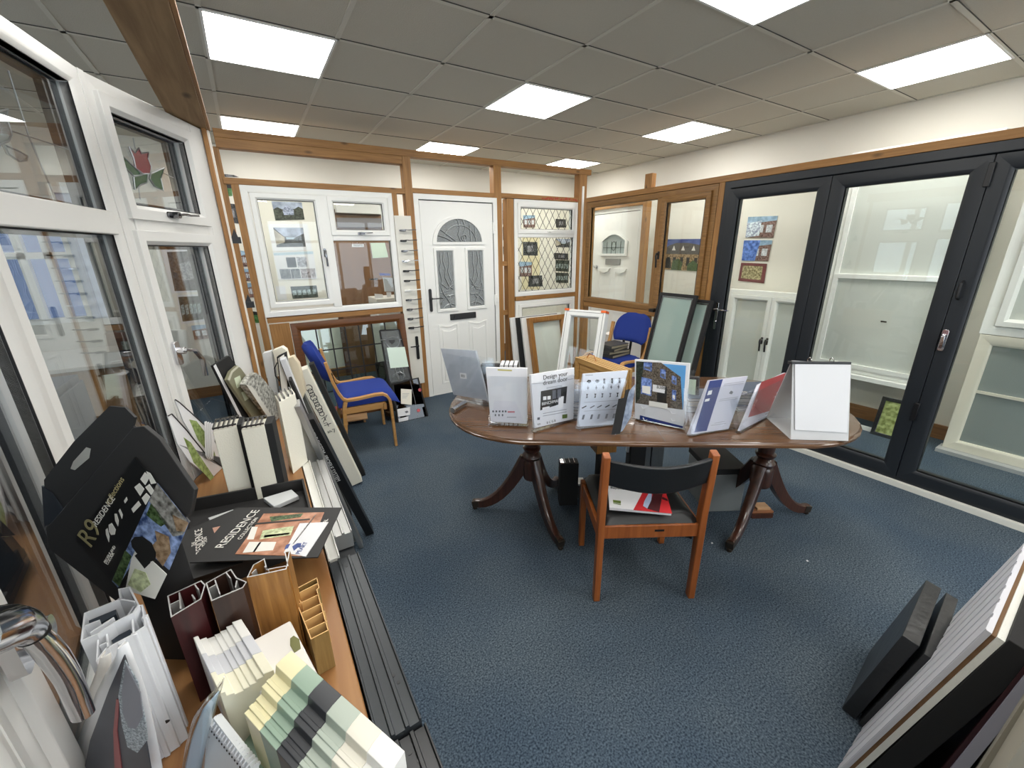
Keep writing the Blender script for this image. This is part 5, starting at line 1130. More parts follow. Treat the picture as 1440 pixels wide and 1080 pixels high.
# blue strip guide
f, k_ = stand((970, 614), (1030, 604), [(998, 535), (1051, 529), (1024, 603), (969, 611)], 14, M('guide_grey', (196, 196, 208), .4), 'grey guide booklet with navy blue band down its left side', t=.014)
def h_(x, y): return (960+x/10.286, 520+y/10.286)
D(f, k_, [h_(385, 160), h_(575, 135), h_(340, 880), h_(160, 905)], NAVY, 'blue_band')
D(f, k_, [h_(365, 305), h_(420, 295), h_(405, 355), h_(345, 368)], PAPER, 'label', 1); D(f, k_, [h_(320, 425), h_(385, 410), h_(372, 450), h_(308, 462)], PAPER, 'label', 1)
D(f, k_, [h_(660, 340), h_(690, 300), h_(722, 320), h_(700, 355)], INKG, 'logo', 1)
for a_, c2 in (((590, 205), (880, 165)), ((580, 228), (870, 190)), ((530, 425), (800, 385)), ((515, 450), (790, 410)), ((450, 770), (600, 740)), ((400, 800), (620, 770))):
    D(f, k_, [h_(*a_), h_(*c2), h_(c2[0], c2[1]+7), h_(a_[0], a_[1]+7)], INKL, 'text_line', 1)
# red leaflet
f, k_ = stand((1040, 610), (1078, 588), [(1067, 541), (1104, 524), (1080, 585), (1040, 606)], 18, M('guide_grey', (206, 206, 208)), 'red and white booklet leaning beside the calendar stand', t=.01)
D(f, k_, [(1070, 537), (1105, 524), (1087, 576), (1051, 587)], M('brick_red', (150, 48, 54), .35), 'red_panel')
TX(f, k_, 'PORTAL', (1057, 578), (1069, 552), .022, M('pink_light', (214, 150, 150)), 1); D(f, k_, [(1075, 582), (1084, 579), (1084, 580), (1075, 583)], INKL); D(f, k_, [(1065, 590), (1080, 584), (1080, 585), (1065, 591)], INKL)
# calendar / flip stand
ca, cc_, cl = ZP(1112, 618, TZ), ZP(1193, 620, TZ), ZP(1080, 590, TZ)
xc = (cc_-ca).normalized(); f = Fr(ca, xc, Vector((0, 0, 1))+Vector((0, 0, 1)).cross(xc)*.22)
cal = thing('flip_chart_stand', 'white tabletop flip presentation stand with black clamp bar at right end of table', 'flip chart', f.M)
q = f.ps([(1112, 618), (1193, 620), (1197, 512), (1115, 507)])
mk('front_board', B().prism([(q[0][0], 0), (q[1][0], 0), q[2], q[3]], 0, .004), M('frost_white', (205, 205, 205), .35), cal)
mk('blank_sheet', B().prism(f.ps([(1117, 604), (1190, 608), (1195, 512), (1117, 511)]), -.006, -.003), PAPER, cal, solid=0)
zt = q[2][1]; hgt = (f.M @ Vector((0, 0, zt))).z; wB = q[1][0]
bl = f.I @ ZP(1078, 588, TZ)
mk('rear_board', B().add([(q[3][0], .006, q[3][1]), (q[2][0], .006, q[2][1]), (bl.x+wB, bl.y, bl.z), (bl.x, bl.y, bl.z), (q[3][0], .010, q[3][1]), (q[2][0], .010, q[2][1]), (bl.x+wB, bl.y+.004, bl.z), (bl.x, bl.y+.004, bl.z)], [(0, 1, 2, 3), (7, 6, 5, 4), (0, 4, 5, 1), (1, 5, 6, 2), (2, 6, 7, 3), (3, 7, 4, 0)]), M('frost_white', (205, 205, 205)), cal)
mk('base_flap', B().add([(q[0][0], .004, 0), (q[1][0], .004, 0), (bl.x+wB, bl.y, bl.z), (bl.x, bl.y, bl.z), (q[0][0], .004, .003), (q[1][0], .004, .003), (bl.x+wB, bl.y, bl.z+.003), (bl.x, bl.y, bl.z+.003)], [(0, 1, 2, 3), (7, 6, 5, 4), (0, 4, 5, 1), (1, 5, 6, 2), (2, 6, 7, 3), (3, 7, 4, 0)]), M('frost_white', (205, 205, 205)), cal)
mk('clamp_bar', B().box(q[3][0]-.01, q[2][0]-.004, -.008, .022, zt-.002, zt+.010), BLK, cal, bevel=.002)
for u in (.3, .68):
    x = q[3][0]+(q[2][0]-q[3][0])*u; b = B(); b.tube([(x, .005+.014*math.cos(t_), zt+.012+.014*math.sin(t_)) for t_ in [i*math.pi/6 for i in range(13)]], .0018, n=5); mk('ring', b, CHROME, cal)

# loose things behind the brochures
def tbl(px, z=TZ): return ZP(*px, z)
def block(px, w_, d_, h_, rz, mats, name, label, cat, group=None, z=TZ, bevel=.002):
    P = ZP(*px, z); o = thing(name, label, cat, Matrix.Translation(P) @ Matrix.Rotation(R_(rz), 4, 'Z'), group); mk('body', B().box(-w_/2, w_/2, -d_/2, d_/2, 0, h_), mats, o, bevel=bevel); return o
# corrugated white profile bundle
f = Fr(ZP(716, 560, TZ), (.8, -.6, 0), (0, 0, 1)); q = f.ps([(700, 492), (713, 490), (728, 512), (716, 513)])
o = thing('profile_block', 'small bundle of white ribbed profiles standing behind white catalogue', 'profile sample', f.M)
b = B()
for k in range(4): b.box(-.05+.026*k, -.05+.026*k+.020, 0, .10, 0, .20)
mk('ribs', b, PVW, o, bevel=.002); mk('body', B().box(-.05, .05, .004, .096, 0, .195), BLKM, o)
# oak folding sample case
zc_ = TZ+.175; A_c, B_c = ZP(808, 502, zc_), ZP(868, 524, zc_); f = Fr((A_c.x, A_c.y, TZ), B_c-A_c); POAK = wood('pale_oak_foil', (196, 158, 98), (168, 130, 74), 0, .4, 16, False)
o = thing('sample_case', 'golden oak foil frame samples stacked as a case with carrying loop, behind catalogues', 'window sample', f.M)
x0, x1, zt = 0, min((B_c-A_c).length, .42), .175
for k in range(5): mk('frame_sample', B().ring(x0+.004*k, x1, -.0+.0, zt+.001*k, [(0, .004+.022*k), (.03, .004+.022*k), (.038, .010+.022*k), (.038, .022+.022*k), (0, .022+.022*k)]).box(x0+.04, x1-.04, .012+.022*k, .018+.022*k, .03, zt-.03), POAK, o, bevel=.001)
b = B(); b.tube([(x0+.06, .05, zt), (x0+.08, .05, zt+.03), (x0+.13, .05, zt+.03), (x0+.15, .05, zt)], .003, n=6); mk('loop_handle', b, M('tan_cord', (170, 110, 60), .6), o)
# paper piles
pw = [PAPER, M('paper_cool', (214, 220, 226), .5), M('paper_warm', (226, 218, 200), .5)]
def pile(px, n_, w_, d_, where, z=TZ, h_=.018):
    zz = z
    for k in range(n_):
        P = ZP(*px, z); rz = -35+random.uniform(-14, 14); hh_ = h_*random.uniform(.6, 1.3)
        o = thing('booklet', where[k], 'booklet', Matrix.Translation((P.x, P.y, zz+.0005)) @ Matrix.Rotation(R_(rz), 4, 'Z'))
        mk('cover', B().box(-w_/2, w_/2, -d_/2, d_/2, 0, .002).box(-w_/2, w_/2, -d_/2, d_/2, hh_-.002, hh_), pw[k % 3] if k % 2 == 0 else M('cover_dark_blue', (60, 72, 92), .4), o)
        mk('pages', B().box(-w_/2+.002, w_/2-.002, -d_/2+.002, d_/2-.002, .002, hh_-.002), PAPER, o); zz += hh_+.0008
pile((808, 578), 6, .26, .2, ['%s loose booklet of pile between the dream door and hardware catalogues' % s_ for s_ in ('bottom', 'second', 'third', 'fourth', 'fifth', 'topmost')])
pile((985, 572), 4, .2, .16, ['%s loose booklet of pile behind the blue banded guide' % s_ for s_ in ('bottom', 'second', 'third', 'topmost')])
pile((1050, 568), 6, .24, .18, ['%s loose booklet in the pile behind red booklet' % s_ for s_ in ('bottom', 'second', 'third', 'fourth', 'fifth', 'topmost')])
f = base((962, 572), (990, 578), TZ, 3); q = f.ps([(966, 530), (975, 528), (990, 530), (984, 576), (964, 572)])
o = thing('glass_sample', 'small framed greenish glass sample upright behind the photo brochure', 'glass sample', f.M); 
q = f.ps([(966, 529), (983, 530), (981, 574), (964, 571)]); mk('frame', B().prism(q, 0, .02), CHROMED, o, bevel=.002)
q = f.ps([(967, 533), (979, 534), (977, 570), (965, 567)]); mk('glass', B().prism(q, -.002, .001), M('pale_green', (206, 226, 208), .2), o)
o = block((1018, 560), .02, .012, .12, -30, CHROME, 'door_handle_sample', 'shiny chrome handle sample lying on booklets behind the red booklet', 'hardware', z=.84); o.matrix_world = Matrix.Translation(ZP(1015, 553, .88)) @ Matrix.Rotation(R_(-35), 4, 'Z') @ Matrix.Rotation(R_(90), 4, 'Y')

# ================================================================ under the table
o = block((798, 706), .115, .075, .30, -30, BLKM, 'profile_block', 'black ribbed profile block standing on carpet under left half of table', 'profile sample', z=0)
mk('cut_end', B().box(-.057, -.035, -.036, .02, .30, .308).ring(0, 0, 0, 0, [(0, 0)]*3) if False else B().box(-.057, -.035, -.036, .02, .30, .308), CHROME, o, 'bright cut end'); b = B()
for k in range(3): b.box(-.03+k*.03, -.03+k*.03+.004, -.03, .034, .30, .306)
mk('cut_end', b, CHROMED, o)
o = thing('frame_corner_sample', 'black L shaped frame corner sample lying on carpet under the table', 'profile sample', Matrix.Translation((1.70, -.98, 0)) @ Matrix.Rotation(R_(-30), 4, 'Z'))
mk('foot_arm', B().box(-.25, .30, -.04, .04, 0, .09), BLKM, o, bevel=.004); mk('strip', B().box(-.22, -.08, -.041, .041, .10, .11), ALU, o); mk('upright_arm', B().box(.20, .30, -.045, .045, .092, .48), BLKM, o, bevel=.004); mk('white_cap', B().box(.185, .199, -.02, .01, .32, .40), PVW, o)
f = Fr(ZP(960, 705, 0), (.82, -.57, 0), (0, 0, 1))
o = thing('profile_block', 'silver and grey cut profile bundle standing under the table behind chair back', 'profile sample', Matrix.Translation((2.02, -1.15, 0)) @ Matrix.Rotation(R_(-30), 4, 'Z'))
b = B(); b.box(-.06, -.02, -.03, .03, 0, .43); b.box(-.015, .03, -.035, .025, 0, .41); b.box(.035, .07, -.02, .03, 0, .40); mk('profiles', b, M('grey_metal', (110, 114, 116), .35, .5), o, bevel=.002)
b = B(); b.box(-.057, -.023, -.027, .027, .431, .436); b.box(-.012, .027, -.032, .022, .411, .416); mk('cut_end', b, CHROME, o)
o = block((1000, 700), .22, .30, .26, -30, M('grey_case', (120, 124, 124), .5), 'storage_case', 'grey case with black lid standing on carpet by right table pedestal', 'case', z=0, bevel=.006)
mk('lid', B().box(-.115, .115, -.155, .155, .262, .30), BLKM, o, bevel=.004)
o = block((930, 742), .02, .34, .035, 24, BLK, 'profile_length', 'black bar lying on carpet behind the rear legs of orange chair', 'profile sample', z=0)
o = block((846, 660), .12, .10, .10, -20, OKB, 'profile_block', 'golden oak profile offcut hanging low under the table middle', 'profile sample', z=0)
o.matrix_world = Matrix.Translation(ZP(848, 632, .46)) @ Matrix.Rotation(R_(-20), 4, 'Z')
mk('lower_block', B().box(-.03, .03, -.03, .03, -.46, 0), BLKM, o, 'black upright below the oak block')
o = block((1067, 716), .13, .085, .012, -30, wood('board_offcut', (150, 96, 60), (120, 76, 46), 0, .6), 'timber_offcut', 'two small wood offcuts stacked on carpet by the right table foot', 'timber', z=.03)
mk('lower_piece', B().box(-.07, .06, -.05, .04, -.03, -.001), MAHD, o); mk('pale_piece', B().box(-.03, .05, -.03, .03, .013, .028), wood('board_pale', (200, 160, 120), (170, 126, 86), 0), o)
for k, (x, y) in enumerate(((1135, 789), (1001, 764), (898, 748))):
    P = ZP(x, y, 0); o = thing('paper_scrap', ('tiny white paper scrap on the open carpet at right', 'tiny white paper scrap on carpet right of the orange chair', 'torn white paper under the orange chair')[k], 'paper scrap', Matrix.Translation(P))
    s_ = .006 if k < 2 else .03; mk('scrap', B().prismz([(-s_, -s_*.5), (s_*.6, -s_), (s_, s_*.4), (-s_*.3, s_*.7)], .001, .003), PAPER, o)

# ================================================================ samples leaning low at the right
XD = Vector((1, .105, 0)).normalized(); XE = Vector((1, .035, 0)).normalized()
def lean(x0, L0_, p1, p2, h_, t, mats, name, label, cat='board', **k):
    """sheet whose near edge passes the two seen points at distance x0; foot on the carpet"""
    P1, P2 = XP(*p1, x0), XP(*p2, x0); s0 = P1.z/(P1.z-P2.z); foot = P1+(P2-P1)*s0; top_ = P1+(P2-P1)*((P1.z-h_)/(P1.z-P2.z)); u = top_-foot
    f = axes(foot, XD if 'slab' in name else XE, u); y_ = Vector((f[0][1], f[1][1], f[2][1])); s_ = 1 if y_.y < 0 else -1
    dz = min(0, (f.to_3x3() @ Vector((0, s_*t, 0))).z); f = Matrix.Translation((0, 0, .001-dz)) @ f
    o = thing(name, label, cat, f); L = u.length; mk('panel', B().box(0, L0_, *sorted((0, s_*t)), 0, L), mats, o, **k); return o, L, s_
SLT = M('black_slab', (40, 41, 42), .3, bump=.5, bscale=25, vary=14, vscale=6)
lean(1.50, .36, (1268, 897), (1183, 998), .41, .042, SLT, 'slab_sample', 'textured black slab sample nearest the carpet at lower right', 'slab', bevel=.002)
lean(1.49, .37, (1301, 921), (1205, 1020), .40, .032, SLT, 'slab_sample', 'second black slab leaning between the first slab and white board', 'slab', bevel=.002)
EPS = M('white_foam_edge', (232, 232, 224), .8, bump=.5, bscale=250)
RW = M('ribbed_white', (206, 206, 212), .5)
o, L, s_ = lean(1.25, .53, (1387, 888), (1185, 1080), .738, .009, RW, 'panel_sample', 'white ribbed board sample with brown core leaning at lower right', 'board')
b = B()
for k in range(7): b.box(.004+k*.075, .004+k*.075+.055, *sorted((0, -s_*.0018)), .002, L-.0005)
mk('rib', b, RW, o)
mk('core', B().box(.002, .528, *sorted((s_*.0092, s_*.017)), 0, L-.004), wood('mdf_core', (130, 98, 68), (110, 82, 56), 0, .8, 5, False), o, 'brown core layer')
mk('foam_back', B().box(0, .53, *sorted((s_*.0172, s_*.030)), 0, L), EPS, o, 'rough white foam layer')
lean(1.25, .46, (1414, 907), (1226, 1080), .735, .05, BLKM, 'panel_sample', 'black board sample behind the white ribbed one at lower right corner', bevel=.002)
lean(1.25, .45, (1440, 938), (1331, 1074), .76, .008, M('maroon_board', (60, 26, 28), .5), 'panel_sample', 'thin maroon board edge behind the black board in the corner')
lean(1.24, .44, (1440, 952), (1340, 1078), .76, .020, M('lilac_grey_board', (176, 176, 190), .5), 'panel_sample', 'lilac grey board at the very bottom right corner')
lean(1.20, .42, (1440, 984), (1378, 1080), .76, .03, M('beige_board', (172, 166, 150), .6), 'panel_sample', 'beige board at the bottom right corner of picture')
lean(1.02, .40, (1440, 1040), (1415, 1080), .80, .02, M('beige_board', (172, 166, 150), .6), 'panel_sample', 'second beige board behind the first in bottom right corner')
o = thing('timber_post', 'short timber upright at right edge above the leaning white board', 'post', Matrix())
mk('post', B().box(1.90, 2.0, -2.80, -2.70, 0, 1.3), PINEZ, o, bevel=.003)

# ================================================================ things leaning in the back right corner
def tfr(a, c, z, lean): return top(a, c, z, lean)
f = tfr((795, 434), (852, 438), 1.0, 15)
o = thing('window_sample', 'tall white window sash sample with orange corner guards leaning behind the table', 'window sample', f.M)
q = f.ps([(795, 434), (852, 438)]); x0, x1 = q[0][0], q[1][0]; zb = -1.0/math.cos(R_(15))
mk('frame', B().ring(x0, x1, zb, 0, [(0, 0), (.055, 0), (.068, .012), (.068, .095), (0, .095)]), UPVC, o, bevel=.002)
mk('groove', B().ring(x0+.02, x1-.02, zb+.02, -.02, [(0, -.001), (.003, -.001), (.003, .001), (0, .001)]), GASK, o, 'dark gasket line')
pane(o, x0+.068, x1-.068, zb+.068, -.068, .04)
ORG = M('orange_plastic', (236, 106, 40), .45)
for x in (x0-.004, x1-.046): mk('corner_guard', B().box(x, x+.05, -.006, .08, -.016, .006), ORG, o, bevel=.002)
def stackwin(pts_x, y, yt, h_, mats, name, label, t=.05, glassin=True, cat='window sample', prof=.05):
    x0, x1 = pts_x; u = Vector((0, yt-y, h_)); f = axes((x0, y, .001), (1, 0, 0), u); o = thing(name, label, cat, f); L = u.length
    if glassin:
        mk('frame', B().ring(0, x1-x0, 0, L, [(0, 0), (prof, 0), (prof+.015, .012), (prof+.015, t), (0, t)]), mats, o, bevel=.002)
        pane(o, prof+.015, x1-x0-prof-.015, prof+.015, L-prof-.015, t*.5)
    else: mk('panel', B().box(0, x1-x0, 0, t, 0, L), mats, o, bevel=.002)
    return o
stackwin((2.70, 3.25), 1.12, 1.30, .80, OKB, 'window_sample', 'golden oak window sash sample leaning in front of the low white window', .055)
stackwin((2.64, 3.22), 1.20, 1.36, .80, UPVC, 'window_sample', 'white edged sash sample right behind the oak sash', .035, False)
stackwin((2.60, 3.2), 1.26, 1.40, .80, BLKM, 'window_sample', 'black sash sample between the white edged ones', .04, False)
stackwin((2.54, 3.3), 1.33, 1.45, .80, UPVC, 'window_sample', 'rearmost white window sample touching the low white window', .03, False)
# glass units by the oak window
def unit(xr, y0, y1, h_, label, m_):
    u = Vector((xr[1]-xr[0], 0, h_)); f = axes((xr[0], y0, .001), (0, -1, 0), u); o = thing('glazing_unit', label, 'glass sample', f); L = u.length; W = y0-y1
    mk('spacer_frame', B().ring(0, W, 0, L, [(0, 0), (.028, 0), (.028, .03), (0, .03)]), BLKM, o, bevel=.001)
    mk('inner_bar', B().ring(.034, W-.034, .034, L-.034, [(0, .004), (.008, .004), (.008, .02), (0, .02)]), CHROMED, o)
    mk('glass', B().box(.02, W-.02, .012, .018, .02, L-.02), frosted('pale_green_glass', (172, 194, 186), .35, .12, .1, 8), o); return o
unit((3.06, 3.34), -.03, -.43, 1.16, 'large black edged greenish glass unit leaning against the oak window', 0)
unit((3.16, 3.40), -.20, -.545, 1.12, 'narrower black edged glass unit behind the large one, beside grey folding door', 0)
o = block((925, 432), .10, .06, .03, 0, BLK, 'clamp', 'black clamp hooked on the glass unit edge by the timber rail', 'clamp', z=.9); o.matrix_world = Matrix.Translation((3.46, .12, .945))
o = block((880, 560), .5, .35, .55, 0, M('carton_white', (226, 222, 216)), 'carton', 'white carton on floor behind the right blue chair', 'box', z=0); o.matrix_world = Matrix.Translation((3.9, .9, 0))
mk('flap', B().box(-.25, .25, -.17, .0, .551, .56), M('carton_white', (226, 222, 216)), o)
# ================================================================ low items around the left blue chair
BRF = [(0, 0), (.045, 0), (.06, .012), (.075, .02), (.075, .06), (0, .06)]
BRNZ = wood('brown_timber_z', (134, 78, 40), (104, 56, 26), 2, .4, 10, False)
u = Vector((0, .10, .97)); f = axes((.222, 1.385, .001), (1, 0, 0), u)
o = thing('casement_window', 'brown framed window with black square leading, low behind left blue chair', 'window', f)
mk('frame', B().ring(0, 1.05, 0, .965, BRF), BRNX, o, bevel=.002); pane(o, .075, .975, .075, .89, .035, CLEARG)
b = B()
for k in range(1, 7): x = .075+.9*k/7; b.box(x-.006, x+.006, .029, .034, .075, .89)
for k in range(1, 4): z = .075+.815*k/4; b.box(.075, .975, .028, .033, z-.006, z+.006)
mk('leading', b, LEAD, o)
o = thing('timber_board', 'short pine board filling the frame beside brown leaded window', 'board', Matrix.Translation((.055, 1.47, 0)))
mk('board', B().box(0, .16, 0, .02, 0, .972), PINEZ, o, bevel=.002)
# bevelled glass sample with green card
def gsheet(a, c, poly, lean, label, name='glass_sample', z=0.001, mat=None, edge=True):
    f = base(a, c, z, lean); q = f.ps(poly); o = thing(name, label, 'glass sample', f.M)
    mk('glass', B().prism(q, 0, .008), mat or frosted('grey_texture_glass', (96, 100, 100), .35, .15, .4, 50), o)
    if edge:
        b = B(); b.sweep([(x, .004, z) for x, z in q+[q[0]]], [(-.008, -.008), (.008, -.008), (.008, .008), (-.008, .008)], up=(0, 1, 0)); mk('edge_strip', b, BLKM, o)
    return f, o
def v5(x, y): return (330+x/4.5, 400+y/4.5)
f, o = gsheet((556, 590), (584, 586), [v5(918, 292), v5(1040, 285), v5(1120, 600), v5(1125, 780), v5(1010, 800)], 12, 'patterned grey glass sample with dark jewels and pale green card by handle board')
b = B()
def lnp(pts, r=.003): b.tube([(f.p(*v5(*p_))[0], -.004, f.p(*v5(*p_))[1]) for p_ in pts], r, n=5)
lnp([(920, 352), (955, 350)]); lnp([(1040, 350), (1055, 348)]); lnp([(985, 400), (1035, 600)]); lnp([(1010, 395), (1055, 600)]); lnp([(1035, 395), (1075, 590)]); lnp([(955, 370), (975, 395), (1000, 405), (1035, 390), (1045, 355), (1030, 335), (990, 335), (960, 345), (955, 370)]); lnp([(1000, 590), (1020, 560), (1045, 552), (1070, 565), (1080, 585)])
mk('leading', b, LEADL, o)
mk('bevel_jewel', B().prism(f.ps([v5(975, 352), v5(1015, 350), v5(1010, 368), v5(995, 378), v5(980, 365)]), -.01, -.002), PDARK, o)
for p_ in ((1052, 562), (1045, 570), (1058, 570)): c_ = f.p(*v5(*p_)); mk('bevel_jewel', B().cyl(c_, .009, -.008, -.002, n=6), PDARK, o)
mk('card', B().prism(f.ps([v5(962, 400), v5(1075, 395), v5(1100, 520), v5(985, 530)]), -.014, -.012), M('mint_card', (222, 240, 226), .5), o, 'pale mint card taped on the glass')
f, o = gsheet((540, 588), (556, 596), [v5(890, 500), v5(940, 490), v5(985, 640), v5(1000, 850), v5(960, 860)], 12, 'dark edged glass samples leaning behind the left blue chair', mat=glass('smoky_glass', (120, 124, 122), .08))
f, o = gsheet((561, 594), (601.5, 585), [v5(1000, 630), v5(1160, 592), v5(1222, 835), v5(1035, 875)], 16, 'dark mesh panel with two notices and red stickers leaning near white door', 'mesh_panel', mat=glass('dark_mesh', (92, 94, 94), .05))
for k, (pts, lb) in enumerate((([(1052, 660), (1120, 665), (1120, 762), (1052, 755)], 'cream notice'), ([(1028, 790), (1110, 775), (1110, 825), (1030, 838)], 'white card'), ([(1035, 850), (1100, 835), (1098, 862), (1038, 872)], 'white card'))):
    e = mk('paper_note', B().prism(f.ps([v5(*p_) for p_ in pts]), -.002, -.0005), PAPER if k else M('cream_note', (232, 228, 214), .5), o, lb)
    if k == 0:
        for j in range(4): mk('text_line', B().prism(f.ps([v5(1060, 690+j*9), v5(1105-6*j, 690+j*9), v5(1105-6*j, 692+j*9), v5(1060, 692+j*9)]), -.0026, -.0020), INKL, e)
    if k == 1: mk('logo', B().prism(f.ps([v5(1075, 805), v5(1092, 798), v5(1100, 808), v5(1085, 815)]), -.0026, -.0020), INKG, e)
for x, y in ((1172, 667), (1163, 797)):
    c_ = f.p(*v5(x, y)); mk('red_sticker', B().cyl(c_, .017, -.004, -.001), M('soft_red', (206, 92, 98), .5), o)
b = B(); b.tube([(f.p(*v5(*p_))[0], .0, f.p(*v5(*p_))[1]) for p_ in ((1110, 605), (1140, 730), (1160, 840))], .002, n=4); mk('wire', b, INKL, o)
o = block((500, 588), .22, .16, .012, -10, wood('board_pale', (200, 160, 120), (170, 126, 86), 0), 'timber_offcut', 'pale wood board on carpet between the rear legs of left blue chair', 'timber', z=.03)
mk('runner', B().box(-.09, -.07, -.07, .07, -.03, -.001).box(.07, .09, -.07, .07, -.03, -.001), wood('board_pale', (200, 160, 120), (170, 126, 86), 0), o)
o = block((475, 585), .2, .14, .05, 10, PAPER, 'booklet', 'bottom white booklet of small pile behind the left blue chair', 'booklet', z=0)
o = thing('booklet', 'upper red edged booklet of the small pile behind left blue chair', 'booklet', Matrix.Translation(ZP(472, 583, 0)+Vector((0, 0, .052))) @ Matrix.Rotation(R_(-6), 4, 'Z')); mk('cover', B().box(-.1, .1, -.07, .07, 0, .012), M('cover_red', (196, 44, 50)), o); mk('pages', B().box(-.098, .098, -.072, .068, .002, .010), PAPER, o)

# ================================================================ pictures on the far back wall (Y = 2.95)
wf = Fr((0, 2.947, 0), (1, 0, 0))
PH = {}
def phm(n_, rgb, v_=40, s_=30): return M('photo_'+n_, rgb, .35, vary=v_, vscale=s_)
def photo(f, pts, label, kind, card=None, off=0, t=.003):
    """framed or bare print hung on a wall; pts TL TR BR BL as seen"""
    q = f.ps(card or pts); o = thing('photo_print', label, 'photo', f.M); mk('card', B().prism(q, -t, -.0005), PAPER if card else phm('edge', (200, 198, 190)), o)
    a, c2, d, e = [Vector((x, 0, z)) for x, z in f.ps(pts)]
    def P(u, v): w_ = a.lerp(c2, u).lerp(e.lerp(d, u), v); return (w_.x, w_.z)
    def poly(uv, m_, k, name='picture'): mk(name, B().prism([P(*x) for x in uv], -t-.0006*(k+1), -t-.0006*k), m_, o)
    if kind == 'house':
        poly([(0, 0), (1, 0), (1, 1), (0, 1)], phm('cloud', (158, 168, 188), 34, 9), 0, 'sky_picture')
        poly([(0, .42), (.15, .3), (.3, .42), (.7, .4), (.86, .25), (1, .38), (1, 1), (0, 1)], phm('hedge', (46, 52, 40), 34, 40), 1, 'foliage_picture')
        poly([(.3, .5), (.42, .22), (.55, .22), (.68, .48), (.66, .72), (.32, .72)], phm('glasshouse', (150, 158, 182), 40, 60), 2, 'house_picture')
    elif kind == 'lake':
        poly([(0, 0), (1, 0), (1, 1), (0, 1)], phm('cloud', (158, 168, 188), 34, 9), 0, 'sky_picture')
        poly([(0, .0), (.3, .45), (.7, .5), (1, .3), (1, 1), (0, 1)], phm('hill', (58, 60, 62), 34, 30), 1, 'hill_picture')
        poly([(0, .1), (.32, .5), (.3, .75), (0, .9)], phm('gable', (172, 164, 148), 20, 20), 2, 'house_picture'); poly([(.35, .48), (.7, .5), (.6, .6), (.38, .6)], phm('water', (176, 192, 206), 12, 10), 3, 'water_picture')
    elif kind == 'collage':
        poly([(0, .03), (1, .0), (1, .1), (0, .12)], phm('blue_strip', (176, 196, 206), 10, 10), 0)
        for (u0, u1, v0, v1), cc in (((.28, .52, .2, .56), (46, 50, 54)), ((.55, .8, .2, .56), (150, 152, 160)), ((.06, .33, .62, .97), (96, 100, 104)), ((.34, .58, .62, .97), (98, 102, 106)), ((.6, .99, .62, .97), (148, 140, 142))):
            poly([(u0, v0), (u1, v0), (u1, v1), (u0, v1)], phm('small%d' % cc[0], cc, 50, 60), 1)
    elif kind == 'greenhouse':
        poly([(0, 0), (1, 0), (1, 1), (0, 1)], phm('dark_green', (40, 52, 44), 34, 40), 0)
        for k in range(5): poly([(.04+.19*k, .35), (.18+.19*k, .3), (.18+.19*k, .7), (.04+.19*k, .75)], phm('pane_light', (140, 156, 156), 30, 60), 1, 'window_picture')
    elif kind == 'street':
        poly([(0, 0), (1, 0), (1, 1), (0, 1)], phm('brick_dull', (120, 92, 84), 34, 60), 0)
        poly([(0, .0), (1, 0), (1, .2), (0, .35)], phm('blue_strip2', (150, 180, 204), 20, 20), 1, 'sky_picture')
        for k in range(3): poly([(.1+.3*k, .4), (.3+.3*k, .4), (.3+.3*k, .75), (.1+.3*k, .75)], phm('white_win', (206, 210, 214), 24, 80), 2, 'window_picture')
    elif kind == 'dark':
        poly([(0, 0), (1, 0), (1, 1), (0, 1)], phm('dark', (44, 46, 48), 34, 60), 0); poly([(.3, .3), (.7, .25), (.72, .7), (.3, .75)], phm('grey_mid', (130, 130, 134), 40, 80), 1)
    elif kind == 'green':
        poly([(0, 0), (1, 0), (1, 1), (0, 1)], phm('lawn', (74, 120, 66), 24, 30), 0); poly([(0, 0), (1, 0), (1, .3), (0, .3)], PDARK, 1)
    return o, P, poly
def zz(x, y): return (330+x/6, 260+y/6)
photo(wf, [zz(310, 138), zz(565, 148), zz(590, 292), zz(345, 300)], 'photo of a conservatory among trees, topmost behind the left pane of main window', 'house')
photo(wf, [zz(325, 360), zz(575, 362), zz(600, 522), zz(355, 525)], 'photo of a lake view on grey board, second down behind the main window', 'lake', [zz(278, 330), zz(612, 328), zz(655, 552), zz(325, 560)])
photo(wf, [zz(325, 568), zz(660, 560), zz(690, 790), zz(375, 800)], 'collage of small photos, third down behind left pane of the main window', 'collage', [zz(322, 565), zz(662, 558), zz(695, 792), zz(372, 802)])
photo(wf, [zz(470, 858), zz(690, 848), zz(705, 945), zz(490, 960)], 'dark greenhouse photo, lowest behind left pane of main window', 'greenhouse')
photo(wf, [zz(345, 856), zz(425, 852), zz(442, 968), zz(365, 972)], 'plain grey card beside the greenhouse photo behind the main window', 'none', [zz(345, 856), zz(425, 852), zz(442, 968), zz(365, 972)])
# sliver of pictures left of the stud
def lz(x, y): return (300+x/4.15, 240+y/4.15)
for pts, lb, kd in (([(60, 80), (105, 85), (112, 148), (70, 150)], 'green lawn picture, top of the sliver left of pine stud', 'green'), ([(45, 18), (120, 26), (150, 38), (50, 36)], 'dark picture edge peeking over middle rail at far left', 'dark'), ([(80, 190), (125, 195), (150, 310), (100, 300)], 'dark house picture in narrow gap between bay post and pine stud', 'dark'),
                    ([(150, 465), (190, 470), (205, 560), (165, 560)], 'blue sky street picture in gap left of the pine stud', 'street'), ([(165, 570), (215, 575), (225, 645), (180, 640)], 'second street picture below the blue sky one in left gap', 'street'),
                    ([(190, 655), (235, 655), (245, 740), (205, 740)], 'picture of white windows low in the gap left of stud', 'street'), ([(225, 820), (265, 825), (272, 888), (240, 888)], 'small green picture near the bottom of the left gap', 'green')):
    photo(wf, [lz(*p_) for p_ in pts], lb, kd)
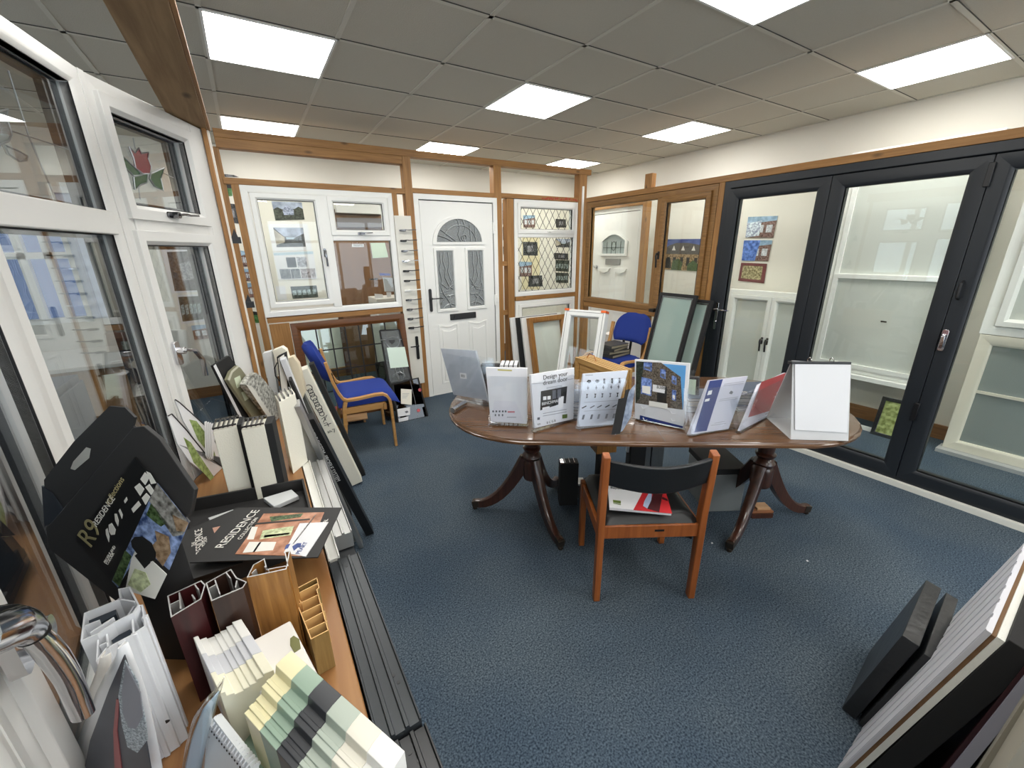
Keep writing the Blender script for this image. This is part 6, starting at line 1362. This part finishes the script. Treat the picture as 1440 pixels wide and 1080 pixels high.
# brown flush door and its surroundings behind the right part of the main window
wd_ = wood('office_door', (140, 104, 74), (120, 86, 58), 2, .45, 5, False)
a = wf.p(468, 345); c_ = wf.p(546, 345)
o = thing('office_door', 'brown wood door on the back wall seen through main window', 'door', wf.M)
mk('door_leaf', B().box(a[0], c_[0], -.03, -.002, .002, 2.0), wd_, o, bevel=.002); mk('architrave', B().box(a[0]-.06, a[0]-.002, -.035, -.002, 0, 2.06).box(c_[0]+.002, c_[0]+.06, -.035, -.002, 0, 2.06).box(a[0]-.06, c_[0]+.06, -.035, -.002, 2.002, 2.06), wood('dark_trim', (96, 66, 44), (76, 50, 32), 2, .5, 5, False), o)
q = wf.p(528, 392); b = B(); b.cyl(q, .012, -.07, -.03); b.box(q[0]-.1, q[0]+.01, -.075, -.062, q[1]-.008, q[1]+.008); mk('handle', b, CHROME, o)
q = wf.ps([zz(985, 500), zz(1085, 500), zz(1085, 525), zz(985, 525)]); sg_ = mk('sign', B().prism(q, -.034, -.031), PAPER, o); text('PRIVATE', o, .03, q[3][0]+.02, q[3][1]+.008, -.0345, PDARK)
q = wf.ps([zz(1140, 490), zz(1262, 488), zz(1290, 610), zz(1160, 620)]); mk('notice', B().prism(q, -.034, -.031), M('pale_green_note', (206, 224, 200), .5), o)
# desk things low at right of that door
for pts, lb, m_ in (([zz(1225, 745), zz(1310, 748), zz(1315, 765), zz(1230, 765)], 'blue file on shelf beyond the main window lower right', M('file_blue', (52, 70, 170), .5)), ([zz(1255, 780), zz(1330, 785), zz(1345, 900), zz(1270, 900)], 'white leaflet rack beyond lower right of main window', M('paper_cool', (214, 220, 226))),
                   ([zz(1185, 920), zz(1250, 925), zz(1255, 960), zz(1190, 962)], 'small white card standing beyond the main window bottom', PAPER), ([zz(1285, 905), zz(1320, 905), zz(1322, 945), zz(1290, 948)], 'small white card right of the other beyond main window', PAPER)):
    f2 = Fr((0, 2.3, 0), (1, 0, 0)); q = f2.ps(pts); o = thing('desk_item', lb, 'stationery', f2.M); mk('body', B().prism(q, 0, .03), m_, o)
dq = f2.p(*zz(1200, 960))
o = thing('side_cabinet', 'white cabinet beyond the main window carrying leaflets', 'cabinet', Matrix.Translation((dq[0]-.02, 2.25, 0)))
mk('body', B().box(0, .55, 0, .4, 0, dq[1]), M('carton_white', (226, 222, 216)), o, bevel=.003)
for k in range(3): mk('drawer_front', B().box(.01, .54, -.012, -.001, .05+k*.3, .33+k*.3), M('drawer_white', (214, 212, 206), .5), o, bevel=.002)
# fanlight bands: shelf with blind behind top opener
q = wf.ps([zz(832, 160), zz(1215, 172), zz(1222, 255), zz(845, 240)]); o = thing('roller_blind', 'white blind headbox high on back wall behind small opener', 'blind', wf.M); mk('box', B().prism([(x, z) for x, z in q], -.12, -.04), M('blind_white', (226, 226, 222), .5), o, bevel=.004)
q = wf.ps([zz(850, 280), zz(1235, 285), zz(1240, 360), zz(862, 360)]); mk('cloth', B().prism(q, -.07, -.045), M('blind_grey', (128, 124, 126), .6), o)
# pictures seen through the leaded window and the gaps
def s3(x, y): return (540+x/4.5, 200+y/4.5)
for pts, lb, kd in (([(880, 462), (955, 462), (955, 540), (882, 540)], 'brownish picture behind top leaded pane at left', 'street'), ([(1085, 485), (1150, 488), (1152, 540), (1088, 540)], 'dark picture behind top leaded pane at right', 'dark'),
                    ([(878, 630), (970, 632), (972, 718), (880, 716)], 'dark picture on cream board behind the big diamond leaded pane', 'dark'), ([(1085, 610), (1180, 612), (1180, 665), (1088, 662)], 'blue grey picture upper right behind diamond leaded pane', 'lake'),
                    ([(1075, 700), (1165, 705), (1165, 745), (1078, 740)], 'small picture in the middle right behind leaded pane', 'dark'), ([(1085, 745), (1170, 748), (1168, 820), (1085, 815)], 'teal picture low behind right of leaded pane', 'greenhouse'), ([(1085, 825), (1165, 828), (1165, 890), (1088, 888)], 'lowest dark green picture behind the leaded pane', 'greenhouse'),
                    ([(855, 755), (935, 758), (935, 850), (858, 850)], 'grey street picture low left behind the leaded pane', 'street'), ([(915, 845), (1000, 842), (1003, 912), (912, 915)], 'black armchair picture at bottom of leaded pane', 'dark'),
                    ([(748, 385), (768, 385), (768, 520), (750, 520)], 'pink brown picture in slit between twin posts, upper', 'street'), ([(750, 535), (770, 535), (770, 620), (752, 620)], 'dark picture in slit between twin posts, middle', 'dark'), ([(752, 660), (772, 660), (774, 710), (754, 710)], 'small dark picture in slit between twin posts, lower', 'dark')):
    photo(wf, [s3(*p_) for p_ in pts], lb, kd)
cb_ = Fr((0, 2.9465, 0), (1, 0, 0))
# cream partition boards behind the leaded window
o = thing('notice_board', 'cream display board on back wall behind the diamond leaded window', 'panel', cb_.M); mk('board', B().prism(cb_.ps([s3(872, 560), s3(985, 560), s3(985, 930), s3(872, 930)]), -.002, .0), M('cream_board', (226, 216, 180), .6), o)

# ================================================================ things behind the right hand frame
# white entrance door leaning on the right wall
XW = 4.35; df = Fr((XW, 0, 0), (0, -1, 0))
a = df.p(833, 292); c_ = df.p(905, 292); x0, x1 = a[0], c_[0]; HT = 2.08
o = thing('front_door', 'white panelled door with small arched glass standing behind the oak window', 'door', df.M)
mk('frame', B().ring(x0, x1, .0, HT, [(0, 0), (.05, 0), (.05, .07), (0, .07)]), UPVC, o, bevel=.002)
mk('seal', B().box(x0+.05, x1-.05, .012, .045, .05, HT-.05), GASK, o, 'dark gap round the leaf')
lf = mk('door_leaf', B().box(x0+.058, x1-.058, .004, .05, .058, HT-.058), DW, o, bevel=.002)
xm = (x0+x1)/2; ww = .25
pts = [(xm-ww, 1.47)]+[(xm-ww+2*ww*i/10, 1.66+.10*math.sin(math.pi*i/10)) for i in range(11)]+[(xm+ww, 1.47)]
ins = [(xm+(x-xm)*.86, 1.50+(z-1.47)*.86) for x, z in pts]
mk('trim_shadow_line', B().band([(xm+(x-xm)*1.02, 1.465+(z-1.47)*1.02) for x, z in pts], pts, -.001, .004), M('soft_grey_line', (150, 150, 146), .5), lf)
mk('glazing_trim', B().band(pts, ins, -.022, .004), UPVC, lf); mk('leaded_glass', B().prism(ins, -.003, .001), frosted('leaf_glass', (176, 188, 186), .2, .15, .5, 70), lf)
b = B()
for k in range(1, 5): x = xm-ww*.86+2*ww*.86*k/5; b.tube([(x, -.005, 1.50), (x, -.005, 1.66)], .003, n=5)
b.tube([(xm-.2, -.005, 1.58), (xm+.2, -.005, 1.58)], .003, n=5); b.tube([(xm+.04*math.cos(t_*math.pi/4), -.006, 1.6+.06*math.sin(t_*math.pi/4)) for t_ in range(9)], .003, n=5); mk('leading', b, LEAD, lf)
mk('letter_plate', B().prism(rrect(xm-.14, xm+.14, 1.35, 1.43, .006), -.012, .003), M('satin_plate', (150, 150, 148), .45, .3), lf, bevel=.002)
for s_ in (-1, 1):
    b = B(); xa, xb_ = (xm-.27, xm-.04) if s_ < 0 else (xm+.04, xm+.27); b.prism([(xa, 1.30), (xb_, 1.30), (xb_-.03, 1.26), ((xa+xb_)/2, 1.235), (xa+.03, 1.26)], -.02, .004); b.ring(xa, xb_, .25, 1.285, [(0, .003), (.01, -.003), (.02, .003)]); mk('moulded_panel', b, DW, lf)
mk('moulded_panel', B().box(xm-.3, xm+.3, -.004, .004, .70, .74), DW, lf)
q = df.p(839, 375); b = B(); b.cyl(q, .028, -.01, .003); b.cyl(q, .018, -.05, -.01); mk('knob', b, CHROME, lf, bevel=.002)
o = thing('timber_post', 'pine stud with short cross rail beside the far white door', 'post', df.M)
mk('post', B().box(x1+.03, x1+.10, -.05, .03, 0, 2.12), PINEZ, o, bevel=.002); mk('cross_rail', B().box(x0, x1+.03, -.03, .03, 2.085, 2.14), PINEX, o, bevel=.002)
# wall picture of a manor behind the oak sash
rf = Fr((4.706, 0, 0), (0, -1, 0))
def w6(x, y): return (800+x/4.8, 200+y/4.8)
o, P, poly = photo(rf, [w6(655, 655), w6(915, 652), w6(885, 872), w6(640, 858)], 'landscape poster of stone manor house under blue sky behind the oak window', 'none')
poly([(0, 0), (1, 0), (1, 1), (0, 1)], phm('deep_sky', (74, 92, 150), 20, 8), 0, 'sky_picture')
poly([(0, .30), (.12, .2), (.3, .12), (.62, .12), (.9, .18), (1, .2), (1, 1), (0, 1)], phm('slate', (92, 88, 84), 16, 40), 1, 'house_picture')
poly([(0, .48), (1, .48), (1, 1), (0, 1)], phm('manor_stone', (150, 124, 88), 40, 60), 2)
for u in (.2, .45, .72): poly([(u, .36), (u+.05, .2), (u+.1, .36)], PWHT, 3)
for u in (.08, .25, .45, .62, .82): poly([(u, .58), (u+.08, .58), (u+.08, .85), (u, .85)], PDARK, 3, 'window_picture')
poly([(.22, 1), (.25, .7), (.4, .62), (.52, .75), (.5, 1)], TREE, 4, 'foliage_picture'); poly([(.66, 1), (.66, .8), (.8, .66), (.95, .8), (1, 1)], TREE, 4, 'foliage_picture'); poly([(.02, .95), (.05, .62), (.18, .62), (.22, .95)], PDARK, 4, 'foliage_picture')
def t5(x, y): return (960+x/5.14, 200+y/5.14)
for pts, lb, kd, cc in (([(475, 540), (690, 532), (655, 690), (455, 690)], 'brick terrace photo, top of three behind first glass panel of folding door', 'street', 0), ([(445, 710), (650, 708), (620, 860), (428, 855)], 'blue sky house photo, middle of three behind folding door', 'street', 1), ([(425, 870), (612, 878), (590, 1020), (402, 1000)], 'red framed garden photo, lowest of three behind folding door', 'dark', 2)):
    o, P, poly = photo(rf, [t5(*p_) for p_ in pts], lb, kd)
    if cc == 1: poly([(0, 0), (.6, 0), (.5, 1), (0, 1)], phm('vivid_blue', (84, 122, 200), 40, 30), 3, 'sky_picture')
    if cc == 0: poly([(0, .3), (.5, .2), (.5, .9), (0, 1)], phm('white_bay', (190, 200, 226), 50, 60), 3)
    if cc == 2: poly([(0, 0), (1, 0), (1, 1), (0, 1)], phm('maroon_border', (116, 62, 64), 10, 10), 2); poly([(.1, .15), (.86, .15), (.86, .85), (.1, .85)], phm('garden', (150, 140, 100), 50, 60), 3)
# sash and casement windows standing behind the folding doors
sf_ = Fr((4.45, 0, 0), (0, -1, 0))
def wide(o, x0, x1, z0, z1, prof=.05): return mk('frame', B().ring(x0, x1, z0, z1, [(0, 0), (prof*.8, 0), (prof, .01), (prof, .09), (0, .09)]), UPVC, o, bevel=.002)
a0 = sf_.p(1030, 412)[0]; e0 = sf_.p(1160, 420)[0]-.03; zt = sf_.p(1040, 410)[1]
o = thing('casement_window', 'pair of tall white casements standing behind first panel of folding door', 'window', sf_.M); wide(o, a0-.05, e0+.02, .03, zt+.02)
xm = (a0+e0)/2+.0
FRG = frosted('pale_frost', (226, 230, 224), .30, .2, .05, 10)
for xa, xb_ in ((a0, xm), (xm+.004, e0-.03)):
    s = mk('sash', B().ring(xa, xb_, .08, zt-.03, SA), UPVC, o, bevel=.0015); pane(s, xa+.05, xb_-.05, .13, zt-.08, .03, FRG); crank(s, xb_-.025 if xa == a0 else xa+.025, .62, CHROMED, False, .1)
mk('cill', B().box(a0-.08, e0+.03, -.06, .09, 0, .03), UPVC, o, bevel=.002)
w0 = sf_.p(1192, 300)[0]
o = thing('sash_window', 'tall white sliding sash window standing behind middle panel of folding door', 'window', sf_.M)
zb_ = sf_.p(1200, 517)[1]; wide(o, w0-.06, w0+.80, zb_-.05, 2.30, .06); mr_ = sf_.p(1185, 390)[1]
s = mk('sash', B().ring(w0, w0+.74, mr_, 2.24, [(0, -.01), (.035, -.01), (.035, .03), (0, .03)]), UPVC, o); pane(s, w0+.035, w0+.705, mr_+.035, 2.205, .01, FRG)
s = mk('sash', B().ring(w0+.01, w0+.73, zb_, mr_+.03, [(0, -.03), (.035, -.03), (.035, .02), (0, .02)]), UPVC, o); pane(s, w0+.045, w0+.695, zb_+.035, mr_-.005, -.01, FRG)
mk('cill', B().box(w0-.08, w0+.82, -.05, .09, zb_-.09, zb_-.051), UPVC, o, bevel=.002)
mk('brand_plate', B().box(w0+.42, w0+.46, -.032, -.0305, .95, .962), PDARK, s)
mk('leg', B().box(w0-.04, w0+.0, .0, .08, 0, zb_-.091).box(w0+.76, w0+.80, .0, .08, 0, zb_-.091), PINEZ, o)
w3 = sf_.p(1385, 460)[0]
o = thing('casement_window', 'cream window with one bar, low behind the nearest folding door panel', 'window', sf_.M)
CRF = [(0, 0), (.06, 0), (.075, .012), (.075, .08), (0, .08)]; z3 = sf_.p(1380, 470)[1]
mk('frame', B().ring(w3-.01, w3+.8, .03, z3, CRF), UPVC2, o, bevel=.002); pane(o, w3+.065, w3+.725, .105, z3-.075, .03, frosted('grey_frost', (160, 170, 168), .35, .1, .05, 10)); mk('bar', B().box(w3+.065, w3+.725, .015, .03, .50, .52), UPVC2, o); mk('cill', B().box(w3-.03, w3+.82, -.07, .08, 0, .029), M('cill_grey', (170, 172, 172), .5), o)
o = thing('sash_window', 'upper white sash frame above the cream window behind nearest folding panel', 'window', sf_.M)
wide(o, w3-.02, w3+.85, z3+.004, 2.30, .06)
s = mk('sash', B().ring(w3+.045, w3+.79, z3+.07, 2.235, SA), UPVC, o); pane(s, w3+.095, w3+.74, z3+.12, 2.185, .03, FRG)
# framed panel and loose cill on the carpet behind the doors
P = ZP(1222, 598, 0); o = thing('frame_sample', 'small grey framed landscape picture leaning low behind the folding door', 'picture', axes((4.35, P.y-.075, .001), (0, -1, 0), (.2, 0, 1)))
o.name = 'picture_sample'
mk('frame', B().ring(0, .22, 0, .34, [(0, 0), (.03, 0), (.03, .02), (0, .02)]), CHROMED, o, bevel=.002); mk('picture', B().box(.03, .19, .008, .012, .03, .31), phm('meadow', (142, 152, 92)), o)
o = thing('profile_length', 'short white cill offcut on carpet behind the folding door', 'profile sample', Matrix.Translation((4.42, ZP(1216, 584, .02).y*0+XP(1216, 584, 4.42).y, .0205)) @ Matrix.Rotation(R_(-90), 4, 'Z')); mk('profile', B().box(-.12, .12, -.03, .03, -.019, 0).box(-.12, .12, -.03, -.02, 0, .02), UPVC, o)
# white conduit pipe by the corner post
P = YP(821, 262, 1.44); o = thing('conduit_pipe', 'thin white plastic pipe standing upright at the back right corner post', 'pipe', Matrix.Translation((YP(819, 300, 1.40).x, 1.40, 0))); b = B(); b.lathe([(.014, 0), (.014, YP(819, 262, 1.40).z)], n=12); mk('pipe', b, UPVC, o)

# ================================================================ room beyond the bay windows
DP = M('desk_pale', (206, 202, 192), .3)
o = thing('reception_desk', 'pale desk seen through the middle bay window facet', 'desk', Matrix.Translation((-1.45, 2.1, 0)))
mk('desk_top', B().box(-.55, .55, -.55, .35, .74, .77), DP, o, bevel=.004); mk('side_panel', B().box(-.53, -.50, -.5, .33, 0, .739).box(.50, .53, -.5, .33, 0, .739), DP, o); mk('modesty_panel', B().box(-.5, .5, -.47, -.45, .1, .739), wood('beech_panel', (170, 132, 90), (146, 108, 70), 0, .5), o)
o = thing('office_chair', 'beige backed chair seen through the middle bay window facet', 'chair', Matrix.Translation((-1.72, .95, 0)))
b = B(); b.grid(lambda u, v: (-.2+.4*u, .02-.05*math.sin(math.pi*u)-.05*v, .58+.42*v), 8, 8); mk('backrest', b, M('beige_fabric', (206, 198, 182), .8), o, solid=.05); mk('seat', B().box(-.22, .22, .05, .46, .44, .50), M('beige_fabric', (206, 198, 182)), o, bevel=.02)
mk('column', B().lathe([(.03, .08), (.03, .44)], (0, .26, 0)), BLK, o)
for k in range(5): a_ = k*2*math.pi/5; mk('base_leg', B().sweep([(0, .26, .08), (.28*math.cos(a_), .26+.28*math.sin(a_), .05)], [(-.02, -.015), (.02, -.015), (.02, .015), (-.02, .015)], up=(0, 0, 1)).lathe([(.02, 0), (.02, .045)], (.28*math.cos(a_), .26+.28*math.sin(a_), 0), 8), BLK, o)
bl_x0, bl_x1 = wf.p(94, 330)[0], wf.p(150, 330)[0]
o = thing('roller_blind', 'pale blue rippled window blind seen through the middle bay window facet', 'blind', wf.M)
b = B(); b.grid(lambda u, v: (bl_x0+(bl_x1-bl_x0)*u, -.03-.008*math.sin(v*60), .98+1.14*v), 4, 60); mk('cloth', b, M('blind_blue_white', (188, 200, 222), .6), o, solid=.003); mk('headrail', B().box(bl_x0, bl_x1, -.06, -.01, 2.12, 2.17), UPVC, o)
def q2(x, y): return (x/3.6, 280+y/3.6)
photo(wf, [q2(845, 268), q2(1000, 262), q2(1040, 460), q2(885, 466)], 'white framed brown interior photo behind the right bay facet, upper', 'dark', [q2(815, 255), q2(1005, 255), q2(1050, 465), q2(870, 478)])
photo(wf, [q2(902, 495), q2(1012, 490), q2(1032, 608), q2(925, 620)], 'framed grid drawing behind right bay facet, below the brown photo', 'greenhouse', [q2(895, 485), q2(1022, 482), q2(1042, 620), q2(920, 632)])
photo(wf, [q2(1035, 490), q2(1070, 488), q2(1085, 570), q2(1050, 578)], 'narrow framed picture at right of the grid drawing behind bay glass', 'dark')
photo(wf, [q2(968, 640), q2(1080, 632), q2(1100, 700), q2(985, 712)], 'low dark picture behind the right bay facet above the handle', 'street')
NV = M('navy_panel', (30, 36, 46), .45)
o = thing('dark_backing_unit', 'low navy unit added beyond the bay glass to darken the panes', 'cabinet', Matrix.Translation((-1.25, -.15, 0)))  # added dark mass, keeps bright room from showing through the bay glass
mk('body', B().box(-.2, .2, -1.0, 1.0, 0, .86), NV, o, bevel=.004)
for k in range(4): mk('door', B().box(.202, .216, -.98+k*.5, -.50+k*.5, .04, .82), NV, o, bevel=.003)
o = thing('dark_backing_board', 'tall navy board added to darken the view through nearest bay glass', 'board', Matrix.Translation((-.88, -2.45, 0)) @ Matrix.Rotation(R_(8), 4, 'Z'))  # added dark backing so the nearest bay pane reads dark
mk('panel', B().box(-.02, .02, -.9, 1.0, .03, 1.45), NV, o, bevel=.003); mk('foot', B().box(-.2, .2, -.85, -.80, 0, .03).box(-.2, .2, .32, .37, 0, .03), BLK, o)
o = thing('louvre_sample', 'grey slatted louvre sample standing beyond the bay glass over the added navy unit', 'sample', Matrix.Translation((-1.22, -.1, .861)) @ Matrix.Rotation(R_(-70), 4, 'Z'))
for k in range(8): mk('slat', B().box(-.28, .28, -.01+.004*k, .004+.004*k, .02+.036*k, .05+.036*k), M('louvre_grey', (120, 126, 130), .4), o, bevel=.001)
mk('side_frame', B().box(-.30, -.281, -.012, .04, 0, .32).box(.281, .30, -.012, .04, 0, .32), M('louvre_grey', (120, 126, 130)), o)
